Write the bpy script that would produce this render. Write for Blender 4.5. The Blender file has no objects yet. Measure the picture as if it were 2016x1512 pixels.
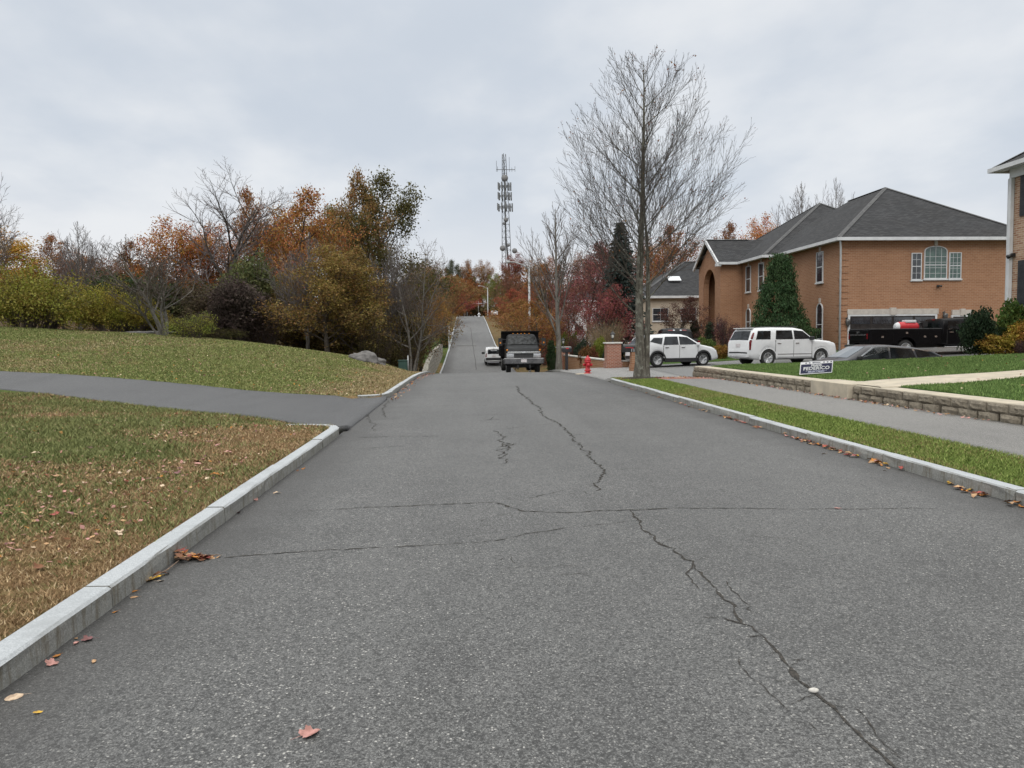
import bpy, bmesh, math, random
import numpy as np
from mathutils import Vector, Matrix
SC = bpy.context.scene
C = SC.collection
PI = math.pi

# ---------------------------------------------------------------- camera
F_PX = 1500.0
YAW, PITCH, ROLL = math.atan(88.1/1500), math.atan(88.9/1500), 0.010
EYE = np.array([0.0, 0.0, 1.6])
_F = np.array([math.sin(YAW)*math.cos(PITCH), math.cos(YAW)*math.cos(PITCH), -math.sin(PITCH)])
_R0 = np.array([math.cos(YAW), -math.sin(YAW), 0.0])
_U0 = np.cross(_R0, _F)
_R = _R0*math.cos(ROLL) - _U0*math.sin(ROLL)
_U = _U0*math.cos(ROLL) + _R0*math.sin(ROLL)
def ray(px, py):
    return _F + _R*(px-1008)/F_PX + _U*(756-py)/F_PX
def at(px, py, Y):
    d = ray(px, py); return EYE + d*(Y/d[1])
def XO(px, Y):
    return float(at(px, 700, Y)[0])
cam = bpy.data.cameras.new('camera'); co = bpy.data.objects.new('camera', cam); C.objects.link(co)
cam.sensor_width = 36; cam.lens = 36*F_PX/2016; cam.clip_end = 4000; cam.clip_start = 0.05
M = Matrix.Identity(4)
for i in range(3):
    M[i][0], M[i][1], M[i][2], M[i][3] = _R[i], _U[i], -_F[i], EYE[i]
co.matrix_world = M
SC.camera = co

# ---------------------------------------------------------------- shader helpers
def nd(t, typ, ins=None, **props):
    n = t.nodes.new(typ)
    for k, v in props.items(): setattr(n, k, v)
    for k, v in (ins or {}).items():
        s = n.inputs[k]
        if isinstance(v, bpy.types.NodeSocket): t.links.new(v, s)
        else: s.default_value = v
    return n
def c4(c): return (c[0], c[1], c[2], 1.0)
def mixc(t, f, a, b, mode='MIX'):
    n = t.nodes.new('ShaderNodeMix'); n.data_type = 'RGBA'; n.blend_type = mode
    for i, v in ((0, f), (6, a), (7, b)):
        if isinstance(v, bpy.types.NodeSocket): t.links.new(v, n.inputs[i])
        else: n.inputs[i].default_value = v if i == 0 else c4(v)
    return n.outputs[2]
def mt(t, op, a, b=0.0, clamp=False):
    n = t.nodes.new('ShaderNodeMath'); n.operation = op; n.use_clamp = clamp
    for i, v in ((0, a), (1, b)):
        if isinstance(v, bpy.types.NodeSocket): t.links.new(v, n.inputs[i])
        else: n.inputs[i].default_value = v
    return n.outputs[0]
def mrange(t, v, a, b, c=0.0, d=1.0):
    n = nd(t, 'ShaderNodeMapRange', {0: v, 1: a, 2: b, 3: c, 4: d}); n.interpolation_type = 'SMOOTHSTEP'; return n.outputs[0]
def noise(t, vec, scale, detail=3.0, rough=0.55, out=0):
    n = nd(t, 'ShaderNodeTexNoise', {'Scale': scale, 'Detail': detail, 'Roughness': rough})
    if vec is not None: t.links.new(vec, n.inputs['Vector'])
    return n.outputs[out]
def coord(t, kind='Object', scale=None):
    o = t.nodes.new('ShaderNodeTexCoord').outputs[kind]
    if scale:
        o = nd(t, 'ShaderNodeMapping', {'Vector': o, 'Scale': scale}).outputs[0]
    return o
def newmat(name):
    m = bpy.data.materials.new(name); m.use_nodes = True
    t = m.node_tree; return m, t, t.nodes['Principled BSDF']
def bump(t, b, h, strength=0.3, dist=0.01):
    n = nd(t, 'ShaderNodeBump', {'Height': h, 'Strength': strength, 'Distance': dist}); t.links.new(n.outputs[0], b.inputs['Normal'])
_pm = {}
def pm(name, c1, c2=None, scale=6.0, rough=0.6, metal=0.0, bmp=0.0, spec=0.5, coat=0.0):
    if name in _pm: return _pm[name]
    m, t, b = newmat(name)
    c2 = c2 or tuple(x*0.8 for x in c1)
    v = coord(t); f = mrange(t, noise(t, v, scale, 4), 0.35, 0.65)
    t.links.new(mixc(t, f, c1, c2), b.inputs['Base Color'])
    t.links.new(mrange(t, noise(t, v, scale*2.3, 2), 0.2, 0.8, rough*0.85, min(1, rough*1.15)), b.inputs['Roughness'])
    b.inputs['Metallic'].default_value = metal; b.inputs['Specular IOR Level'].default_value = spec
    b.inputs['Coat Weight'].default_value = coat; b.inputs['Coat Roughness'].default_value = 0.05
    if bmp: bump(t, b, noise(t, v, scale*4, 4), bmp, 0.02)
    _pm[name] = m; return m

# ---------------------------------------------------------------- object helpers
def setp(o, label=None, cat=None, group=None, kind=None):
    for k, v in (('label', label), ('category', cat), ('group', group), ('kind', kind)):
        if v: o[k] = v
    return o
def thing(name, label, cat, loc=(0, 0, 0), rz=0.0, group=None):
    o = bpy.data.objects.new(name, None); C.objects.link(o); o.empty_display_size = 0.2
    o.location = [float(q) for q in loc]; o.rotation_euler = (0, 0, rz)
    return setp(o, label, cat, group)
def cumloc(o):
    v = Vector((0, 0, 0))
    while o: v = v + o.location; o = o.parent
    return v
def link(name, me, parent=None):
    o = bpy.data.objects.new(name, me); C.objects.link(o)
    if parent: o.parent = parent
    return o
def dup(root, loc=None, rz=None, scale=None, label=None, group=None, color=None, parent=None):
    c = root.copy(); C.objects.link(c)
    if parent is not None: c.parent = parent
    if loc is not None: c.location = [float(q) for q in loc]
    if rz is not None: c.rotation_euler = (0, 0, rz)
    if scale is not None: c.scale = scale if hasattr(scale, '__len__') else (scale,)*3
    if label: c['label'] = label
    if group: c['group'] = group
    if color: c.color = c4(color)
    for ch in list(root.children):
        dup(ch, parent=c, color=(color if ch.name.split('.')[0] in ('crown', 'foliage') else None))
    return c
class MB:
    def __init__(s): s.v, s.f, s.m, s.s = [], [], [], []
    def add(s, vs, fs, mi=0, sm=False):
        o = len(s.v); s.v += [tuple(float(q) for q in v) for v in vs]
        for f in fs: s.f.append([i+o for i in f]); s.m.append(mi); s.s.append(sm)
        return s
    def box(s, c, d, rz=0.0, mi=0, rx=0.0, ry=0.0):
        x, y, z = d[0]/2, d[1]/2, d[2]/2
        R = Matrix.Rotation(rz, 3, 'Z') @ Matrix.Rotation(ry, 3, 'Y') @ Matrix.Rotation(rx, 3, 'X'); cc = Vector(c)
        vs = [cc + R @ Vector(p) for p in ((-x,-y,-z),(x,-y,-z),(x,y,-z),(-x,y,-z),(-x,-y,z),(x,-y,z),(x,y,z),(-x,y,z))]
        return s.add(vs, [(3,2,1,0),(4,5,6,7),(0,1,5,4),(1,2,6,5),(2,3,7,6),(3,0,4,7)], mi)
    def bb(s, x0, x1, y0, y1, z0, z1, mi=0):
        return s.box(((x0+x1)/2, (y0+y1)/2, (z0+z1)/2), (x1-x0, y1-y0, z1-z0), 0, mi)
    def prism(s, poly, a, b, axis='y', mi=0, sm=False):
        n = len(poly)
        def P(u, w, k):
            return (u, k, w) if axis == 'y' else ((k, u, w) if axis == 'x' else (u, w, k))
        vs = [P(u, w, a) for u, w in poly] + [P(u, w, b) for u, w in poly]
        fs = [list(range(n))[::-1], list(range(n, 2*n))] + [(i, (i+1) % n, n+(i+1) % n, n+i) for i in range(n)]
        return s.add(vs, fs, mi, sm)
    def tube(s, pts, r, n=8, mi=0, cap=True):
        pts = [Vector(p) for p in pts]; k = len(pts)
        rr = list(r) if hasattr(r, '__len__') else [r]*k
        vs = []
        for i, p in enumerate(pts):
            tg = (pts[min(i+1, k-1)] - pts[max(i-1, 0)]).normalized()
            a = Vector((0, 0, 1)) if abs(tg.z) < 0.9 else Vector((1, 0, 0))
            u = tg.cross(a).normalized(); w = tg.cross(u)
            for j in range(n):
                q = 2*PI*j/n; vs.append(p + (u*math.cos(q) + w*math.sin(q))*rr[i])
        fs = [(i*n+j, i*n+(j+1) % n, (i+1)*n+(j+1) % n, (i+1)*n+j) for i in range(k-1) for j in range(n)]
        if cap: fs += [list(range(n))[::-1], list(range((k-1)*n, k*n))]
        return s.add(vs, fs, mi, n > 5)
    def lathe(s, prof, c=(0, 0, 0), n=20, axis='z', mi=0):
        vs = []; k = len(prof)
        for r, z in prof:
            for j in range(n):
                q = 2*PI*j/n; a, b = r*math.cos(q), r*math.sin(q)
                p = (a, b, z) if axis == 'z' else ((a, z, b) if axis == 'y' else (z, a, b))
                vs.append((p[0]+c[0], p[1]+c[1], p[2]+c[2]))
        fs = [(i*n+j, i*n+(j+1) % n, (i+1)*n+(j+1) % n, (i+1)*n+j) for i in range(k-1) for j in range(n)]
        if prof[0][0] > 1e-4: fs.append(list(range(n))[::-1])
        if prof[-1][0] > 1e-4: fs.append(list(range((k-1)*n, k*n)))
        return s.add(vs, fs, mi, True)
    def build(s, name, mats, parent=None, local=False, bevel=0.0, seg=1, smooth=None):
        off = Vector((0, 0, 0)) if (local or not parent) else cumloc(parent)
        me = bpy.data.meshes.new(name)
        me.from_pydata([(v[0]-off.x, v[1]-off.y, v[2]-off.z) for v in s.v], [], s.f)
        for m in (mats if isinstance(mats, (list, tuple)) else [mats]): me.materials.append(m)
        me.polygons.foreach_set('material_index', s.m)
        me.polygons.foreach_set('use_smooth', s.s if smooth is None else [smooth]*len(s.f))
        bm = bmesh.new(); bm.from_mesh(me)
        bmesh.ops.remove_doubles(bm, verts=bm.verts, dist=1e-5)
        bmesh.ops.recalc_face_normals(bm, faces=bm.faces)
        if bevel:
            es = [e for e in bm.edges if len(e.link_faces) == 2 and e.calc_face_angle(0) > 0.6]
            bmesh.ops.bevel(bm, geom=es, offset=bevel, segments=seg, affect='EDGES', clamp_overlap=True)
        uv = bm.loops.layers.uv.new('UVMap')
        for f in bm.faces:
            n = f.normal
            tx = Vector((1, 0, 0)) if abs(n.z) > 0.95 else Vector((-n.y, n.x, 0)).normalized()
            ty = n.cross(tx)
            for l in f.loops:
                p = l.vert.co; l[uv].uv = (p.dot(tx), p.dot(ty))
        bm.to_mesh(me); bm.free()
        return link(name, me, parent)
def npmesh(name, V, Q, mat, parent=None, v=None, col=None, smooth=False, off=None):
    V = np.asarray(V, dtype=np.float32); Q = np.asarray(Q, dtype=np.int32)
    if off is not None: V = V - np.asarray(off, dtype=np.float32)
    k = Q.shape[1]; me = bpy.data.meshes.new(name)
    me.vertices.add(len(V)); me.vertices.foreach_set('co', V.ravel())
    me.loops.add(Q.size); me.loops.foreach_set('vertex_index', Q.ravel())
    me.polygons.add(len(Q)); me.polygons.foreach_set('loop_start', np.arange(0, Q.size, k, dtype=np.int32))
    if smooth: me.polygons.foreach_set('use_smooth', np.ones(len(Q), dtype=bool))
    for m in (mat if isinstance(mat, (list, tuple)) else [mat]): me.materials.append(m)
    if v is not None:
        a = me.attributes.new('v', 'FLOAT', 'POINT'); a.data.foreach_set('value', np.asarray(v, dtype=np.float32))
    if col is not None:
        a = me.attributes.new('tone', 'FLOAT_COLOR', 'POINT'); cc = np.ones((len(V), 4), dtype=np.float32); cc[:, :3] = col
        a.data.foreach_set('color', cc.ravel())
    me.update(calc_edges=True); me.validate()
    return link(name, me, parent)
def smooth01(x, a, b):
    q = np.clip((np.asarray(x, dtype=float)-a)/(b-a), 0, 1); return q*q*(3-2*q)

# ---------------------------------------------------------------- terrain
RL, RR = -2.17, 5.15            # road edges
KW = 0.16                       # kerb width
_rp = [(-60,0),(24,0),(33,-0.02),(40,-0.19),(46,-0.42),(60,-1.40),(69,-1.88),(76,-1.83),(87,-1.2),(98,-.45),(110,.45),(135,2.75),(165,5.0),(200,7.3),(215,8.1),(240,8.3),(300,9),(900,14)]
_yy = np.arange(-60, 901, 1.0)
_k = np.exp(-0.5*(np.arange(-8, 9)/2.2)**2); _k /= _k.sum()
_rz = np.convolve(np.pad(np.interp(_yy, *zip(*_rp)), 8, mode='edge'), _k, 'valid')
def Rz(y): return np.interp(y, _yy, _rz)
def roff(y): return np.interp(y, [44, 60, 76, 110, 135, 200, 900], [0, -.2, -.40, -.22, -.12, -.2, -.2])
def roffR(y): return np.interp(y, [44, 70, 90, 112, 135, 200, 900], [0, 0, -.5, -1.05, -1.1, -.7, -.7])
def edgeL(y):
    y = np.asarray(y, dtype=float); o = smooth01(y, 13.3, 13.9)*(1-smooth01(y, 20.2, 20.9))
    return Rz(y) + 0.125 - 0.118*o
def edgeR(y):
    y = np.asarray(y, dtype=float); o = smooth01(y, 27.6, 28.6)*(1-smooth01(y, 41, 42.5))
    return Rz(y) + 0.125 - 0.118*o
CP = [(-6,-4,.22),(-6,3,.22),(-6,8,.25),(-6,12,.22),(-12,-4,.4),(-12,8,.42),(-9,16,.16),(-13.8,22.4,.3),(-16.5,27,.66),(-5,22,.12),(-7.5,24,.26),(-9,28,.7),(-6,30,.45),(-4,33,.25),
      (-24.5,40,2.48),(-15.7,38,1.98),(-10.6,38,1.5),(-5.7,39,.75),(-3.2,37,.18),(-20,33,1.6),(-12,33,1.3),(-40,40,3),(-60,40,3.5),(-30,20,.9),(-30,5,.8),(-60,10,1.5),
      (-24,48,2.2),(-15,48,1.5),(-8,48,.4),(-4,46,-.3),(-10,60,-.9),(-20,60,.6),(-40,60,2.2),(-6,75,-1.5),(-25,80,0),(-60,90,3),(-6,100,-.1),(-30,120,1),(-8,126,2.0),(-8,156,4.4),(-40,160,5),(-8,200,7.6),(-60,200,8),(-150,150,8),(-150,50,5),(-150,-20,3),(-120,300,12),(0,300,10),(120,300,4),
      (6.4,-4,.15),(6.4,10,.15),(6.4,20,.15),(8.65,-4,.16),(8.65,10,.16),(8.65,20,.16),(8.65,26,.14),(7,30,.05),(7,35,.03),(11,34,.0),(15.5,29,-.45),(13,29,-.3),(18.5,29,-.3),(12,10,.16),(20,10,.16),(16,22,.1),(24,22,.2),(40,10,.5),
      (10.5,40,.06),(13.5,38,.1),(18,38,.14),(24,39,.48),(22,45,.68),(32,44,.85),(20,58,.7),(15,50,.3),(18,62,.7),(40,60,1),(60,30,1),(9,42,.02),(8,46,-.2),(12,55,-.1),(8,60,-1.0),(7,75,-1.7),(15,75,0),(30,80,1),(8,100,-.1),(20,100,.3),(8,126,2.1),(25,126,2),(8,156,4.4),(30,160,3.5),(8,200,7.6),(60,200,3),(150,150,2),(150,50,3),(150,-20,2)]
_cp = np.array(CP, dtype=float); _cc = 2.0
def _phi(ax, ay, bx, by): return np.sqrt((ax[:, None]-bx[None])**2 + (ay[:, None]-by[None])**2 + _cc**2)
_n = len(_cp)
_A = np.zeros((_n+3, _n+3)); _A[:_n, :_n] = _phi(_cp[:, 0], _cp[:, 1], _cp[:, 0], _cp[:, 1]) - np.eye(_n)*0.02
_A[:_n, _n] = 1; _A[:_n, _n+1] = _cp[:, 0]/100; _A[:_n, _n+2] = _cp[:, 1]/100; _A[_n:, :_n] = _A[:_n, _n:].T
_w = np.linalg.solve(_A, np.concatenate([_cp[:, 2], np.zeros(3)]))
def hgt(x, y):
    x = np.asarray(x, dtype=float); y = np.asarray(y, dtype=float); sh = np.broadcast(x, y).shape
    xf = np.clip(np.broadcast_to(x, sh).ravel(), -150, 150); yf = np.clip(np.broadcast_to(y, sh).ravel(), -20, 300)
    z = np.empty(len(xf))
    for i in range(0, len(xf), 20000):
        a, b = xf[i:i+20000], yf[i:i+20000]
        z[i:i+20000] = _phi(a, b, _cp[:, 0], _cp[:, 1]) @ _w[:_n] + _w[_n] + _w[_n+1]*a/100 + _w[_n+2]*b/100
    z = z.reshape(sh)
    wl = smooth01(-x + (RL-KW) + roff(y), 0.0, 2.5); wr = smooth01(x - (RR+KW) - roffR(y), 0.0, 1.1)
    z = np.where(x < 1.5, edgeL(y)*(1-wl) + z*wl, edgeR(y)*(1-wr) + z*wr)
    return z
def H(x, y): return float(hgt(x, y))
def ground_hit(px, py, fn=None, t1=400):
    d = ray(px, py); fn = fn or H; s = 2.0
    while s < t1:
        p = EYE + d*s
        if p[2] <= fn(p[0], p[1]): break
        s += 0.02 + s*0.004
    lo, hi = s - 0.03 - s*0.005, s
    for _ in range(18):
        m = (lo+hi)/2; p = EYE + d*m
        if p[2] <= fn(p[0], p[1]): hi = m
        else: lo = m
    return EYE + d*hi
def road_hit(px, py):
    return ground_hit(px, py, lambda x, y: float(Rz(y)))
def lawn_z(x, y=0): return 0.46 + 0.033*np.clip(np.asarray(x, dtype=float)-8.65, 0, 13)

# ---------------------------------------------------------------- setting materials
def asphalt(name, dark, light, stone, stones=0.10, scale=120.0, gutter=False):
    m, t, b = newmat(name); v = coord(t)
    vo = nd(t, 'ShaderNodeTexVoronoi', {'Vector': v, 'Scale': scale, 'Randomness': 1.0})
    cell = nd(t, 'ShaderNodeSeparateColor', {0: vo.outputs['Color']}).outputs[0]
    fine = noise(t, v, 260, 2, 0.6)
    big = noise(t, v, 0.35, 4, 0.6)
    mid = noise(t, coord(t, 'Object', (1.2, 0.10, 1)), 1.0, 3, 0.6)
    patch = noise(t, v, 2.3, 4, 0.65)
    f = mt(t, 'ADD', mt(t, 'MULTIPLY', big, 0.5), mt(t, 'ADD', mt(t, 'MULTIPLY', mid, 0.45), mt(t, 'MULTIPLY', patch, 0.3)))
    base = mixc(t, mrange(t, f, 0.42, 0.76), dark, light)
    base = mixc(t, mrange(t, fine, 0.42, 0.72), base, tuple(q*0.45 for q in dark))
    st = mt(t, 'MULTIPLY', mrange(t, cell, 1-stones, 1-stones*0.35), mrange(t, vo.outputs['Distance'], 0.55, 0.35))
    vo2 = nd(t, 'ShaderNodeTexVoronoi', {'Vector': v, 'Scale': scale*2.1}); c2 = nd(t, 'ShaderNodeSeparateColor', {0: vo2.outputs['Color']}).outputs[1]
    base = mixc(t, mrange(t, c2, 0.55, 1.0, 0, .6), base, tuple(q*2.0 for q in light)); base = mixc(t, mrange(t, c2, 0.45, 0.0, 0, .6), base, tuple(q*.5 for q in dark))
    base = mixc(t, mt(t, 'MULTIPLY', st, mrange(t, nd(t, 'ShaderNodeSeparateColor', {0: vo.outputs['Color']}).outputs[2], 0, 1, .15, .95)), base, stone)
    lo = mt(t, 'MULTIPLY', mrange(t, cell, 0.38, 0.08), 0.75)
    base = mixc(t, lo, base, tuple(q*0.4 for q in dark))
    if gutter:   # smooth dirty band washed along both kerbs, plus old stains
        px = nd(t, 'ShaderNodeSeparateXYZ', {0: v}).outputs[0]; e = mt(t, 'SUBTRACT', (RR-RL)/2, mt(t, 'ABSOLUTE', mt(t, 'SUBTRACT', px, (RR+RL)/2)))
        w = mt(t, 'ADD', e, mt(t, 'MULTIPLY', mt(t, 'SUBTRACT', noise(t, v, 1.3, 4, .6), .5), 1.1))
        base = mixc(t, mrange(t, w, 0.95, 0.05, 0, .62), base, (.040,.038,.036))
        base = mixc(t, mrange(t, noise(t, v, .8, 5, .7), .58, .75, 0, .4), base, (.05,.049,.048))
    t.links.new(base, b.inputs['Base Color']); b.inputs['Roughness'].default_value = 0.62; b.inputs['Specular IOR Level'].default_value = 0.5
    bump(t, b, mt(t, 'ADD', cell, fine), 0.6, 0.006)
    return m
M_ASPH = asphalt('asphalt', (.068,.0685,.0676), (.128,.128,.125), (.42,.41,.385), .15, 84.0, gutter=True)
M_PATH = asphalt('path asphalt', (.052,.053,.056), (.098,.099,.102), (.30,.30,.29), 0.08)
M_WALK = asphalt('sidewalk asphalt', (.16,.155,.148), (.235,.228,.215), (.42,.40,.37), 0.10)
M_DRIVE = asphalt('driveway asphalt', (.13,.13,.128), (.19,.19,.185), (.40,.39,.37), 0.08)
M_CRACK = pm('crack', (.034,.033,.031), (.075,.068,.06), 45, 0.95, spec=.1)

def ground_mat():
    m, t, b = newmat('ground'); v = coord(t)
    tone = nd(t, 'ShaderNodeAttribute', attribute_name='tone').outputs['Color']
    s = nd(t, 'ShaderNodeSeparateColor', {0: tone})
    green = mixc(t, mrange(t, noise(t, v, 9, 5, 0.7), 0.3, 0.7), (.050,.075,.018), (.105,.130,.036))
    dry = mixc(t, mrange(t, noise(t, v, 13, 5, 0.75), 0.3, 0.7), (.125,.078,.036), (.27,.185,.095))
    n1 = noise(t, v, 1.1, 5, 0.7)
    f = mt(t, 'ADD', s.outputs[0], mt(t, 'MULTIPLY', mt(t, 'SUBTRACT', n1, 0.5), 1.9))
    c = mixc(t, mrange(t, f, 0.32, 0.68), green, dry)
    floor = mixc(t, mrange(t, noise(t, v, 4, 5, 0.7), 0.3, 0.7), (.035,.028,.016), (.10,.065,.03))
    c = mixc(t, s.outputs[1], c, floor)
    lush = mixc(t, mrange(t, noise(t, v, 5, 5, 0.7), 0.3, 0.7), (.030,.065,.012), (.052,.098,.022))
    c = mixc(t, s.outputs[2], c, lush)
    t.links.new(c, b.inputs['Base Color']); b.inputs['Roughness'].default_value = 1.0; b.inputs['Specular IOR Level'].default_value = 0.1
    bump(t, b, noise(t, v, 40, 5, 0.7), 0.9, 0.03)
    return m
M_GROUND = ground_mat()
def granite():
    m, t, b = newmat('granite'); v = coord(t)
    vo = nd(t, 'ShaderNodeTexVoronoi', {'Vector': v, 'Scale': 160.0}); cell = nd(t, 'ShaderNodeSeparateColor', {0: vo.outputs['Color']}).outputs[0]
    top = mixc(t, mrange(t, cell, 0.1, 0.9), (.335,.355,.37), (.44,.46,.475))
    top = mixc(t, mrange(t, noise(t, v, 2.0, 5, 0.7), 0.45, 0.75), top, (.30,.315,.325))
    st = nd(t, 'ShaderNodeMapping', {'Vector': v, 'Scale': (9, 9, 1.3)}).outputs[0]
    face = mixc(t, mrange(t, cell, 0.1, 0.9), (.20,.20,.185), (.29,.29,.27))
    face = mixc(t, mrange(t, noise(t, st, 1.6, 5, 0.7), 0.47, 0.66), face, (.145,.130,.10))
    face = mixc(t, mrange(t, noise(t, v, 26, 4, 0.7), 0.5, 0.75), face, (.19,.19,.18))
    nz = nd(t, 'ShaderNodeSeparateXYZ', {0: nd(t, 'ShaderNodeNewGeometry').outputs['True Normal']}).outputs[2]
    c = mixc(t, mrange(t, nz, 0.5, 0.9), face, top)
    t.links.new(c, b.inputs['Base Color']); b.inputs['Roughness'].default_value = 0.75
    bump(t, b, mt(t, 'ADD', noise(t, v, 35, 5, 0.7), mt(t, 'MULTIPLY', noise(t, st, 2, 4), 1.0)), 0.6, 0.012)
    return m
M_GRAN = granite()

# ---------------------------------------------------------------- ground sheet
def axis(lst):
    o = []
    for a, b, s in lst: o += list(np.arange(a, b-1e-6, s))
    return o + [lst[-1][1]]
gx = sorted(set(np.round(axis([(-1500,-300,150),(-300,-60,20),(-60,-26,2),(-26,-8,.6),(-8,RL-KW,.3)]) + [RL-KW+.02, RL-KW/2, -1.6, 0, 1.5, 2.6, 3.2, 3.6, 3.8, 4.0, 4.2, 4.4, 4.6, 4.8, 5.0, RR+KW/2, RR+KW-.02] + axis([(RR+KW,9,.25),(9,34,.75),(34,60,2),(60,300,20),(300,1500,150)]), 4)))
gy = sorted(set(np.round(axis([(-300,-20,40),(-20,-4,2),(-4,46,.5),(46,110,2),(110,300,5),(300,2400,150)]), 4)))
GX, GY = np.meshgrid(np.array(gx), np.array(gy))
GZ = hgt(GX, GY)
inside = (GX > RL-KW+0.01+roff(GY)) & (GX < RR+KW-0.01+roffR(GY))
GZ = np.where(inside, Rz(GY) - 0.12, GZ)
nx, ny = len(gx), len(gy)
idx = np.arange(nx*ny).reshape(ny, nx)
Q = np.stack([idx[:-1, :-1], idx[:-1, 1:], idx[1:, 1:], idx[1:, :-1]], -1).reshape(-1, 4)
tone = np.zeros((ny, nx, 3))
dk = np.clip(RL - GX, 0, 50)
tone[..., 0] = np.where(GX < 0, 0.62 - 0.30*smooth01(dk, 0.6, 2.6) + 0.10*smooth01(dk, 5, 12), 0.22)
tone[..., 0] = np.where((GX < 0) & (GY > 21), 0.22 + 0.5*np.exp(-dk/2.0) + 0.32*smooth01(dk, 10, 18)*(1-smooth01(GY, 31, 36)), tone[..., 0])
tone[..., 0] = np.where((GX < 0) & (GY > 12) & (GY < 21), 0.55, tone[..., 0])
woodL = smooth01(GY, 39.5+0.0*GX, 43)*(GX < 0)*smooth01(-GX, 3.0, 5.0)
woodF = smooth01(GY, 215, 240)
tone[..., 0] = np.where((GX > 0) & (GY > 58), .62, tone[..., 0])
tone[..., 1] = np.clip(woodL*(1-smooth01(GX, -12, -4)*smooth01(GY, 84, 90)*(1-smooth01(GY, 118, 130))) + woodF + 0.5*(GX > 0)*smooth01(GY, 46, 60), 0, 1)
tone[..., 2] = np.clip((GX > 0)*(GY < 60)*0.85 - 0.55*(GX < 6.6)*(GX > 0), 0, 1) + 0.8*((GX < 0) & (GX > -12) & (GY > 86) & (GY < 122))
tone = np.clip(tone, 0, 1)
g = npmesh('ground', np.stack([GX, GY, GZ], -1).reshape(-1, 3), Q, M_GROUND, col=tone.reshape(-1, 3), smooth=True)
setp(g, kind='structure')

# ---------------------------------------------------------------- road with cracks
rng = np.random.default_rng(5)
mb = MB()
ry = axis([(-30,20,2),(20,60,1),(60,260,2)])
rx = [RL-0.02, -0.4, 1.5, 3.4, RR+0.02]
crown = [0, .02, .03, .02, 0]
vs = [(x+float(roff(y) + (roffR(y)-roff(y))*(x-RL)/(RR-RL)), y, float(Rz(y))+c*0.6) for y in ry for x, c in zip(rx, crown)]
fs = [(j*5+i, j*5+i+1, (j+1)*5+i+1, (j+1)*5+i) for j in range(len(ry)-1) for i in range(4)]
mb.add(vs, fs, 0, True)
def road_z(x, y): return float(Rz(y)) + 0.6*float(np.interp(x-float(roff(y)), rx, crown))
def crack(pts, w0, w1=None, jag=0.02, seed=0, steps=None):
    r = np.random.default_rng(seed); w1 = w0 if w1 is None else w1
    P = [road_hit(*p)[:2] for p in pts]; out = [P[0]]
    for a, b in zip(P[:-1], P[1:]):
        L = np.hypot(*(b-a)); n = max(2, int(L/0.045)); dirn = (b-a)/max(L, 1e-6); nr = np.array([-dirn[1], dirn[0]])
        off = 0.0
        for i in range(1, n+1):
            off = off*0.8 + r.normal(0, jag*min(1, L*3))*0.6
            out.append(a + (b-a)*i/n + nr*off*(0 if i == n else 1))
    out = np.array(out); n = len(out); vs, fs = [], []
    for i in range(n):
        tg = out[min(i+1, n-1)] - out[max(i-1, 0)]; tg = tg/max(np.hypot(*tg), 1e-6); nr = np.array([-tg[1], tg[0]])
        w = (w0 + (w1-w0)*i/n)*r.uniform(0.2, 1.0)**1.3*1.5*0.5*(0.15 if i in (0, n-1) else 1)
        for sgn in (-1, 1):
            q = out[i] + nr*w*sgn; vs.append((q[0], q[1], road_z(q[0], q[1]) + 0.004))
    for i in range(n-1): fs.append((2*i, 2*i+1, 2*i+3, 2*i+2))
    mb.add(vs, fs, 1, False)
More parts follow.
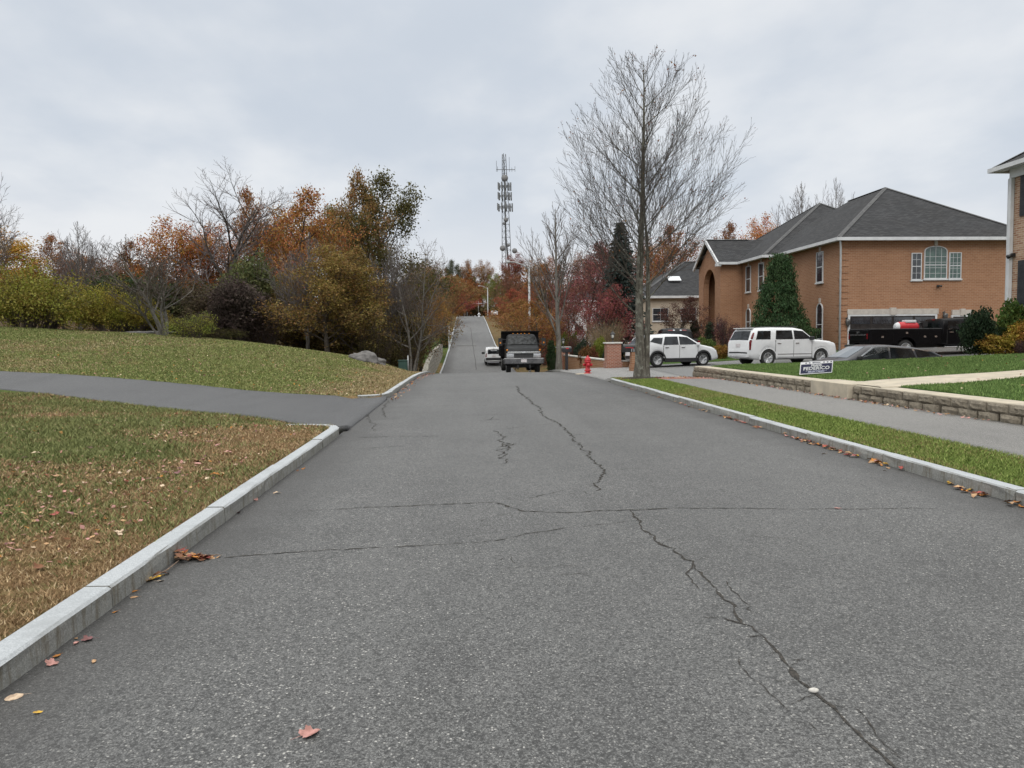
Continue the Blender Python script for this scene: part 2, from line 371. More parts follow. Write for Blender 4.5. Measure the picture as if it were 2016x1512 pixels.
CR = [
 ([(1018,761),(1022,773),(1040,788),(1058,803),(1068,818),(1090,830),(1110,848),(1128,862),(1145,880),(1160,895),(1170,915),(1190,932),(1187,942),(1169,955),(1172,970)], .045, .012, .025),
 ([(590,1008),(700,1002),(800,999),(900,994),(975,993)], .005, .009, .012), ([(975,993),(990,996),(1003,1002)], .035, .03, .01), ([(1003,1002),(1030,1010),(1080,1013),(1150,1012),(1240,1008),(1350,1004),(1500,1005),(1650,1005),(1800,1002),(1900,1006)], .01, .004, .012),
 ([(1240,1009),(1255,1025),(1262,1045),(1290,1060),(1330,1085),(1365,1110),(1368,1125),(1400,1155),(1415,1175),(1445,1205)], .010, .018, .02),
 ([(1445,1205),(1480,1240),(1510,1270),(1540,1305),(1556,1322)], .016, .022, .014), ([(1556,1322),(1572,1348),(1600,1368)], .030, .026, .012), ([(1600,1368),(1640,1400),(1665,1430),(1700,1465),(1740,1500),(1765,1525)], .014, .014, .012),
 ([(1366,1112),(1350,1135),(1376,1166)], .006, .004, .01), ([(1480,1240),(1420,1222),(1376,1222)], .008, .003, .01), ([(1553,1308),(1595,1306)], .014, .004, .006), ([(1470,1262),(1500,1258)], .006, .003, .006),
 ([(1455,1302),(1490,1350),(1530,1385),(1555,1410)], .003, .002, .02), ([(1590,1430),(1612,1450)], .005, .004, .01), ([(1680,1400),(1720,1445),(1760,1490),(1785,1512)], .003, .002, .02), ([(1430,1150),(1470,1205),(1490,1220)], .004, .003, .01),
 ([(440,1099),(560,1090),(700,1083),(800,1078),(900,1073),(990,1066),(1050,1053),(1120,1042),(1200,1036),(1238,1030)], .007, .004, .012),
 ([(972,850),(996,862),(984,870),(1004,876),(985,882),(1016,875),(980,890),(1000,896),(984,905),(998,906),(984,916)], .028, .016, .02), ([(984,870),(1000,882),(982,900)], .02, .012, .02), ([(990,846),(1040,840),(1085,836)], .008, .005, .02),
 ([(700,862),(790,860),(870,860)], .012, .008, .02), ([(1128,858),(1250,858),(1400,859)], .006, .003, .02), ([(920,819),(1000,817)], .01, .008, .02), ([(952,829),(968,827),(986,828)], .02, .012, .02), ([(968,827),(972,822)], .015, .01, .01),
 ([(820,784),(900,780),(1010,777)], .014, .01, .03), ([(1080,790),(1250,791)], .01, .008, .03), ([(840,801),(960,799)], .012, .01, .03), ([(705,884),(770,881),(800,880)], .008, .005, .02),
 ([(730,800),(722,820),(740,836),(736,850)], .012, .008, .03), ([(765,790),(752,806),(758,822)], .012, .008, .03), ([(1040,985),(1085,975),(1110,968)], .005, .003, .01), ([(940,1030),(1010,1012)], .004, .003, .01),
 ([(850,760),(930,758)], .02, .012, .03), ([(1000,752),(1100,752)], .016, .012, .03), ([(1220,757),(1190,748),(1150,741)], .06, .04, .02)]
_r = np.random.default_rng(12)
for k in (0, 4, 5, 6, 7, 17):      # hairlines breaking away from the worst cracks
    P_ = CR[k][0]
    for q in range(int(1.1*len(P_))):
        i = _r.integers(len(P_)-1); t_ = _r.random(); x = P_[i][0]+(P_[i+1][0]-P_[i][0])*t_; y = P_[i][1]+(P_[i+1][1]-P_[i][1])*t_; f = max(.15, (y-700)/700)
        an = _r.uniform(-.9, .9) + (PI if _r.random() < .5 else 0); L_ = _r.uniform(15, 70)*f; CR.append(([(x, y), (x+L_*.5*math.cos(an), y+L_*.22*math.sin(an)+_r.normal(0, 3)*f), (x+L_*math.cos(an), y+L_*.5*math.sin(an))], .0022, .001, .03))
for q in range(16):                # faint lone hairlines
    x, y = _r.uniform(700, 1500), _r.uniform(790, 1150); f = (y-700)/500; L_ = _r.uniform(60, 200)*f; CR.append(([(x, y), (x+L_*.5, y+_r.normal(0, 6)*f), (x+L_, y+_r.normal(0, 10)*f)], .0028, .0015, .025))
for i, (p, a, b, j) in enumerate(CR): crack(p, a*(1.9 if a < .013 else .95), b*(1.9 if b < .013 else .95), j*1.3, i+3)
# far tar seams
for (ax, ay, bx, by, w) in ((1.0, 80, .8, 150, .06), (-1.6, 112, 1.4, 111.6, .14)):
    vs = []; n = 24
    for i in range(n+1):
        x = ax+(bx-ax)*i/n + rng.normal(0, .03); y = ay+(by-ay)*i/n
        d = (w/2, 0) if abs(by-ay) > abs(bx-ax) else (0, w*2)
        for s in (-1, 1): vs.append((x+d[0]*s, y+d[1]*s, road_z(x, y+d[1]*s)+.012))
    mb.add(vs, [(2*i, 2*i+1, 2*i+3, 2*i+2) for i in range(n)], 1)
road = setp(mb.build('road', [M_ASPH, M_CRACK]), kind='structure')

# ---------------------------------------------------------------- draped strips (path, sidewalk, driveways)
def resample(pts, n):
    P = np.array(pts, dtype=float); s = np.concatenate([[0], np.cumsum(np.hypot(*np.diff(P[:, :2], axis=0).T))])
    q = np.linspace(0, s[-1], n); return np.stack([np.interp(q, s, P[:, 0]), np.interp(q, s, P[:, 1])], -1)
def strip(name, A, B, n, m, mat, zoff=0.015, fn=None, skirt=0.12, jag=0.0, seed=1):
    r = np.random.default_rng(seed); fn = fn or hgt
    A, B = resample(A, n), resample(B, n)
    if jag: A = A + r.normal(0, jag, A.shape); B = B + r.normal(0, jag, B.shape)
    T = np.linspace(0, 1, m)[None, :, None]; G = A[:, None]*(1-T) + B[:, None]*T
    z = fn(G[..., 0], G[..., 1]) + zoff
    V = np.concatenate([G, z[..., None]], -1)
    lo = V[:, [0, -1]].copy(); lo[..., 2] -= skirt
    V = np.concatenate([lo[:, :1], V, lo[:, 1:]], 1); m2 = m+2
    e0, e1 = V[:1].copy(), V[-1:].copy(); e0[..., 2] -= skirt; e1[..., 2] -= skirt
    V = np.concatenate([e0, V, e1], 0); n2 = n+2
    ix = np.arange(n2*m2).reshape(n2, m2)
    Q = np.stack([ix[:-1, :-1], ix[:-1, 1:], ix[1:, 1:], ix[1:, :-1]], -1).reshape(-1, 4)
    o = npmesh(name, V.reshape(-1, 3), Q, mat)
    bm = bmesh.new(); bm.from_mesh(o.data); bmesh.ops.recalc_face_normals(bm, faces=bm.faces); bm.to_mesh(o.data); bm.free()
    return o
gh = lambda *p: ground_hit(*p)[:2]
nearE = [(RL+.03, 13.5), (RL-.5, 13.9)] + [gh(560, 831), gh(420, 815), gh(250, 796), gh(100, 777), gh(-80, 757)]
farE = [(RL+.03, 20.6), gh(690, 786), gh(560, 775), gh(400, 760), gh(250, 747), gh(100, 736), gh(-80, 724)]
for E_ in (nearE, farE):
    d_ = E_[-1]-E_[-3]; E_.append(E_[-1] + d_/np.hypot(*d_)*14)
setp(strip('path', nearE, farE, 130, 14, M_PATH, 0.02, jag=0.025), kind='structure')
# ---------------------------------------------------------------- kerbs
def kerb(name, line, side, stone=2.3, seed=0):
    r = np.random.default_rng(seed); P = np.array(line, dtype=float)
    s = np.concatenate([[0], np.cumsum(np.hypot(*np.diff(P, axis=0).T))]); tot = s[-1]
    m = MB(); a = 0.0
    while a < tot - 0.3:
        b = min(a + stone*r.uniform(0.9, 1.1), tot); n = max(3, int((b-a)/0.22)) if a < 60 else 4
        q = np.linspace(a+0.008, b-0.008, n+1); vs = []; lift = r.normal(0, .006); shift = r.normal(0, .007)
        for u in q:
            x, y = np.interp(u, s, P[:, 0]), np.interp(u, s, P[:, 1]); x += float(roff(y) if side > 0 else roffR(y))
            x2, y2 = np.interp(u+.05, s, P[:, 0]), np.interp(u+.05, s, P[:, 1]); x1, y1 = np.interp(u-.05, s, P[:, 0]), np.interp(u-.05, s, P[:, 1])
            t = np.array([x2-x1, y2-y1]); t /= np.hypot(*t); nr = np.array([-t[1], t[0]])*side
            zr = float(Rz(y)); h = 0.132 + lift
            j = r.normal(0, .005, 3)
            for (o, z) in ((-.0+j[0]-.008, -.14), (0+j[1]-.004, h*.5), (0+shift+j[2]*.5, h-.014), (.014, h), (KW-.01, h+.002), (KW, h-.01), (KW, -.14)):
                vs.append((x+nr[0]*o, y+nr[1]*o, zr+z))
        k = 7
        fs = [(i*k+c, i*k+c+1, (i+1)*k+c+1, (i+1)*k+c) for i in range(n) for c in range(k-1)] + [tuple(range(k)), tuple(range(n*k, n*k+k))]
        m.add(vs, fs)
        a = b
    return setp(m.build(name, M_GRAN), kind='structure')
kerb('kerb', [(RL, -4.4), (RL, 12.9), (RL-.05, 13.2), (RL-.17, 13.42), (RL-.4, 13.56), (RL-1.0, 13.66)], 1, seed=1)
kerb('kerb', [(RL-.75, 20.5), (RL-.4, 20.6), (RL-.15, 20.85), (RL-.03, 21.3), (RL, 22), (RL, 30), (RL, 60), (RL, 212)], 1, seed=2)
kerb('kerb', [(RR, -4.4), (RR, 26.6), (RR+.03, 27.3), (RR+.2, 27.75), (RR+.6, 27.95), (RR+1.3, 28.0)], -1, seed=3)
kerb('kerb', [(RR+1.2, 41.9), (RR+.4, 42.0), (RR+.1, 42.3), (RR, 43), (RR, 52)], -1, seed=4)
kerb('kerb', [(RR, 85), (RR, 120), (RR, 212)], -1, seed=5)

# ---------------------------------------------------------------- right side: sidewalk, wall, lawn, walk, drive
def y_at(px, x, py=770):
    d = ray(px, py); return x*d[1]/d[0]
XS0, XS1, XW = 6.45, 8.70, 8.65
setp(strip('sidewalk', [(XS0, -5), (XS0, 27.9)], [(XS1, -5), (XS1, 27.9)], 120, 8, M_WALK, 0.012, jag=0.025), kind='structure')
M_APRON = asphalt('apron', (.20,.197,.19), (.285,.28,.27), (.45,.44,.42), 0.06)
setp(strip('apron', [(RR+.02, 27.9), (RR+.02, 42.2)], [(8.75, 27.9), (8.75, 42.0)], 60, 10, M_APRON, 0.018), kind='structure')
setp(strip('driveway', [(8.75, 28.2), (8.75, 30), (8.75, 42.0)], [(12, 27.0), (14, 28), (14, 42.2)], 60, 14, M_DRIVE, 0.014), kind='structure')
setp(strip('driveway', [(14, 25), (24, 25), (36, 25)], [(14, 42.2), (21.5, 43.6), (22.1, 44.95), (36, 44.95)], 60, 40, M_DRIVE, 0.010), kind='structure')
def brickmat(name, c1, c2, mortar, bw=0.2, bh=0.067, ms=0.012, rough=0.85, bmp=0.5):
    m, t, b = newmat(name)
    uv = t.nodes.new('ShaderNodeUVMap').outputs[0]
    n = nd(t, 'ShaderNodeTexBrick', {'Vector': uv, 'Color1': c4(c1), 'Color2': c4(c2), 'Mortar': c4(mortar), 'Scale': 1.0, 'Mortar Size': ms, 'Mortar Smooth': 0.2, 'Bias': -0.1, 'Brick Width': bw, 'Row Height': bh})
    v = coord(t); c = mixc(t, mrange(t, noise(t, v, 0.5, 5, 0.6), 0.3, 0.75), n.outputs[0], (0.62, 0.56, 0.50), 'MULTIPLY')
    c = mixc(t, 0.35, n.outputs[0], c)
    c = mixc(t, mrange(t, noise(t, v, 30, 3), 0.45, 0.75, 0, 0.35), c, tuple(q*.55 for q in c1))
    t.links.new(c, b.inputs['Base Color']); b.inputs['Roughness'].default_value = rough; b.inputs['Specular IOR Level'].default_value = 0.25
    bump(t, b, n.outputs[1], -bmp, 0.012); return m
M_PAVER = brickmat('paver brick', (.30,.12,.085), (.42,.20,.15), (.25,.22,.2), .22, .11)
setp(strip('brick_paving', [(6.55, 25.6), (6.55, 27.85)], [(8.55, 25.6), (8.55, 27.85)], 12, 8, M_PAVER, 0.022), kind='structure')
bpy.data.objects['brick_paving'].data.uv_layers.new(name='UVMap')
_me = bpy.data.objects['brick_paving'].data
for l in _me.loops: _me.uv_layers[0].data[l.index].uv = _me.vertices[l.vertex_index].co[:2]

Y1, Y2, Y3 = y_at(1674, XW), y_at(1600, XW), y_at(1362, XW, 740)
def blockmat():
    m, t, b = newmat('wall block'); v = coord(t)
    vo = nd(t, 'ShaderNodeTexVoronoi', {'Vector': v, 'Scale': 2.1}); cell = nd(t, 'ShaderNodeSeparateColor', {0: vo.outputs['Color']}).outputs[0]
    c = mixc(t, cell, (.185,.158,.120), (.285,.248,.19))
    c = mixc(t, mrange(t, noise(t, v, 22, 5, .7), .4, .7), c, (.155,.132,.098))
    t.links.new(c, b.inputs['Base Color']); b.inputs['Roughness'].default_value = 0.95
    bump(t, b, noise(t, v, 30, 6, .75), 1.0, 0.03); return m
M_BLOCK = blockmat()
M_CONC = pm('tan concrete', (.50,.44,.34), (.40,.355,.28), 3.0, .9, bmp=.25)
def wall_section(label, y0, y1, seed, base=None):
    r = np.random.default_rng(seed)
    t = thing('retaining_wall', label, 'wall', (XW, (y0+y1)/2, .14))
    for row in range(2):
        m = MB(); y = y0 - (0.26 if row else 0.0); zb = -0.06 if row == 0 else 0.0
        while y < y1:
            L = 0.5*r.uniform(.93, 1.07); g_ = .022 if row == 0 else .008; a, b = max(y, y0)+g_, min(y+L, y1)-g_; y += L
            if b - a < .08: continue
            x = XW + (0.0 if row == 0 else 0.035) + r.normal(0, .008); z0 = .14+.155*row+zb; z1 = .14+.155*(row+1)-.004 + (0.006 if row else 0)
            k = r.uniform(.035, .06); md = (a+b)/2 + r.normal(0, .04); w = (b-a)
            nz = 4; ny_ = 6; vs = []
            for i in range(ny_+1):
                u = i/ny_
                for j in range(nz+1):
                    q = j/nz; e = min(1, min(u, 1-u)*5.0)*min(1, .35+min(q, 1-q)*3)
                    vs.append((x + k*(1-e) + r.normal(0, .008)*e, a+w*u, z0+(z1-z0)*q + r.normal(0, .003)))
            fs = [(i*(nz+1)+j, (i+1)*(nz+1)+j, (i+1)*(nz+1)+j+1, i*(nz+1)+j+1) for i in range(ny_) for j in range(nz)]
            o = len(vs); vs += [(XW+.32, a, z0), (XW+.32, b, z0), (XW+.32, b, z1), (XW+.32, a, z1)]
            fs += [(nz, o+3) + (o+2,) + tuple((ny_-i)*(nz+1)+nz for i in range(ny_)), (o, o+3) + tuple(nz-j for j in range(nz+1)), (o+1, o+2) + tuple(ny_*(nz+1)+nz-j for j in range(nz+1))]
            m.add(vs, fs)
        m.build('block_course', M_BLOCK, t)
    m = MB(); y = y0
    m.bb(XW+.10, XW+.60, y0+.02, y1-.02, .30, .478); m.bb(XW+.12, XW+.16, y0+.02, y1-.02, -.05, .30)
    m.build('concrete_cap', M_CONC, t, bevel=.012)
wall_section('two course tan block retaining wall running toward us from the concrete step', -4.5, Y1-.02, 3)
wall_section('two course tan block retaining wall ending by the driveway, behind the yard sign', Y2+.02, Y3, 4)
m = MB(); m.bb(XW-.06, XW+.80, Y1, Y2, .02, .505)
setp(m.build('concrete_step', M_CONC, bevel=.015), 'wide tan concrete step between the two block retaining walls', 'step')
def lz_hit(px, py):
    return ground_hit(px, py, lambda x, y: float(lawn_z(x)))[:2]
def yback(x): return np.interp(x, [8.6, 11.5, 14, 17, 30], [Y3-.1, 27.6, 27.0, 26.8, 26.5])
lx = np.concatenate([np.arange(XW+.56, 12, .3), np.arange(12, 34, .8)]); ly = np.linspace(0, 1, 120)
LX, LT = np.meshgrid(lx, ly); LY = -5 + (yback(LX)+5)*LT; LZ = lawn_z(LX) + 0.02*np.sin(LX*1.3)*np.sin(LY*.7) + .02*smooth01(LX, 9.2, 9.8)
V = np.stack([LX, LY, LZ], -1); e = V[-1:].copy(); e[..., 1] += .9; e[..., 2] -= .9; e0 = V[:1].copy(); e0[..., 2] -= .6
V = np.concatenate([e0, V, e], 0); ix = np.arange(V.shape[0]*V.shape[1]).reshape(V.shape[:2])
Q = np.stack([ix[:-1, :-1], ix[:-1, 1:], ix[1:, 1:], ix[1:, :-1]], -1).reshape(-1, 4)
tn = np.zeros((V.shape[0]*V.shape[1], 3)); tn[:, 2] = 1.0
setp(npmesh('lawn', V.reshape(-1, 3), Q, M_GROUND, col=tn, smooth=True), kind='structure')
wA = [(XW+.58, Y1+.05), lz_hit(1735, 765), lz_hit(1880, 755), lz_hit(2016, 745), lz_hit(2120, 737)]
wB = [(XW+.58, Y2-.05), lz_hit(1650, 756), lz_hit(1820, 743.5), lz_hit(2016, 730), lz_hit(2120, 722)]
lz2 = lambda x, y: lawn_z(x) + 0.02*np.sin(x*1.3)*np.sin(y*.7) + .02*smooth01(x, 9.2, 9.8)
setp(strip('walkway', wA, wB, 60, 8, M_CONC, 0.012, fn=lz2, skirt=.06), kind='structure')
# mulch ring round the tree
TREE = (6.28, 27.0)
m = MB(); r = np.random.default_rng(8); n = 28; vs = [(TREE[0]-.05, TREE[1], H(*TREE)+.07)]
for k_, (f1, dz) in enumerate(((.6, .05), (1.0, .012))):
    for i in range(n):
        q = 2*PI*i/n; x, y = TREE[0] + .80*f1*math.cos(q)*(1+r.normal(0, .05)), TREE[1] + .95*f1*math.sin(q)*(1+r.normal(0, .05)); x = max(x, RR+KW+.01); y = min(y, 27.88)
        vs.append((x, y, H(x, y)+dz))
fs = [(0, 1+i, 1+(i+1) % n) for i in range(n)] + [(1+i, 1+n+i, 1+n+(i+1) % n, 1+(i+1) % n) for i in range(n)]
m.add(vs, fs, 0, True); M_MULCH = pm('mulch', (.022,.016,.012), (.05,.036,.026), 30, 1.0, bmp=1.0)
setp(m.build('mulch_bed', M_MULCH), kind='structure')

# ---------------------------------------------------------------- grass (stuff)
def vnoise(x, y, sc, seed, octv=4):
    o = 0; amp = 1; tot = 0
    for k in range(octv):
        G = np.random.default_rng(seed+k).random((128, 128)); u, w = np.asarray(x)*sc, np.asarray(y)*sc
        i, j = np.floor(u).astype(int), np.floor(w).astype(int); fu, fw = u-i, w-j; fu = fu*fu*(3-2*fu); fw = fw*fw*(3-2*fw)
        g_ = lambda a, b: G[a % 128, b % 128]
        o = o + amp*((g_(i, j)*(1-fu)+g_(i+1, j)*fu)*(1-fw) + (g_(i, j+1)*(1-fu)+g_(i+1, j+1)*fu)*fw); tot += amp; amp *= .55; sc *= 2.1
    return o/tot
def blade_mat():
    m, t, b = newmat('grass blade')
    c = nd(t, 'ShaderNodeAttribute', attribute_name='tone').outputs['Color']
    b.inputs['Roughness'].default_value = .8; b.inputs['Specular IOR Level'].default_value = .15
    t.links.new(c, b.inputs['Base Color']); return m
M_BLADE = blade_mat()
def grass(name, X, Y, Z, hgt_, wid, col, seed, flat=0.5):
    r = np.random.default_rng(seed); n = len(X); q = r.uniform(0, 2*PI, n)
    P = np.stack([X, Y, Z], -1); u = np.stack([np.cos(q), np.sin(q), 0*q], -1)
    h = hgt_*r.uniform(.5, 1.3, n); ln = r.uniform(0, 2*PI, n); k = flat*r.uniform(.3, 1.6, n)
    tip = P + np.stack([np.cos(ln)*h*k, np.sin(ln)*h*k, h], -1)
    V = np.stack([P - u*wid[:, None]/2, P + u*wid[:, None]/2, tip], 1).reshape(-1, 3)
    Qd = np.arange(3*n).reshape(n, 3)
    o = npmesh(name, V, Qd, M_BLADE, col=np.repeat(np.clip(col, 0, 1), 3, 0)); return setp(o, kind='stuff')
def pick(r, n, cols, p):
    cols = np.array(cols); return cols[r.choice(len(cols), n, p=p)]*r.uniform(.7, 1.3, (n, 1))
GREEN = [(.145,.16,.058), (.195,.21,.082), (.25,.255,.11), (.10,.115,.042)]
DRY = [(.29,.19,.105), (.36,.255,.14), (.18,.11,.058), (.46,.36,.22)]
r = np.random.default_rng(21)
def verge_dry(x, y):
    d = RL-KW-x; return 0.33 + .56*(1-smooth01(d, .4, 3.0)) + .95*(vnoise(x+50, y+50, .55, 3, 5)-.5)*1.5 + .30*(vnoise(x+9, y+9, 2.2, 14, 3)-.5) + .10*smooth01(d, 3, 9)*smooth01(y, 8, 14)
def near_path(x, y):
    P = np.array(nearE[1:]); o = np.argsort(P[:, 0]); return np.interp(x, P[o, 0], P[o, 1])
def far_path(x, y):
    P = np.array(farE[1:]); o = np.argsort(P[:, 0]); return np.interp(x, P[o, 0], P[o, 1])
n = 330000
y = 1.5 + 20*r.random(n)**1.25; x = RL-KW-.0 - r.random(n)*np.minimum(.75*y+1.2, 13)
ok = y < near_path(x, y) - .03; x, y = x[ok], y[ok]; n = len(x)
dryv = verge_dry(x, y) + r.normal(0, .16, n); col = np.where((dryv > .5)[:, None], pick(r, n, DRY, [.35,.3,.25,.1]), pick(r, n, GREEN, [.35,.35,.1,.2]))
dist = np.hypot(x, y)
grass('grass', x, y, hgt(x, y)-.004, np.where(dryv > .5, .022, .034)*(1+.05*dist), .0035+.0011*dist, col, 1, .9)
# mound beyond the path
n = 230000
y = 14 + 27*r.random(n)**.8; x = RL-KW - r.random(n)*(.72*y)
ok = (y > far_path(x, y)+.05) & (hgt(x, y) > 0) & (y > 20.8 - 0*(x)); x, y = x[ok], y[ok]; n = len(x)
d = RL-KW-x
dr = .25 + .55*(1-smooth01(d, .6, 3.5)) + 1.0*(vnoise(x+70, y*1.5+20, .35, 7, 5)-.5) + .28*smooth01(d, 8, 16)*(1-smooth01(y, 32, 38)) + r.normal(0, .17, n)
GM = [(.185,.205,.066), (.235,.25,.095), (.28,.28,.12), (.125,.15,.048)]
DM = [(.29,.235,.12), (.36,.29,.16), (.21,.155,.08), (.42,.35,.22)]
col = np.where((dr > .5)[:, None], pick(r, n, DM, [.35,.3,.25,.1]), pick(r, n, GM, [.35,.35,.15,.15]))
grass('grass', x, y, hgt(x, y)-.005, np.full(n, .045), .018+.0009*y, col, 2, .7)
# right strip
n = 120000
y = 4 + 24*r.random(n)**1.3; x = RR+KW+.0 + r.random(n)*(XS0-RR-KW+.04+.03*r.normal(size=n))
ok = np.hypot((x-TREE[0])/.8, (y-TREE[1])/1.0) > 1; x, y = x[ok], y[ok]; n = len(x)
dr = .22 + .12*(1-smooth01(x, 5.3, 5.6)) + 1.1*(vnoise(x+30, y*.6+5, .8, 17, 5)-.5) + r.normal(0, .15, n)
GS = [(0.1475, 0.2065, 0.0472), (0.2006, 0.2596, 0.0661), (0.2596, 0.3068, 0.0944), (0.1003, 0.1475, 0.0354)]; DS = [(.30,.28,.11), (.22,.19,.075), (.30,.25,.12), (.16,.10,.05)]
col = np.where((dr > .5)[:, None], pick(r, n, DS, [.35,.3,.2,.15]), pick(r, n, GS, [.35,.35,.15,.15]))
grass('grass', x, y, hgt(x, y)-.004, np.full(n, .036)*(1+.01*y), .005+.0011*y, col, 3, .7)
# lawn
n = 230000
x = XW+.62 + 17*r.random(n)**1.3; y = 8 + (yback(x)-8)*r.random(n)
ra, rb = np.array(wA), np.array(wB); ok = (y < np.interp(x, ra[:, 0], ra[:, 1])-.02) | (y > np.interp(x, rb[:, 0], rb[:, 1])+.02); x, y = x[ok], y[ok]; n = len(x)
GL = [(0.1062, 0.1711, 0.0496), (0.1392, 0.2124, 0.0637), (0.1829, 0.2478, 0.0826), (0.0802, 0.1298, 0.0378)]
col = pick(r, n, GL, [.35,.35,.15,.15])*(.82+.5*vnoise(x, y*.6, .5, 33, 4))[:, None]
grass('grass', x, y, lz2(x, y)-.004, np.full(n, .05), .006+.0010*y, col, 4, .45)
# strip of lawn in front of the brick house
n = 20000
x = 13 + 9*r.random(n); y = 42.0 + 1.0*r.random(n)*np.minimum(1, .3+(x-13)*.1) + .14*(x-13); col = pick(r, n, GL, [.35,.35,.15,.15])
grass('grass', x, y, hgt(x, y)-.004, np.full(n, .06), np.full(n, .05), col, 5, .45)

# ---------------------------------------------------------------- fallen leaves
def fleaf_mat():
    m, t, b = newmat('dry leaf'); c = nd(t, 'ShaderNodeObjectInfo').outputs['Color']; v = coord(t)
    c = mixc(t, mrange(t, noise(t, v, 25, 3), .35, .7), c, mixc(t, .5, c, (.12,.05,.03)))
    t.links.new(c, b.inputs['Base Color']); b.inputs['Roughness'].default_value = .7; b.inputs['Specular IOR Level'].default_value = .3; return m
M_FLEAF = fleaf_mat()
def leaf_mesh(kind, seed):
    r = np.random.default_rng(seed); n = 30; o = []
    for i in range(n):
        q = 2*PI*i/n
        if kind == 0: rr = .055*(.62 + .38*abs(math.cos(2.5*q))**.8)*(1+.12*((i % 2)-.5)); px, py = rr*math.cos(q), rr*math.sin(q)
        elif kind == 1: rr = 1+.26*math.sin(7*q)*abs(math.sin(q)); px, py = .075*math.cos(q), .034*math.sin(q)*rr
        else: px, py = .055*math.cos(q), .026*math.sin(q)*(1+.2*math.cos(q))
        o.append((px, py))
    ca, cb = r.uniform(3, 9), r.uniform(-6, 8); tw = r.uniform(-.5, .5)
    z = lambda x, y: .006 + ca*y*y + cb*x*x*.5 + tw*x*y*8
    vs = [(0, 0, z(0, 0))] + [(x*.55, y*.55, z(x*.55, y*.55)) for x, y in o] + [(x, y, z(x, y)+r.normal(0, .002)) for x, y in o]
    zmin = min(v[2] for v in vs); vs = [(x, y, w-zmin+.002) for x, y, w in vs]
    m = MB(); m.add(vs, [(0, 1+i, 1+(i+1) % n) for i in range(n)] + [(1+i, 1+n+i, 1+n+(i+1) % n, 1+(i+1) % n) for i in range(n)], 0, True)
    m.tube([(-.05 if kind else -.035, 0, z(-.05, 0)-zmin+.004), (-.10, .008, .004)], [.0015, .001], 4)
    return m.build('fallen_leaf', M_FLEAF)
_protos = [leaf_mesh(k, 40+i) for i, k in enumerate((0, 0, 1, 1, 2, 2))]
_used = set()
LC = {'tan': (.45,.28,.15), 'pink': (.50,.26,.23), 'orange': (.50,.20,.035), 'brown': (.17,.075,.035), 'red': (.30,.065,.055), 'yellow': (.58,.36,.05), 'pale': (.62,.48,.34), 'purple': (.17,.08,.085)}
def fleaf(x, y, z, col, kind, label, group=None, s=1.0, r=np.random.default_rng(3)):
    p = _protos[kind*2 + int(r.integers(2))]
    if p.name not in _used: o = p; _used.add(p.name)
    else: o = p.copy(); C.objects.link(o)
    o.location = (float(x), float(y), float(z)); o.rotation_euler = (r.normal(0, .16), r.normal(0, .16), r.uniform(0, 6.28)); q = s*r.uniform(.85, 1.2); o.scale = (q, q, q)
    c = np.array(LC[col])*r.uniform(.75, 1.25); o.color = c4(c)
    return setp(o, label, 'leaf', group)
r = np.random.default_rng(77)
def on_road(px, py): p = road_hit(px, py); return p[0], p[1], road_z(p[0], p[1])+.003
for px, py, c, k, lab, s in [
 (28,1375,'pale',2,'broad pale tan leaf on the road below the left kerb, nearest to us',1.1), (102,1308,'pink',0,'dull pink leaf on the road against the left kerb',1.0), (112,1293,'orange',2,'small orange leaf beside a dull pink leaf at the left kerb',.6),
 (150,1267,'pink',2,'dull pink leaf touching a purple leaf near the left kerb',.8), (172,1261,'purple',0,'curled purple leaf near the left kerb',.8), (150,1258,'tan',2,'tiny tan leaf above a pink leaf at the left kerb',.5), (185,1304,'tan',2,'small tan leaf lying alone on bare road off the left kerb',.5),
 (75,1405,'yellow',2,'thin yellowish leaf on the road below the broad pale leaf',.55), (610,1452,'pink',0,'pink star shaped maple leaf lying flat in the open road',1.0), (227,1206,'orange',2,'small orange leaf in the left gutter between leaf heaps and pink leaves',.55), (265,1165,'orange',2,'orange leaf just below the twig heap at the left kerb',.6), (264,1177,'tan',2,'tan scrap of leaf below an orange leaf at the left kerb',.5),
 (300,1142,'yellow',1,'long brown yellow oak leaf lying with a twig at the left kerb',1.1), (318,1133,'brown',1,'dark brown oak leaf leaning on the left kerb',1.0), (316,1145,'pale',2,'pale leaf lying over a twig at the left kerb',.7), (430,1098,'tan',2,'tan leaf at the tip of the twig pointing into the road',.7),
 (503,985,'pink',0,'faded pink leaf on the left kerb edge half way along',.7), (545,972,'pale',1,'pale tan leaf alone on the road off the left kerb',.8), (597,924,'orange',0,'orange maple leaf in the left gutter near the path opening',.8), (586,927,'brown',2,'brown leaf beside an orange maple leaf in the left gutter',.8), (470,1010,'red',2,'dark red leaf at the foot of the left kerb',.8),
 (1648,1004,'pink',2,'reddish leaf alone on the transverse crack right of centre',.8), (1742,927,'pale',2,'pale leaf on the road off the right kerb',.8), (1622,894,'pale',2,'whitish leaf on the road below a gutter full of leaves',1.0)]:
    fleaf(*on_road(px, py), c, k, lab, s=s*.7)
for i in range(46):   # heap with twig at the left kerb
    a = r.random()**1.4; px, py = 345+70*a+r.normal(0, 7)*(1-a), 1103-4*a+r.normal(0, 6)*(1-a)
    x, y, z = on_road(px, py); x = max(x, RL+.03)
    fleaf(x, y, z+.06*(1-a)*r.random(), str(r.choice(['orange','brown','red','tan','brown'])), int(r.choice([0, 1, 2])), 'small orange and brown leaf in the heap against the left kerb', 'leaves heaped at the left kerb', .62)
m = MB(); p = [on_road(q, w) for q, w in ((288,1150),(330,1128),(352,1110))]
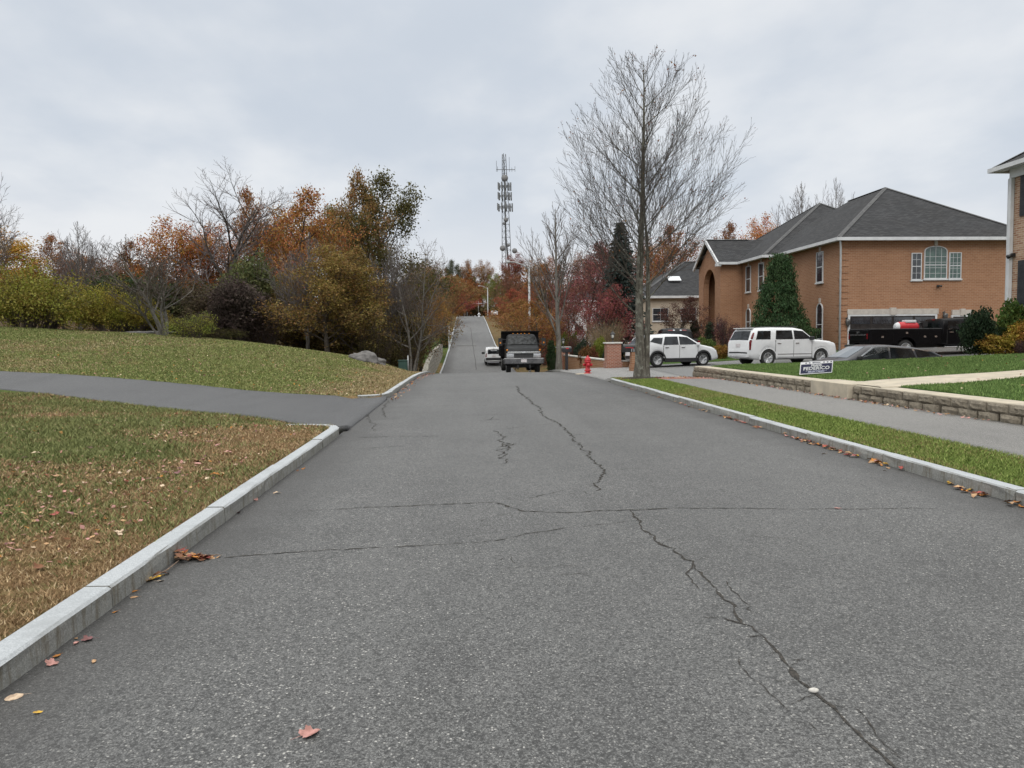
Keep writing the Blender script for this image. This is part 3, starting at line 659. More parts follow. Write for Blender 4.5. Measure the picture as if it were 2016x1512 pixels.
m.tube([(a, b, c+.02) for a, b, c in p], [.004, .005, .003], 5); p = [on_road(q, w) for q, w in ((345,1106),(385,1100),(432,1097))]; m.tube([(a, b, c+.015) for a, b, c in p], [.007, .005, .003], 5)
setp(m.build('twig', pm('twig', (.25,.18,.13), (.15,.10,.07), 30, .9)), 'thin forked twig caught in the leaf heap at the left kerb', 'twig')
rng_ = [(1228,1262,9), (1275,1310,8), (1330,1372,9), (1385,1402,4), (1420,1476,22), (1480,1506,6), (1545,1605,14), (1605,1700,30), (1715,1782,16), (1868,1965,14), (2000,2030,4)]
for a, b, k in rng_:
    for i in range(k):
        Y = y_at(a+(b-a)*r.random(), RR, 860); x = RR - .02 - abs(r.normal(0, .055)); 
        fleaf(x, Y, road_z(x, Y)+.003+.02*r.random(), str(r.choice(['orange','tan','tan','pink','brown','red'] + (['yellow'] if a > 1600 else []))), int(r.choice([0, 1, 2])), 'curled dry leaf in the gutter along the right kerb', 'leaves in the right gutter', .66)
for i in range(105):
    y = 3.2 + 12*r.random(); x = RL-KW-.1 - r.random()*min(.6*y, 7.5)
    if y > near_path(np.array([x]), 0)[0]-.1: continue
    fleaf(x, y, H(x, y)+.022, str(r.choice(['tan','pink','orange','brown','purple','pale','red'], p=[.2,.26,.08,.18,.13,.1,.05])), int(r.choice([0, 1, 2], p=[.5,.2,.3])), 'dry leaf lying in the patchy brown grass of the left verge', 'leaves on the left verge', .7)
def litter(name, x, y, z, size, seed):
    r = np.random.default_rng(seed); n = len(x); P = np.stack([x, y, z], -1); q = r.uniform(0, 6.28, n); tz = r.normal(0, .35, (n, 2))
    u = np.stack([np.cos(q), np.sin(q), tz[:, 0]], -1)*size[:, None]; w = np.stack([-np.sin(q), np.cos(q), tz[:, 1]], -1)*size[:, None]*.6
    V = np.stack([P-u, P-w, P+u, P+w], 1).reshape(-1, 3); col = np.array([LC[k] for k in ('tan','pink','orange','brown','purple','pale','red')])[r.choice(7, n, p=[.22,.22,.07,.24,.1,.12,.03])]*r.uniform(.6, 1.1, (n, 1))
    return setp(npmesh(name, V, np.arange(4*n).reshape(n, 4), M_BLADE, col=np.repeat(col, 4, 0)), kind='stuff')
n = 9500; y = 3 + 18*r.random(n); x = RL-KW-.3-r.random(n)*np.minimum(.75*y, 13); w_ = vnoise(x, y, .5, 91, 3); ok = (y < near_path(x, 0)-.1) & (w_ > .42); x, y = x[ok], y[ok]
litter('fallen_leaves', x, y, hgt(x, y)+.02, r.uniform(.012, .030, len(x)), 5)
n = 2600; y = 21 + 18*r.random(n); x = RL-KW-.2-r.random(n)*(.7*y); ok = (y > far_path(x, 0)+.1); x, y = x[ok], y[ok]
litter('fallen_leaves', x, y, hgt(x, y)+.03, r.uniform(.018, .042, len(x)), 6)
n = 420; y = 12 + 18*r.random(n); x = XW-.08-abs(r.normal(0, .10, n)); litter('fallen_leaves', x, y, hgt(x, y)+.03, r.uniform(.02, .045, n), 7)
n = 130; x = 9.4+10*r.random(n); y = 14+12*r.random(n); ok = y < yback(x); x, y = x[ok], y[ok]; litter('fallen_leaves', x, y, lz2(x, y)+.04, r.uniform(.02, .04, len(x)), 8)
n = 500; y = 20+22*r.random(n); x = np.where(r.random(n) < .5, RL+.05+abs(r.normal(0, .18, n)), RR+.2+3*r.random(n)); y = np.where(x > 3, 26+1.7*r.random(n), y); litter('fallen_leaves', x, y, np.where(x > 3, hgt(x, y), Rz(y))+.035, r.uniform(.02, .05, n), 9)
# pebble in the long crack
m = MB(); bm = bmesh.new(); bmesh.ops.create_icosphere(bm, subdivisions=2, radius=1); x, y, z = on_road(1602, 1372)
m.add([(x+v.co.x*.024*(1+.2*v.co.y), y+v.co.y*.016, z+.009+v.co.z*.011) for v in bm.verts], [[v.index for v in f.verts] for f in bm.faces], 0, True); bm.free()
setp(m.build('pebble', pm('pebble', (.55,.53,.48), (.45,.43,.4), 60, .8)), 'whitish pebble lying in the long crack', 'pebble')
# ---------------------------------------------------------------- plants
def bark_mat(name, c1, c2, lich=0.0):
    m, t, b = newmat(name); v = coord(t); s = nd(t, 'ShaderNodeMapping', {'Vector': v, 'Scale': (14, 14, 3)}).outputs[0]
    c = mixc(t, mrange(t, noise(t, s, 1.0, 5, .7), .35, .65), c1, c2)
    if lich: c = mixc(t, mt(t, 'MULTIPLY', mrange(t, noise(t, v, 5, 5, .7), .52, .66), lich), c, (.30,.31,.26))
    t.links.new(c, b.inputs['Base Color']); b.inputs['Roughness'].default_value = .95; b.inputs['Specular IOR Level'].default_value = .15
    bump(t, b, noise(t, s, 2, 5, .7), .8, .02); return m
M_BARK = bark_mat('maple bark', (.075,.069,.057), (.155,.146,.122), .6)
M_BARKD = bark_mat('dark bark', (.045,.037,.030), (.10,.085,.07), .15)
M_BARKG = bark_mat('grey bark', (.11,.10,.088), (.20,.185,.165), .3)
M_TWIG = bark_mat('twig bark', (.085,.066,.055), (.15,.12,.105))
M_TWIGP = bark_mat('far twig bark', (.12,.105,.105), (.20,.175,.17))
def foliage_mat(name, trans=0.35, hue=0.035, rough=.75):
    m, t, b = newmat(name); oc = nd(t, 'ShaderNodeObjectInfo').outputs['Color']
    v = nd(t, 'ShaderNodeAttribute', attribute_name='v').outputs['Fac']
    fr = mt(t, 'FRACT', mt(t, 'MULTIPLY', v, 7.31))
    hs = nd(t, 'ShaderNodeHueSaturation', {'Color': oc, 'Hue': mrange(t, v, 0, 1, .5-hue, .5+hue), 'Value': mrange(t, fr, 0, 1, .55, 1.5), 'Saturation': mrange(t, fr, 0, 1, 1.0, .9)})
    t.links.new(hs.outputs[0], b.inputs['Base Color']); b.inputs['Roughness'].default_value = rough; b.inputs['Specular IOR Level'].default_value = .2
    tr = nd(t, 'ShaderNodeBsdfTranslucent', {0: hs.outputs[0]}); mx = nd(t, 'ShaderNodeMixShader', {0: trans, 1: b.outputs[0], 2: tr.outputs[0]})
    t.links.new(mx.outputs[0], t.nodes['Material Output'].inputs[0]); return m
M_LEAF = foliage_mat('autumn leaf'); M_NEEDLE = foliage_mat('needle', .1, .02, .6)

def unit(v): return v/max(np.linalg.norm(v), 1e-9)
def grow(r, p, d, L, rad, lev, P, out, tips, h0=0.0):
    n = P['seg'][lev]; pts = [p]; dirs = [d]
    for i in range(n):
        d = unit(d + r.normal(0, P['wan'][lev], 3)*np.array([1, 1, .6]) + np.array([0, 0, P['up'][lev]])); p = p + d*(L/n); pts.append(p); dirs.append(d)
    pts = np.array(pts); tt = np.linspace(0, 1, n+1)
    rads = np.maximum(rad*(1-(1-P['tap'][lev])*tt), P['rmin'])
    out[lev].append((pts, rads))
    if lev+1 < len(P['seg']):
        k = P['num'][lev]; k = k if lev == 0 else max(1, int(round(k*min(1.4, .35+.65*L/P['Lref'][lev]))))
        az = r.uniform(0, 6.28)
        for j in range(k):
            t = P['t0'][lev] + (.99-P['t0'][lev])*((j+r.random())/k); q = t*n; i = min(int(q), n-1)
            b = pts[i] + (pts[i+1]-pts[i])*(q-i); dd = dirs[i+1]; az += 2.4 + r.normal(0, .35)
            a = np.array([0, 0, 1.0]) if abs(dd[2]) < .9 else np.array([1.0, 0, 0]); u = unit(np.cross(dd, a)); w = np.cross(dd, u)
            if lev > 0 and P.get('flat'): az = 1.57*(1 if j % 2 else -1)*r.choice([1, 1, 1, .6]) + r.normal(0, .5)
            ang = P['ang'][lev] + r.normal(0, .12)
            cd = dd*math.cos(ang) + (u*math.cos(az) + w*math.sin(az))*math.sin(ang)
            Lc = (P['shape'](t, L) if lev == 0 else L*P['len'][lev]*(1-.55*t))*r.uniform(.75, 1.2)
            cr = min(np.interp(t, tt, rads)*.8, rad*P['rr'][lev]*(1-.6*t) + P['rmin'])
            grow(r, b, cd, Lc, cr, lev+1, P, out, tips)
    else: tips.append((pts[-1], d)); tips.append((pts[len(pts)//2], d))
    if lev >= 1 and lev+1 < len(P['seg']): tips.append((pts[-1], d))
def tubes(lines, sides):
    VV, QQ, o = [], [], 0; ang = np.arange(sides)*2*PI/sides; ca, sa = np.cos(ang), np.sin(ang)
    for pts, rad in lines:
        n = len(pts); tg = np.gradient(pts, axis=0); tg /= np.maximum(np.linalg.norm(tg, axis=1, keepdims=True), 1e-9)
        m_ = np.abs(tg.mean(0)); a = np.zeros(3); a[np.argmin(m_)] = 1
        u = np.cross(tg, a); u /= np.maximum(np.linalg.norm(u, axis=1, keepdims=True), 1e-9); w = np.cross(tg, u)
        V = pts[:, None] + (u[:, None]*ca[None, :, None] + w[:, None]*sa[None, :, None])*rad[:, None, None]
        VV.append(V.reshape(-1, 3)); ix = np.arange(n*sides).reshape(n, sides); nx_ = np.roll(ix, -1, 1)
        QQ.append(np.stack([ix[:-1], nx_[:-1], nx_[1:], ix[1:]], -1).reshape(-1, 4)+o); o += n*sides
    return np.concatenate(VV), np.concatenate(QQ)
def quads(c, size, r, asp=.6, dirn=None):
    n = len(c); a = r.normal(size=(n, 3))
    if dirn is not None: a = dirn + a*.35
    a /= np.linalg.norm(a, axis=1, keepdims=True); b = np.cross(a, r.normal(size=(n, 3))); b /= np.maximum(np.linalg.norm(b, axis=1, keepdims=True), 1e-9)
    s = np.asarray(size)[:, None]; u, w = a*s*.5, b*s*asp*.5
    return np.stack([c-u, c-w+u*.1, c+u, c+w+u*.1], 1).reshape(-1, 3), np.arange(4*n).reshape(n, 4)
def leaves_at(tips, per, spread, size, r):
    P = np.array([t[0] for t in tips]); n = len(P); k = r.poisson(per, n); c = np.repeat(P, k, 0) + r.normal(0, spread, (k.sum(), 3))*np.array([1, 1, .7])
    cl = np.repeat(r.random(n), k); v = np.clip(.5*cl + .5*r.random(len(cl)), 0, 1)
    return c, size*r.uniform(.6, 1.35, len(c)), v
PROTO = {}
def add_proto(name, root, fol=True):
    lo, hi = np.array([9e9]*3), np.array([-9e9]*3)
    for ch in root.children:
        co_ = np.empty(len(ch.data.vertices)*3, dtype=np.float32); ch.data.vertices.foreach_get('co', co_); q = co_.reshape(-1, 3)
        lo = np.minimum(lo, np.percentile(q, .3, 0)); hi = np.maximum(hi, np.percentile(q, 99.7, 0))
    PROTO[name] = (root, hi[2], max(hi[0]-lo[0], .01), (hi[0]+lo[0])/2); root['used'] = 0
BASE = dict(seg=[9, 6, 4, 3], wan=[.05, .10, .14, .16], up=[.05, .07, .06, .05], tap=[.12, .2, .3, .5], num=[22, 9, 6], t0=[.28, .2, .15], ang=[.75, .65, .6], len=[0, .42, .45], rr=[.42, .5, .55], rmin=.006, Lref=[1, 4, 1.6], shape=lambda t, L: L*.62*(1.05-t))
def tree_proto(name, seed, Hh, r0, P, per=0, spread=.3, size=.2, bark=None, twig=None, stems=None, leaf_from=None, kindname='tree'):
    Q_ = dict(BASE); Q_.update(P); r = np.random.default_rng(seed); out = [[] for _ in Q_['seg']]; tips = []
    for (ox, oy, lean, az, f, rf) in (stems or [(0, 0, .03, 0, 1, 1)]):
        d = unit(np.array([math.cos(az)*lean, math.sin(az)*lean, 1.0])); grow(r, np.array([ox, oy, -.15]), d, Hh*f, r0*rf, 0, Q_, out, tips)
    for pts, rad in out[0]:   # root flare
        rad[0] *= 1.45
        if len(rad) > 2: rad[1] *= 1.05
    root = thing(kindname, name, 'tree')
    V1, F1 = tubes(out[0], 10); V2, F2 = tubes(out[1], 5)
    npmesh('trunk', np.concatenate([V1, V2]), np.concatenate([F1, F2+len(V1)]), bark or M_BARKD, root, smooth=True)
    tl = [q for lv in out[2:] for q in lv]
    if tl:
        V, F = tubes(tl, 3); mats = [twig or M_TWIG, M_LEAF]; vv = np.zeros(len(V)); mi = np.zeros(len(F), dtype=np.int32)
        if per:
            tp = tips if leaf_from is None else [t for t in tips if leaf_from(t[0], r)]
            c, s, v = leaves_at(tp, per, spread, size, r); LV, LF = quads(c, s, r)
            F = np.concatenate([F, LF+len(V)]); V = np.concatenate([V, LV]); vv = np.concatenate([vv, np.repeat(v, 4)]); mi = np.concatenate([mi, np.ones(len(LF), dtype=np.int32)])
        o = npmesh('crown', V, F, mats, root, v=vv); o.data.polygons.foreach_set('material_index', mi)
    add_proto(name, root); return root
def blob_bush(name, seed, blobs, n, size, mat=None, stems=14, twig=None, shell=.55, asp=.6, dirn=None, kindname='bush', stemlen=.8, zmin=0.0):
    r = np.random.default_rng(seed); cs = []
    tot = sum(b[3]*b[4] for b in blobs); vs_ = []
    for (x, y, z, rx, rz_) in blobs:
        k = int(n*rx*rz_/tot); d = r.normal(size=(k, 3)); d /= np.linalg.norm(d, axis=1, keepdims=True)
        lump = 1 + .14*np.sin(d[:, 0]*5+seed)*np.sin(d[:, 1]*5+1) + .16*np.sin(d[:, 2]*7+d[:, 0]*4+seed)
        q = (shell + (1-shell)*r.random(k)**.6)*lump*(1+.06*r.normal(size=k))
        p = np.array([x, y, z]) + d*q[:, None]*np.array([rx, rx*.85, rz_]); keep = (p[:, 2] > .02) & (r.random(k) < .12 + .88*np.clip(p[:, 2]/max(zmin, 1e-3), 0, 1)**1.6); p = p[keep]; cs.append(p)
        vs_.append(np.clip(.5+.25*np.sin(p[:, 0]*3+seed)*np.cos(p[:, 2]*4)+r.normal(0, .22, len(p)), 0, 1))
    c = np.concatenate(cs); v = np.concatenate(vs_); LV, LF = quads(c, size*r.uniform(.6, 1.4, len(c)), r, asp, dirn)
    root = thing(kindname, name, 'bush'); npmesh('foliage', LV, LF, mat or M_LEAF, root, v=np.repeat(v, 4))
    L = []
    for i in range(stems):
        b = blobs[i % len(blobs)]; a = r.uniform(0, 6.28); e = np.array([b[0]+math.cos(a)*b[3]*r.uniform(.2, 1)*stemlen, b[1]+math.sin(a)*b[3]*r.uniform(.2, .8)*stemlen, b[2]+b[4]*r.uniform(.3, 1.05)])
        s = np.array([b[0]*.4+r.normal(0, .08), b[1]*.4+r.normal(0, .08), -.05]); t = np.linspace(0, 1, 6)[:, None]; p = s + (e-s)*t + np.array([0, 0, 1.0])*(np.sin(t*PI)*.18*b[4]) + r.normal(0, .03, (6, 3))*t
        L.append((p, np.linspace(.022, .006, 6)*(.5 if stems > 150 else 1)))
    if L:
        V, F = tubes(L, 4); npmesh('stems', V, F, twig or M_TWIG, root)
    add_proto(name, root); return root
def plant(kind, px, Y, top, wpx, color, label, cat='tree', group=None, rz=None, name=None, base=None):
    root, ph, pw, cx = PROTO[kind]; seed = (int(px*7+Y*13) & 1023)/1023.0
    p = at(px, top, Y); x = float(p[0]); b = H(x, Y) if base is None else base; sz = (p[2]-b)/ph; sx = (wpx*(1.22 if kind in ('leafy', 'leafy2', 'oak', 'sparse') and group == W else 1.0)/F_PX*Y)/pw
    if rz is None: rz = seed*6.28
    if not root['used']:
        o = root; root['used'] = 1
    else: o = dup(root)
    o.location = (x, float(Y), float(b)-.03); o.rotation_euler = (0, 0, rz); o.scale = (sx, sx, sz)
    if name: o.name = name
    for ch in o.children:
        if ch.name.split('.')[0] in ('crown', 'foliage'): ch.color = c4(tuple(q*(1.3 if group in (W, HG, RG) else 1.15)*(k_ if (group == W and color[0] > 1.5*color[1]) else 1) for q, k_ in zip(color, (.97, 1.17, 1.12))))
    setp(o, label, cat, group); return o

W = 'trees and bushes at the edge of the left woods'; HG = 'trees on the far hill'; RG = 'trees behind the houses'
# prototypes
tree_proto('spread', 11, 9.5, .20, dict(num=[15, 12, 9], ang=[.85, .65, .6], wan=[.09, .13, .16, .18], up=[.02, .07, .06, .04], t0=[.25, .2, .12], len=[0, .5, .48], rr=[.45, .42, .5], tap=[.12, .12, .2, .4], shape=lambda t, L: L*.72*(1.1-t*.75)), bark=M_BARKD, twig=M_TWIGP, kindname='bare_tree')
tree_proto('upright', 12, 8.5, .10, dict(num=[18, 11, 8], ang=[.62, .5, .5], up=[.04, .09, .07, .05], t0=[.16, .16, .12], len=[0, .5, .48], rr=[.4, .42, .5], tap=[.1, .12, .2, .4], rmin=.007, shape=lambda t, L: L*.66*(1.05-t)), bark=M_BARKG, twig=M_TWIGP, stems=[(0, 0, .05, 0, 1, 1), (.1, 0, .16, 2.2, .9, .8), (0, .1, .18, 4.1, .85, .7)], kindname='bare_tree')
tree_proto('multistem', 13, 3.9, .075, dict(num=[13, 10, 8], ang=[.55, .55, .5], wan=[.09, .12, .16, .18], up=[.08, .09, .07, .04], t0=[.3, .16, .12], len=[0, .5, .48], rr=[.42, .42, .5], tap=[.12, .12, .2, .4], shape=lambda t, L: L*.66*(1.1-t*.7)), bark=M_BARKG, twig=M_TWIG, stems=[(-.05, 0, .34, 2.9, 1.05, .9), (.06, 0, .34, .25, 1.1, 1), (.02, .08, .15, 1.4, 1.0, .7), (.1, -.04, .60, -.2, .7, .6)], kindname='bare_tree')
tree_proto('leaning', 14, 7.0, .11, dict(num=[16, 10, 8], ang=[.95, .7, .65], wan=[.10, .17, .2, .2], up=[.03, .02, .02, .0], t0=[.2, .16, .1], len=[0, .5, .48], rr=[.42, .42, .5], tap=[.12, .12, .2, .4], shape=lambda t, L: L*.55*(1.15-t*.7)), bark=M_BARKG, twig=M_TWIG, stems=[(0, 0, .05, .5, 1, 1), (.25, 0, .35, .1, .95, .85), (-.2, .1, .25, 2.6, .8, .7), (.4, .1, .7, 0, .8, .6)], kindname='bare_tree')
tree_proto('vase', 15, 7.4, .17, dict(num=[22, 11, 8], ang=[.72, .42, .42], up=[.03, .075, .06, .04], wan=[.03, .05, .08, .1], t0=[.18, .2, .15], len=[0, .5, .46], rr=[.26, .42, .5], tap=[.1, .12, .2, .4], shape=lambda t, L: L*.74*(1.06-t)), bark=M_BARKG, twig=M_TWIG, kindname='bare_tree')
tree_proto('sparse', 16, 8.3, .12, dict(num=[18, 10, 7], ang=[.75, .6, .55], wan=[.08, .12, .15, .16], t0=[.2, .16, .12], len=[0, .48, .46], rr=[.38, .42, .5], tap=[.12, .12, .2, .4]), per=7.5, spread=.20, size=.115, kindname='autumn_tree')
tree_proto('leafy', 17, 10, .17, dict(seg=[9, 6, 4], wan=[.06, .12, .16], up=[.04, .06, .05], tap=[.12, .2, .4], num=[24, 11], ang=[.85, .7], t0=[.2, .15], shape=lambda t, L: L*.52*(1.2-t*.75)), per=36, spread=.32, size=.15, kindname='autumn_tree')
tree_proto('leafy2', 18, 9, .17, dict(seg=[9, 6, 4], wan=[.08, .14, .18], up=[.03, .05, .05], tap=[.12, .2, .4], num=[28, 11], ang=[1.0, .75], t0=[.10, .12], shape=lambda t, L: L*.55*(1.1-t*.8)), per=34, spread=.30, size=.14, kindname='autumn_tree')
tree_proto('oak', 19, 11, .24, dict(seg=[9, 7, 5], wan=[.08, .14, .18], up=[.03, .06, .06], tap=[.12, .25, .4], num=[15, 9], ang=[.85, .75], t0=[.28, .35], shape=lambda t, L: L*.60*(1.15-t*.72)), per=72, spread=.36, size=.165, kindname='oak_tree')
blob_bush('arching', 31, [(-.6, 0, 1.15, 1.5, 1.2), (.9, .2, .9, 1.4, .9), (0, -.3, .8, 1.6, .9), (-1.9, .1, .65, 1.1, .8), (2.0, -.1, .5, .9, .6)], 24000, .075, zmin=.75, stems=260, shell=.2, stemlen=1.12)
blob_bush('loose', 32, [(0, 0, 1.1, 1.0, 1.1), (.5, .2, 1.7, .7, .7), (-.5, 0, 1.4, .7, .8)], 13000, .085, stems=46, shell=.18, stemlen=1.1)
blob_bush('brush', 33, [(0, 0, 1.0, 1.3, 1.0), (.8, .1, 1.3, .8, .9), (-.9, 0, .9, .8, .8)], 4200, .08, stems=230, shell=.2, stemlen=1.15)
blob_bush('clipped', 34, [(0, 0, .55, .9, .6)], 5200, .085, mat=M_NEEDLE, stems=8, shell=.82, stemlen=.5)
blob_bush('round', 35, [(0, 0, .5, .9, .55), (.3, .2, .7, .6, .5), (-.3, -.1, .65, .6, .5)], 5200, .10, stems=10, shell=.55, stemlen=.7)
blob_bush('column', 36, [(0, 0, .8, .42, .85), (.02, 0, 1.4, .3, .5)], 3600, .10, mat=M_NEEDLE, stems=5, shell=.6, stemlen=.4)
blob_bush('twiggy', 37, [(0, 0, .9, 1.5, .9), (1.0, .1, .9, 1.0, .8), (-1.0, 0, .8, 1.0, .7)], 900, .06, stems=420, shell=.2, stemlen=1.2, twig=bark_mat('tan twig', (.20,.145,.09), (.28,.21,.14)))
def spruce_proto():
    r = np.random.default_rng(50); root = thing('spruce_tree', 'spruce', 'tree'); Hh = 9.0; V, F = tubes([(np.array([[0, 0, -.1], [0, 0, 4], [.03, 0, Hh]]), np.array([.16, .1, .01]))], 8)
    npmesh('trunk', V, F, M_BARKD, root); cs, dr = [], []
    for k in range(46):
        z = .4 + 8.4*(k/46)**.9; R_ = 2.1*(1-z/9.2)*r.uniform(.85, 1.1)+.12; nb = 9
        for j in range(nb):
            a = 2.4*k + 2*PI*j/nb + r.normal(0, .15); L = R_*r.uniform(.8, 1.12); m_ = int(26*L/1.4)+6; t = r.random(m_)**.75
            side = r.normal(0, .13, m_)*(.3+t); p = np.stack([np.cos(a)*L*t - np.sin(a)*side, np.sin(a)*L*t + np.cos(a)*side, z - .28*L*t + .18*L*t*t - np.abs(r.normal(0, .07, m_))], -1); cs.append(p)
            dr.append(np.tile([math.cos(a), math.sin(a), -.5], (m_, 1)))
    c, d = np.concatenate(cs), np.concatenate(dr); LV, LF = quads(c, .24*r.uniform(.6, 1.4, len(c)), r, .35, d)
    npmesh('crown', LV, LF, M_NEEDLE, root, v=np.repeat(r.random(len(c)), 4)); add_proto('spruce', root)
    root = thing('weeping_conifer', 'weeping', 'tree'); npmesh('trunk', V*np.array([1, 1, .55]), F, M_BARKD, root); cs, dr, vv = [], [], []
    for k in range(230):
        z = .5 + 4.4*r.random(); R_ = 1.5*(1-(z/5.4)**1.6)*r.uniform(.58, 1.2)+.15; a = r.uniform(0, 6.28); x, y = R_*math.cos(a), R_*math.sin(a); n_ = 130
        L = r.uniform(.5, 1.15); t = r.random(n_); w = .17*(1-.7*t)+.03
        p = np.stack([x*(.62+.4*np.sqrt(t)) + r.normal(0, 1, n_)*w, y*(.62+.4*np.sqrt(t)) + r.normal(0, 1, n_)*w, z + .15 - L*t + .1*np.sqrt(t)], -1); cs.append(p[p[:, 2] > .05]); dr.append(np.tile([x*.35, y*.35, -1], (len(cs[-1]), 1))); vv.append(np.clip(r.random()*.6+.5*r.random(len(cs[-1]))-.05, 0, 1))
    c, d = np.concatenate(cs), np.concatenate(dr); LV, LF = quads(c, .12*r.uniform(.6, 1.4, len(c)), r, .4, d)
    npmesh('crown', LV, LF, M_NEEDLE, root, v=np.repeat(np.concatenate(vv), 4)); add_proto('weeping', root)
spruce_proto()

# the street tree: two stems, ascending limbs, oval bare crown
def street_tree():
    r = np.random.default_rng(62); x0, y0 = TREE; z0 = H(x0, y0)
    P = dict(BASE); P.update(seg=[14, 11, 7, 5, 3], wan=[.022, .035, .04, .045, .05], up=[.03, .062, .05, .045, .04], tap=[.05, .08, .15, .25, .4], num=[42, 12, 8, 4], t0=[.22, .15, .12, .15], ang=[.90, .46, .40, .38], len=[0, .60, .56, .55], rr=[.15, .36, .45, .55], rmin=.0034, Lref=[1, 3.6, 2.0, 1.0], shape=lambda t, L: 5.3*(1.05-t)**.70*(.72+.28*min(1, (t-.2)/.2)))
    out = [[] for _ in P['seg']]; tips = []
    grow(r, np.array([-.07, 0, -.2]), unit(np.array([.0, .0, 1])), 11.0, .18, 0, P, out, tips)
    P2 = dict(P); P2.update(num=[18, 11, 8, 4], t0=[.36, .15, .12, .15], shape=lambda t, L: 4.5*(1.1-t)**.8)
    grow(r, np.array([.10, .02, -.2]), unit(np.array([.080, .0, 1])), 7.8, .13, 0, P2, out, tips)
    for pts, rad in out[0]:
        rad[0] *= 1.7; rad[1] *= 1.12
    root = thing('bare_street_tree', 'tall bare two stemmed street tree in a mulch bed at the right kerb end', 'tree', (x0, y0, z0))
    V1, F1 = tubes(out[0], 14); V2, F2 = tubes(out[1], 6); npmesh('trunk', np.concatenate([V1, V2]), np.concatenate([F1, F2+len(V1)]), M_BARK, root, smooth=True)
    V, F = tubes([q for lv in out[2:] for q in lv], 3); npmesh('crown', V, F, bark_mat('grey twig', (.070,.060,.052), (.115,.102,.092)), root)
    tp = [t for t in tips if r.random() < .03]; c, s, v = leaves_at(tp, 1.0, .08, .07, r); LV, LF = quads(c, s, r); o = npmesh('leaves', LV, LF, M_LEAF, root, v=np.repeat(v, 4)); o.color = (.20, .08, .03, 1)
    return root
street_tree()

# woods on the left
W = 'trees and bushes at the edge of the left woods'
for a in [
 ('upright', -50, 44, 330, 150, (.20,.07,.03), 'tall nearly bare tree cut off by the left picture edge'),
 ('leafy', 20, 54, 446, 210, (.33,.155,.02), 'golden orange tree behind the left end of the yellow green bush'),
 ('leafy2', -40, 50, 500, 190, (.27,.10,.018), 'deep orange tree low behind the bush at the left picture edge'),
 ('sparse', 118, 56, 468, 105, (.24,.09,.03), 'rust leaved thin tree right of the golden orange tree'),
 ('upright', 150, 52, 437, 125, (.2,.1,.05), 'small bare tree standing above the yellow green bush'),
 ('upright', 200, 78, 474, 110, (.2,.1,.05), 'pale far bare tree seen between the bush and the orange oak'),
 ('leafy2', 150, 66, 505, 130, (.13,.055,.02), 'low brown tree under the small bare tree'),
 ('sparse', 262, 60, 480, 110, (.17,.06,.02), 'brown leaved tree left of the long orange oak'),
 ('leafy2', 240, 64, 520, 120, (.20,.07,.018), 'squat rust tree behind the yellow green bush'),
 ('multistem', 318, 38.6, 478, 215, (.2,.1,.05), 'bare V stemmed small tree on the crest of the grass mound'),
 ('leafy', 345, 60, 438, 150, (.30,.095,.016), 'left of two orange oaks under the big bare tree'),
 ('leafy', 445, 62, 442, 130, (.27,.085,.016), 'right of two orange oaks under the big bare tree'),
 ('spread', 428, 56, 330, 300, (.2,.1,.05), 'big bare spreading tree rising above the orange oaks'),
 ('sparse', 520, 58, 372, 100, (.22,.075,.02), 'slender thin leaved tree right of the big bare tree'),
 ('sparse', 575, 55, 380, 170, (.27,.095,.022), 'airy orange tree left of the dark oak'),
 ('leafy', 555, 60, 400, 150, (.25,.11,.022), 'orange brown tree behind the airy orange tree'),
 ('oak', 738, 62, 348, 215, (.075,.066,.020), 'tallest dark olive oak with a brown top at the right of the woods'),
 ('oak', 655, 64, 404, 135, (.13,.085,.022), 'olive brown oak just left of the tallest dark oak'),
 ('sparse', 700, 60, 345, 110, (.20,.095,.03), 'brown topped tree grown into the dark oak'),
 ('leafy2', 640, 43.5, 480, 190, (.185,.100,.026), 'golden leaved tree with a dark trunk in front of the woods'),
 ('leafy2', 705, 45, 500, 170, (.165,.095,.028), 'golden brown tree right of the dark trunked golden tree'),
 ('leafy2', 560, 47, 540, 130, (.17,.105,.03), 'olive gold small tree left of the dark trunked golden tree'),
 ('upright', 600, 45, 462, 170, (.2,.1,.05), 'dense bare brush tree with purplish twigs before the golden tree'),
 ('leaning', 802, 45.5, 452, 190, (.2,.1,.05), 'grey bare leaning tree with reaching limbs beside the far road'),
 ('upright', 760, 46, 470, 120, (.2,.1,.05), 'straggly bare tree below the tallest dark oak'),
 ('leafy2', 825, 74, 520, 105, (.15,.075,.022), 'brown orange tree behind the grey leaning tree'),
 ('leafy', 842, 92, 530, 90, (.23,.095,.02), 'orange tree beside the far road beyond the block wall'),
 ('leafy2', 868, 130, 545, 60, (.20,.07,.02), 'orange brown tree further up beside the far road'),
 ('sparse', 876, 125, 545, 110, (.20,.10,.035), 'brown leaved tree reaching over the left side of the far road'),
 ('leafy2', 886, 172, 545, 85, (.25,.045,.025), 'small red tree near the top of the far road'),
]: plant(*a, group=W)
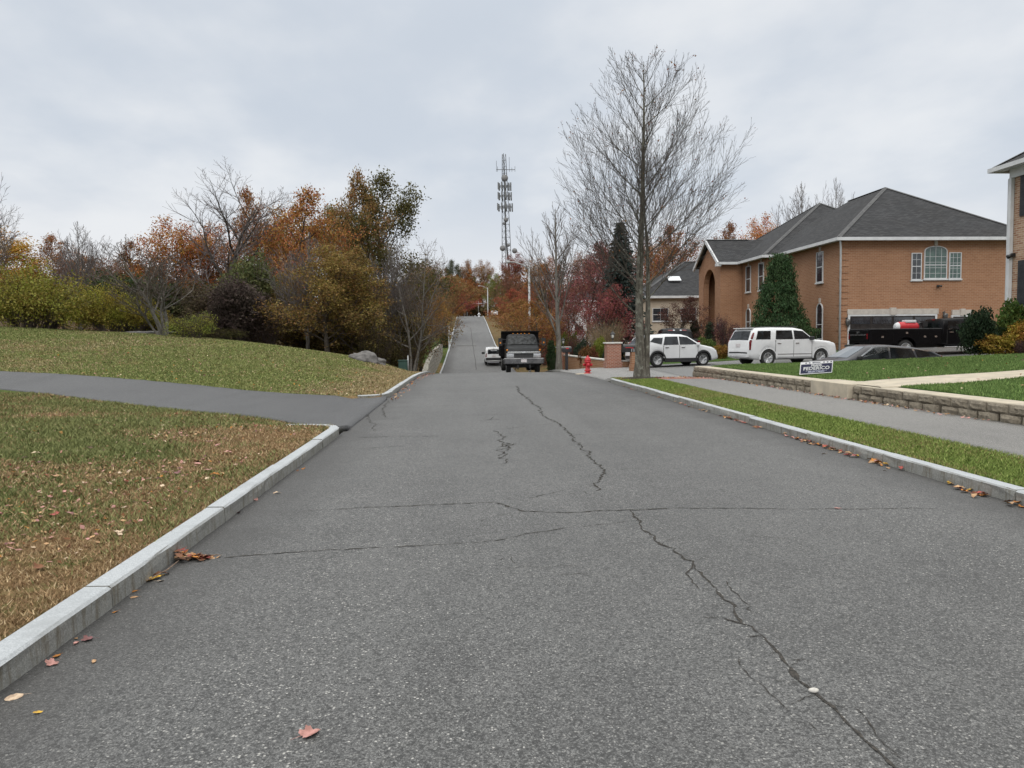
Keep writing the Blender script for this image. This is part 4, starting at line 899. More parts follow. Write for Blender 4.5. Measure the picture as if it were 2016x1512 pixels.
for a in [
 ('arching', 60, 41.2, 512, 330, (.17,.155,.022), 'large arching yellow green bush at the left on the mound'),
 ('arching', 232, 40.6, 553, 190, (.19,.165,.020), 'lower yellow green bush right of the large arching bush'),
 ('brush', 376, 38.2, 612, 95, (.20,.21,.03), 'small yellow green sapling right of the V stemmed tree'),
 ('loose', 465, 41.5, 548, 150, (.060,.036,.032), 'dark purple leaved bush in front of the woods'),
 ('loose', 478, 46, 502, 140, (.085,.095,.034), 'grey green bush behind the dark purple bush'),
 ('brush', 520, 43, 590, 120, (.10,.055,.035), 'brown brush right of the dark purple bush'),
 ('loose', 410, 44, 560, 120, (.065,.050,.028), 'dull brown bush left of the dark purple bush'),
 ('loose', 265, 50, 535, 180, (.035,.052,.018), 'dark green bush behind the yellow green bushes'),
 ('loose', 350, 50, 555, 160, (.055,.05,.02), 'dark olive bush behind the V stemmed tree'),
 ('loose', 590, 47.5, 590, 130, (.12,.085,.02), 'low olive gold bush left of the dark trunk'),
 ('loose', 700, 48, 600, 140, (.13,.085,.018), 'low golden bush right of the dark trunk'),
 ('loose', 765, 48.5, 595, 130, (.065,.062,.020), 'dark olive bush behind the boulders'),
 ('brush', 745, 44.5, 640, 120, (.075,.06,.02), 'low brown brush just behind the boulders'),
 ('brush', 805, 46, 650, 90, (.08,.06,.022), 'low dry brush around the foot of the leaning tree'),
 ('loose', 806, 52, 598, 100, (.075,.055,.02), 'brown green thicket left of the block wall'),
 ('loose', 640, 52, 585, 150, (.08,.06,.02), 'dark bush in the gap behind the golden trees'),
 ('loose', 520, 52, 545, 140, (.10,.07,.028), 'brown bush deep between purple bush and golden trees'),
 ('brush', 290, 42, 600, 90, (.09,.075,.03), 'brown brush between the yellow green bushes and V stemmed tree'),
 ('brush', 430, 40.5, 640, 110, (.10,.09,.03), 'low tangled brush in front of the dark purple bush'),
]: plant(*a, cat='bush', group=W)
plant('clipped', 875, 108, 655, 20, (.02,.035,.012), 'small clipped dark bush on the far left lawn', 'bush')

# far hill up the road
HG = 'trees on the far hill'
hill = [('oak', 890, 250, 512, 60, (.05,.055,.025), 'dark green oak on the far hill left of the road top'), ('leafy', 925, 262, 512, 62, (.17,.08,.025), 'brown orange tree on the far hill above the road top'),
 ('leafy', 958, 270, 514, 56, (.19,.09,.022), 'orange tree on the far hill left of the mast'), ('leafy', 1000, 275, 500, 80, (.16,.04,.02), 'dark red domed tree under the mast'),
 ('leafy', 1050, 262, 508, 70, (.22,.10,.018), 'golden orange tree on the far hill right of the mast'), ('leafy2', 978, 215, 540, 56, (.14,.15,.035), 'yellow green tree beside the road top'),
 ('sparse', 1012, 190, 530, 70, (.15,.07,.04), 'brownish bare tree right of the yellow green tree'), ('leafy', 1095, 255, 505, 80, (.20,.08,.02), 'rust tree on the far hill behind the red maples'),
 ('leafy', 1150, 250, 500, 90, (.17,.07,.025), 'brown tree on the far hill behind the spruce'), ('leafy2', 950, 235, 556, 44, (.19,.07,.02), 'low rust tree closing the road top'), ('leafy2', 912, 222, 548, 66, (.20,.075,.02), 'low orange brown tree left of the road top'),
 ('leafy', 860, 240, 515, 70, (.14,.07,.025), 'brown tree on the far hill behind the leaning tree'), ('leafy', 1300, 160, 470, 120, (.22,.09,.022), 'orange brown tree between the street tree and the grey roof'), ('leafy', 1230, 170, 480, 110, (.16,.07,.03), 'brown tree far behind the spruce'), ('leafy2', 1040, 205, 560, 60, (.20,.07,.025), 'rust tree behind the near street lamp')]
for a in hill: plant(*a, group=HG)
RG = 'trees behind the houses'
for a in [('sparse', 1345, 92, 448, 150, (.21,.085,.03), 'thin orange tree above the grey roof of the middle house'), ('sparse', 1408, 88, 440, 110, (.18,.075,.03), 'thin brown tree left of the bright orange tree'),
 ('leafy', 1478, 92, 428, 120, (.33,.115,.016), 'bright orange tree behind the brick portico roof'), ('upright', 1585, 98, 352, 125, (.2,.1,.05), 'bare tree behind the brick house roof, left of two'), ('upright', 1648, 98, 350, 90, (.2,.1,.05), 'bare tree behind the brick house roof, right of two')]: plant(*a, group=RG)
for a in [('vase', 1098, 47.5, 398, 190, (.2,.1,.05), 'bare vase shaped street tree right of the dump truck'), ('sparse', 1150, 62, 492, 170, (.20,.070,.062), 'crimson maple behind the black mailbox'), ('sparse', 1205, 66, 470, 150, (.165,.055,.050), 'dark red maple left of the spruce'),
 ('leafy2', 1120, 70, 560, 110, (.20,.075,.055), 'low dense red maple right of the near street lamp'), ('sparse', 1175, 56, 560, 130, (.22,.055,.05), 'small bright red maple beside the spruce'), ('sparse', 1016, 80, 588, 150, (.22,.115,.03), 'orange tree overhanging the right edge of the far road'), ('sparse', 1056, 64, 590, 150, (.24,.11,.028), 'small golden orange tree leaning over the road behind the truck'), ('sparse', 1015, 120, 570, 90, (.26,.07,.03), 'pinkish orange tree right of the second street lamp'),
 ('spruce', 1222, 58, 426, 125, (.028,.040,.034), 'tall blue green spruce left of the street tree'), ('weeping', 1537, 47.6, 500, 118, (.026,.056,.017), 'weeping green conifer against the brick house'), ('sparse', 1328, 54, 584, 125, (.085,.036,.028), 'small dark red tree in front of the middle house')]: plant(*a)
for a in [('clipped', 1580, 45.6, 627, 64, (.032,.062,.018), 'domed green shrub at the right foot of the weeping conifer'), ('column', 1368, 55, 628, 26, (.022,.034,.018), 'dark narrow evergreen left of the portico'), ('column', 1398, 52, 632, 26, (.024,.036,.018), 'dark narrow evergreen in front of the portico pier'),
 ('brush', 1432, 50, 618, 62, (.085,.028,.032), 'purple brown shrub in front of the portico'), ('clipped', 1386, 47, 663, 52, (.07,.105,.018), 'low clipped yellow green hedge behind the white crossover'), ('round', 1420, 45, 678, 40, (.21,.12,.02), 'small orange shrub by the nose of the white crossover'),
 ('round', 1362, 58, 648, 30, (.12,.15,.09), 'pale flowered shrub behind the black pickup'), ('twiggy', 1190, 52, 624, 125, (.22,.15,.08), 'light brown twiggy shrub behind the low brick wall'), ('clipped', 1146, 49, 667, 34, (.022,.036,.020), 'dark clipped dome behind the black mailbox'), ('round', 1180, 47, 664, 42, (.15,.16,.02), 'yellow green shrub behind the low brick wall'),
 ('round', 1158, 46, 680, 40, (.13,.055,.02), 'rusty shrub behind the low brick wall'), ('clipped', 1196, 45, 678, 24, (.03,.042,.028), 'grey green shrub beside the left gate pillar'), ('column', 1085, 50, 668, 22, (.025,.05,.016), 'green columnar shrub right of the dump truck'), ('clipped', 1091, 48.5, 700, 16, (.03,.05,.018), 'small green ball shrub at the foot of the columnar shrub'),
 ('round', 1118, 60, 655, 50, (.10,.11,.02), 'olive shrub behind the far brick pillar'), ('loose', 1078, 80, 634, 60, (.20,.045,.035), 'small red shrub right of the near street lamp'), ('brush', 1135, 55, 655, 50, (.12,.04,.03), 'brownish red shrub behind the dark clipped dome'),
 ('round', 1928, 28.6, 607, 86, (.020,.036,.016), 'dark glossy holly bush at the back edge of the lawn'), ('round', 2005, 29.2, 592, 110, (.055,.095,.016), 'bright green bush against the right house'), ('round', 1975, 27.6, 655, 90, (.23,.155,.018), 'yellow orange low shrub in front of the bright green bush'), ('round', 2022, 27.3, 632, 80, (.27,.165,.018), 'taller yellow orange shrub at the right picture edge'), ('brush', 2012, 27.0, 660, 50, (.085,.04,.04), 'purplish twiggy shrub among the yellow orange shrubs')]:
    b = float(lawn_z(at(a[1], 700, a[2])[0])) if a[1] > 1900 else None
    plant(*a, cat='bush', base=b)
def far_woods():
    r = np.random.default_rng(99); cs, vv, col = [], [], []; pal = np.array([(.17,.07,.025), (.20,.10,.025), (.09,.07,.03), (.05,.05,.025), (.15,.05,.03), (.12,.09,.05)])
    for i in range(420):
        a = r.uniform(-1.25, 1.35); d = r.uniform(210, 330); x, y = d*math.sin(a), d*math.cos(a)
        if -8 < x < 14 and y < 225: continue
        h = r.uniform(9, 14)*(1.0 if a < .2 else .8); w = h*r.uniform(.32, .45); b = H(x, y); n = 420; q = r.normal(size=(n, 3)); q /= np.linalg.norm(q, axis=1, keepdims=True); q *= (r.random((n, 1))**.35)*(1+.2*np.sin(q[:, :1]*6+i))
        cs.append(np.array([x, y, b+h*.55]) + q*np.array([w, w, h*.48])); col.append(np.tile(pal[r.integers(6)]*r.uniform(.8, 1.2), (n, 1))*r.uniform(.7, 1.3, (n, 1)))
    for i in range(150):
        a = r.uniform(-.45, .45); d = r.uniform(216, 250); x, y = d*math.sin(a), d*math.cos(a); b = H(x, y); n = 160
        if -6 < x < 9 and y < 218: continue
        q = r.normal(size=(n, 3)); q /= np.linalg.norm(q, axis=1, keepdims=True); cs.append(np.array([x, y, b+1.6]) + q*np.array([3.4, 2.5, 2.2])*r.random((n, 1))**.4); col.append(np.tile(pal[r.integers(6)]*.8, (n, 1))*r.uniform(.7, 1.3, (n, 1)))
    c = np.concatenate(cs); V, F = quads(c, r.uniform(.8, 1.7, len(c)), r); setp(npmesh('far_woods', V, F, M_BLADE, col=np.repeat(np.concatenate(col), 4, 0)), kind='stuff')
far_woods()
for k, (root, *_q) in PROTO.items():
    if not root['used']:
        for ch in list(root.children): bpy.data.objects.remove(ch)
        bpy.data.objects.remove(root)
    else: del root['used']
for o in bpy.data.objects:
    if 'used' in o: del o['used']
# ---------------------------------------------------------------- houses
M_BRICK = brickmat('orange brick', (.315,.155,.085), (.385,.200,.112), (.40,.275,.19), .30, .10, .012)
M_BRICK2 = brickmat('mixed brick', (.30,.155,.095), (.48,.33,.225), (.48,.40,.32), .26, .088, .013)
M_BRICK3 = brickmat('beige brick', (.46,.39,.30), (.54,.47,.38), (.5,.45,.38), .21, .075, .010)
M_BRICKR = brickmat('red brick', (.27,.085,.05), (.36,.13,.08), (.42,.34,.28), .21, .072, .012)
M_SHING = brickmat('shingle', (.038,.039,.042), (.066,.067,.070), (.02,.02,.021), .32, .145, .012, .95, .4)
M_WHITE = pm('white paint', (.62,.63,.64), (.54,.55,.56), 2, .6)
M_CURT = pm('curtained glass', (.07,.125,.105), (.035,.07,.062), 3.5, .08, spec=.8)
M_GLASS = pm('window glass', (.035,.045,.055), (.012,.015,.02), 1.2, .05, spec=.9)
M_STONE = pm('cast stone', (.52,.48,.43), (.44,.40,.36), 5, .85)
M_BLACK = pm('black paint', (.012,.012,.013), (.02,.02,.021), 6, .35)
M_BROWNB = pm('dark garage door', (.020,.016,.015), (.030,.024,.022), 4, .45)
M_DGREY = pm('dark shutter', (.018,.02,.024), (.03,.032,.036), 5, .6)
def plane_at(px, py, axis, val):
    d = ray(px, py); return EYE + d*((val-EYE[axis])/d[axis])
def fbox(m, c, U, N, u0, u1, v0, v1, n0, n1, mi=0):
    P = [Vector(c)+U*u+N*n+Vector((0, 0, v)) for n in (n0, n1) for u, v in ((u0, v0), (u1, v0), (u1, v1), (u0, v1))]
    m.add(P, [(3,2,1,0),(4,5,6,7),(0,1,5,4),(1,2,6,5),(2,3,7,6),(3,0,4,7)], mi)
UX, UY = Vector((1, 0, 0)), Vector((0, 1, 0))
def window(par, c, U, N, w, h, arch=0.0, mun=(2, 2), glass=None, key=False, sill=True, fr=.05):
    m = MB(); hw_ = w/2
    for a, b, e, f in ((-hw_, -hw_+fr, 0, h), (hw_-fr, hw_, 0, h), (-hw_+fr, hw_-fr, 0, fr)): fbox(m, c, U, N, a, b, e, f, 0, .07)
    if arch:
        n = 10; A = [(-math.cos(PI*i/n)*hw_, h+math.sin(PI*i/n)*arch) for i in range(n+1)]; B = [(-math.cos(PI*i/n)*(hw_-fr), h+math.sin(PI*i/n)*(arch-fr)) for i in range(n+1)]
        for i in range(n):
            P = [Vector(c)+U*u+N*k+Vector((0, 0, v)) for k in (0, .07) for u, v in (A[i], A[i+1], B[i+1], B[i])]
            m.add(P, [(3,2,1,0),(4,5,6,7),(0,1,5,4),(1,2,6,5),(2,3,7,6),(3,0,4,7)])
    else: fbox(m, c, U, N, -hw_+fr, hw_-fr, h-fr, h, 0, .07)
    fbox(m, c, U, N, -hw_+fr, hw_-fr, h*.5-.025, h*.5+.025, 0, .055)
    tw = .018
    for i in range(1, mun[0]): fbox(m, c, U, N, -hw_+w*i/mun[0]-tw/2, -hw_+w*i/mun[0]+tw/2, fr, h-fr+arch*.9*(1-abs(2*i/mun[0]-1)**2), 0, .045)
    for i in range(1, mun[1]):
        if abs(i/mun[1]-.5) > .05: fbox(m, c, U, N, -hw_+fr, hw_-fr, h*i/mun[1]-tw/2, h*i/mun[1]+tw/2, 0, .044)
    o = m.build('window', M_WHITE, par)
    g = MB(); pts = [(-hw_+fr, fr), (hw_-fr, fr), (hw_-fr, h-(0 if arch else fr))] + ([(math.cos(PI*i/10)*(hw_-fr), h+math.sin(PI*i/10)*(arch-fr)) for i in range(1, 10)] if arch else []) + [(-hw_+fr, h-(0 if arch else fr))]
    g.add([Vector(c)+U*u+N*.03+Vector((0, 0, v)) for u, v in pts], [list(range(len(pts)))]); g.build('pane', glass or M_GLASS, o)
    if sill: s = MB(); fbox(s, c, U, N, -hw_-.05, hw_+.05, -.09, -.002, 0, .11); s.build('sill', M_WHITE, o)
    if key: k = MB(); fbox(k, c, U, N, -.09, .09, h+arch+.03, h+arch+.33, 0, .07); k.build('keystone', M_STONE, o)
    return o
def win_px(par, axis, val, pxa, pxb, pt, pb, **kw):
    a, b = plane_at(pxa, pb, axis, val), plane_at(pxb, pb, axis, val); t = plane_at((pxa+pxb)/2, pt, axis, val)
    c = (a+b)/2; ar = kw.get('arch', 0)
    if axis == 1: return window(par, (c[0], val, c[2]), UX, Vector((0, -1, 0)), abs(b[0]-a[0]), t[2]-c[2]-ar, **kw)
    return window(par, (val, c[1], c[2]), -UY, Vector((-1, 0, 0)), abs(b[1]-a[1]), t[2]-c[2]-ar, **kw)
def sconce(par, c, s=1.0):
    m = MB(); x, y, z = c; m.box((x, y, z+.25*s), (.1, .1, .1)); m.tube([(x, y, z+.25*s), (x-.02, y-.18, z+.34*s), (x, y-.2, z+.22*s)], .018, 5)
    m.lathe([(.02, .24*s), (.10*s, .2*s), (.12*s, .15*s), (.09*s, -.05*s), (.05*s, -.1*s), (.02, -.14*s)], (x, y-.2, z), 8); m.build('wall_lamp', pm('pewter', (.16,.155,.15), (.1,.1,.1), 9, .4, .6), par)
def hip(m, x0, x1, y0, y1, z, s, ridge=None, th=.0):
    if (x1-x0) <= (y1-y0): k = (x1-x0)/2; A, B = ((x0+x1)/2, y0+k, z+k*s), ((x0+x1)/2, y1-k, z+k*s)
    else: k = (y1-y0)/2; A, B = (x0+k, (y0+y1)/2, z+k*s), (x1-k, (y0+y1)/2, z+k*s)
    v = [(x0, y0, z), (x1, y0, z), (x1, y1, z), (x0, y1, z), A, B]
    if (x1-x0) <= (y1-y0): f = [(0, 1, 4), (1, 2, 5, 4), (2, 3, 5), (3, 0, 4, 5)]
    else: f = [(0, 1, 5, 4), (1, 2, 5), (2, 3, 4, 5), (3, 0, 4)]
    m.add(v, f + [(3, 2, 1, 0)])
    return A, B
def caps(par, lines):
    m = MB()
    for a, b in lines:
        a, b = Vector(a), Vector(b); d = (b-a).normalized(); n = Vector((-d.y, d.x, 0)).normalized()*.16
        m.add([a+n+Vector((0, 0, -.02)), a+Vector((0, 0, .05)), a-n+Vector((0, 0, -.02)), b+n+Vector((0, 0, -.02)), b+Vector((0, 0, .05)), b-n+Vector((0, 0, -.02))], [(0, 1, 4, 3), (1, 2, 5, 4)])
    m.build('ridge_cap', pm('ridge shingle', (.095,.095,.095), (.07,.07,.072), 3, .95), par)
def brick_house():
    t = thing('brick_house', 'large orange brick house with hipped grey roof, arched portico and dark garage door', 'house', (22.62, 45, .6))
    Z = 7.35; S = .65; ZE = 7.45
    w = MB(); w.bb(22.62, 34.5, 45, 54.6, -.6, Z); w.bb(21.83, 36.4, 54.5, 69.1, -.7, Z-.003)
    # portico: side walls, back wall, gable front with arch
    py0, py1, pxf = 59.5, 65.1, 20.08; yc = 62.3; a0, a1 = 60.87, 63.83; zt = 7.15; ar = (a1-a0)/2; zs = zt-ar; gz = 7.35+2.8*.66
    w.bb(pxf+.45, 21.83, py0, py0+.4, -.7, Z-.006); w.bb(pxf+.45, 21.83, py1-.4, py1, -.7, Z-.006)
    n = 12; arch_ = [(yc - math.cos(PI*i/n)*ar, zs + math.sin(PI*i/n)*ar) for i in range(n+1)]
    outer = []
    for y, z in arch_:
        outer.append((y, Z + (gz-Z)*(1-abs(y-yc)/(py1-yc))))
    for (xa) in (pxf, pxf+.45):
        V = [(xa, y, z) for y, z in arch_] + [(xa, y, z) for y, z in outer]; F = [(i, i+1, n+2+i, n+1+i) for i in range(n)]
        w.add(V, F); e0, e1 = outer[0], outer[-1]
        w.add([(xa, py0, -.7), (xa, a0, -.7), (xa, a0, zs), (xa, e0[0], e0[1]), (xa, py0, Z)], [(0, 1, 2, 3, 4)]); w.add([(xa, a1, -.7), (xa, py1, -.7), (xa, py1, Z), (xa, e1[0], e1[1]), (xa, a1, zs)], [(0, 1, 2, 3, 4)])
    ed = [(a0, -.7)] + arch_ + [(a1, -.7)]
    w.add([(x, y, z) for x in (pxf, pxf+.45) for y, z in ed], [(i, i+1, n+3+i+1, n+3+i) for i in range(n+2)])
    for y in (py0, py1): w.add([(pxf, y, -.7), (pxf+.45, y, -.7), (pxf+.45, y, Z), (pxf, y, Z)], [(0, 1, 2, 3)])
    w.build('wall', M_BRICK, t)
    d = MB(); d.bb(21.6, 21.81, 61.5, 63.1, .6, 3.2); d.build('front_door', M_BROWNB, t)
    d = MB(); d.bb(20.55, 21.82, 59.95, 64.65, .3, .72); d.build('porch_floor', M_STONE, t)
    r_ = MB(); A, B = hip(r_, 22.17, 34.97, 44.55, 62.0, ZE, S); A2, B2 = hip(r_, 21.38, 36.84, 54.05, 69.55, ZE+.004, S)
    rz = ZE+.008+3.2*.66
    r_.add([(19.78, 59.1, ZE+.008), (19.78, 62.3, rz), (19.78, 65.5, ZE+.008), (26.5, 59.1, ZE+.008), (26.5, 62.3, rz), (26.5, 65.5, ZE+.008)], [(0, 1, 4, 3), (1, 2, 5, 4)])
    roof = r_.build('roof', M_SHING, t)
    caps(roof, [((22.17, 44.55, ZE), A), ((34.97, 44.55, ZE), A), (A, (A[0], 56.2, A[2])), ((21.38, 54.05, ZE), A2), ((36.84, 54.05, ZE), A2), ((21.38, 69.55, ZE), B2), ((19.78, 62.3, rz), (23.3, 62.3, rz))])
    g = MB()
    def gut(x0, x1, y0, y1): g.bb(x0, x1, y0, y1, ZE-.20, ZE-.01)
    gut(22.02, 35.1, 44.40, 44.56); gut(22.02, 22.18, 44.56, 53.9); gut(21.23, 22.02, 53.90, 54.06); gut(21.23, 21.39, 54.06, 58.95); gut(19.78, 21.23, 58.95, 59.11); gut(34.97, 35.1, 44.56, 54)
    g.bb(22.18, 22.62, 44.56, 54.0, ZE-.14, ZE-.03); g.bb(22.62, 34.9, 44.56, 45, ZE-.141, ZE-.031); g.bb(21.39, 21.83, 54.06, 58.95, ZE-.142, ZE-.032)
    for y0, sg in ((59.1, 1), (65.5, -1)):
        L = math.hypot(3.2, rz-ZE); an = math.atan2(rz-ZE, 3.2)
        g.box((19.72, y0+sg*1.6, (ZE+rz)/2-.10), (.12, L+.05, .24), 0, 0, an*sg)
    g.box((19.78, 59.2, ZE-.22), (.4, .35, .22)); g.build('gutter', M_WHITE, t)
    p = MB(); p.tube([(22.24, 44.5, ZE-.15), (22.47, 44.85, ZE-.55), (22.5, 44.88, .55)], .06, 8); p.build('downspout', M_WHITE, t)
    q = MB()
    for k in range(17): q.bb(22.58, 22.62+.42, 44.965, 45.0+(.5 if k % 2 else .34), .75+k*.385, .75+k*.385+.30)
    q.build('quoin', M_BRICK, t)
    # garage front
    win_px(t, 1, 45.0, 1793, 1813, 498, 551, mun=(2, 4)); win_px(t, 1, 45.0, 1818, 1863, 484, 549, arch=.32, mun=(4, 5), glass=M_CURT, key=True); win_px(t, 1, 45.0, 1867, 1891, 497, 549, mun=(3, 5), glass=M_CURT)
    G = lambda px, py: plane_at(px, py, 1, 45.0)
    x0, x1 = G(1672, 640)[0], G(1839, 640)[0]; z1 = G(1755, 622)[2]
    dr = MB(); dr.bb(x0, x1, 44.93, 45.0, .5, z1); 
    for k in range(1, 4): dr.bb(x0, x1, 44.915, 44.93, .5+(z1-.5)*k/4-.012, .5+(z1-.5)*k/4+.012)
    for k in range(1, 8): dr.bb(x0+(x1-x0)*k/8-.02, x0+(x1-x0)*k/8+.02, 44.918, 44.93, .52, z1-.02)
    do = dr.build('garage_door', M_BROWNB, t)
    for k in range(4):
        a = x0+(x1-x0)*(k+.06)/4; b = x0+(x1-x0)*(k+.94)/4; g2 = MB(); g2.bb(a, b, 44.905, 44.93, z1-.46, z1-.08)
        for j in range(7): g2.tube([(a+(b-a)*j/7, 44.90, z1-.42), (a+(b-a)*(j+.5)/7, 44.90, z1-.22), (a+(b-a)*(j+1)/7, 44.90, z1-.42)], .012, 4, 1)
        g2.build('door_light', [pm('garage glass', (.05,.055,.065), (.03,.032,.04), 3, .1, spec=.8), M_BLACK], do)
    f = MB(); f.bb(x0-.13, x0, 44.90, 45, .4, z1+.10); f.bb(x1, x1+.13, 44.90, 45, .4, z1+.10); f.bb(x0, x1, 44.90, 45, z1, z1+.10); f.build('door_frame', M_WHITE, t)
    l = MB(); l.bb(x0-.16, x1+.2, 44.89, 45, z1+.10, z1+.42); l.bb((x0+x1)/2-.18, (x0+x1)/2+.18, 44.85, 45, z1+.06, z1+.50); l.build('lintel', M_STONE, t)
    xa, xb = G(1874, 640)[0], G(1911, 640)[0]; l = MB(); l.bb(xa-.05, xb+.05, 44.89, 45, z1+.02, z1+.34); l.bb((xa+xb)/2-.15, (xa+xb)/2+.15, 44.85, 45, z1-.02, z1+.40); l.build('lintel', M_STONE, t)
    f = MB(); f.bb(xa, xb, 44.92, 45, .6, z1); f.build('side_door', M_BROWNB, t); f = MB(); f.bb(xa-.1, xa, 44.9, 45, .5, z1+.02); f.bb(xb, xb+.1, 44.9, 45, .5, z1+.02); f.bb(xa, xb, 44.895, 45, z1-.08, z1+.019); f.build('door_frame', M_WHITE, t)
    for px, py in ((1666, 638), (1857, 626)): a = G(px, py); sconce(t, (a[0], 45, a[2]), 1.3)
    a = G(1846, 563); m = MB(); m.box((a[0], 44.96, a[2]), (.14, .08, .12)); m.tube([(a[0], 44.95, a[2]), (a[0]-.13, 44.78, a[2]-.04)], [.03, .07], 8); m.tube([(a[0], 44.95, a[2]), (a[0]+.13, 44.78, a[2]-.02)], [.03, .07], 8); m.build('floodlight', M_BLACK, t)
    # road-facing side
    win_px(t, 0, 22.62, 1608, 1621, 496, 556, mun=(1, 2), key=True); win_px(t, 0, 22.62, 1608, 1620, 597, 668, arch=.42, mun=(1, 2), key=True)
    win_px(t, 0, 21.83, 1469, 1478.5, 524, 575, mun=(1, 2), key=True); win_px(t, 0, 21.83, 1494, 1504, 517, 571, mun=(1, 2), key=True); win_px(t, 0, 21.83, 1469.5, 1478, 607, 650, arch=.4, mun=(1, 2), key=True)
    for y in (60.2, 64.4): sconce(t, (20.08, y, 2.4), 1.1)
brick_house()
def simple_house(name, label, x0, x1, y0, y1, zb, ze, s, wall, over=.4, wins=(), ridge='hip'):
    t = thing('house' if not name else name, label, 'house', (x0, y0, zb)); w = MB(); w.bb(x0, x1, y0, y1, zb-1.5, ze); w.build('wall', wall, t)
    r_ = MB(); A, B = hip(r_, x0-over, x1+over, y0-over, y1+over, ze+.06, s); ro = r_.build('roof', M_SHING, t)
    caps(ro, [((x0-over, y0-over, ze+.06), A), ((x1+over, y0-over, ze+.06), B if (x1-x0) > (y1-y0) else A), (A, B)])
    g = MB(); o = over
    for b in ((x0-o-.1, x1+o+.1, y0-o-.1, y0-o), (x0-o-.1, x1+o+.1, y1+o, y1+o+.1), (x0-o-.1, x0-o, y0-o, y1+o), (x1+o, x1+o+.1, y0-o, y1+o)): g.bb(*b, ze-.16, ze+.07)
    g.bb(x0-o, x1+o, y0-o, y1+o, ze-.02, ze+.05); g.build('gutter', M_WHITE, t)
    for (side, pos, z, ww, hh) in wins:
        if side == 'y': window(t, (pos, y0, z), UX, Vector((0, -1, 0)), ww, hh)
        else: window(t, (x0, pos, z), -UY, Vector((-1, 0, 0)), ww, hh)
    return t, ro
ze = float(at(1340, 584, 75)[2])
hm, ro = simple_house('house', 'beige brick house with a grey roof behind the street tree', XO(1262, 75), XO(1262, 75)+17, 75, 87, .6, ze, .62, M_BRICK3, wins=[('y', XO(1355, 75), 3.2, 1.6, 1.3), ('y', XO(1300, 75), 3.2, 1.6, 1.3), ('y', XO(1330, 75), 1.0, 1.4, 1.2), ('x', 80, 1.2, 1.4, 1.3)])
m = MB(); p = at(1318, 536, 79.0); m.box((p[0], 77.2, ze+1.95), (1.3, .9, .08), 0, 0, math.atan(.62)); m.build('skylight', pm('skylight', (.7,.72,.74), (.6,.62,.65), 3, .2), ro)
simple_house('house', 'pale house half hidden behind the red maples', XO(1120, 105), XO(1120, 105)+13, 105, 116, .8, float(at(1180, 592, 105)[2]), .5, M_WHITE, wins=[('y', XO(1140, 105), 2, 1.3, 1.4), ('y', XO(1200, 105), 2, 1.3, 1.4)])
def right_house():
    X = XO(1983, 30.0); Y1_, Y0_ = 30.0, 9.0; zb = .85; e = plane_at(1957, 336, 0, X-.5); ze = e[2]+.1
    t = thing('brick_house', 'mixed brick house with black shutters and white corner pipe, cut by the right edge', 'house', (X, Y0_, zb)); w = MB(); w.bb(X, X+12, Y0_, Y1_, -.5, ze-.02); w.build('wall', M_BRICK2, t)
    r_ = MB(); A, B = hip(r_, X-.5, X+12.5, Y0_-.5, Y1_+.5, ze, .62); ro = r_.build('roof', M_SHING, t); caps(ro, [((X-.5, Y1_+.5, ze), B)])
    g = MB(); g.bb(X-.62, X-.5, Y0_-.6, Y1_+.62, ze-.17, ze); g.bb(X-.5, X+12.5, Y1_+.5, Y1_+.62, ze-.17, ze); g.bb(X-.5, X, Y0_-.5, Y1_+.5, ze-.12, ze-.02); g.bb(X-.12, X, Y0_, Y1_, ze-.5, ze-.12); g.build('gutter', M_WHITE, t)
    d = MB(); d.bb(X-.16, X-.02, Y1_-.17, Y1_-.03, .8, ze-.5); d.bb(X-.09, X-.001, Y1_-.03, Y1_+.12, .8, ze-.5); d.build('downspout', M_WHITE, t)
    for yc in (28.4, 24.5, 20, 15.5, 11.5):
        for (z, h) in ((float(plane_at(2005, 427, 0, X)[2]), 1.75), (float(plane_at(2005, 602, 0, X)[2]), 1.8)):
            window(t, (X, yc, z), -UY, Vector((-1, 0, 0)), 1.1, h, mun=(3, 4))
            for s in (-1, 1):
                k = MB(); yy = yc+s*.83; k.bb(X-.05, X-.001, yy-.25, yy+.25, z, z+h)
                for j in range(14): k.bb(X-.065, X-.05, yy-.2, yy+.2, z+.08+j*(h-.16)/14, z+.08+(j+.55)*(h-.16)/14)
                k.build('shutter', M_DGREY, t)
    p = plane_at(1998, 502, 0, X); k = MB(); k.box((X-.08, p[1], p[2]), (.12, .12, .14)); k.tube([(X-.1, p[1], p[2]), (X-.3, p[1], p[2]-.08)], [.05, .09], 8); k.build('floodlight', M_BLACK, t)
right_house()

# ---------------------------------------------------------------- walls, pillars, posts
M_CAP = pm('white cap stone', (.60,.58,.54), (.5,.48,.44), 5, .8)
M_LGLASS = pm('lantern glass', (.55,.55,.5), (.45,.45,.42), 9, .15)
def lantern(x, y, z, label, s=1.0):
    t = thing('lantern', label, 'lantern', (x, y, z)); m = MB(); m.lathe([(.07*s, 0), (.07*s, .03*s), (.025*s, .06*s), (.025*s, .17*s), (.08*s, .2*s), (.085*s, .215*s)], (x, y, z), 8)
    for k in range(4):
        q = PI/4+PI/2*k; m.tube([(x+.075*s*math.cos(q), y+.075*s*math.sin(q), z+.21*s), (x+.115*s*math.cos(q), y+.115*s*math.sin(q), z+.42*s)], .010*s, 4)
    m.lathe([(.15*s, .42*s), (.13*s, .45*s), (.06*s, .52*s), (.03*s, .56*s), (.035*s, .58*s), (.0, .62*s)], (x, y, z), 8); m.build('frame', M_BLACK, t)
    g = MB(); g.lathe([(.07*s, .215*s), (.105*s, .415*s)], (x, y, z), 8); g.build('glass', M_LGLASS, t)
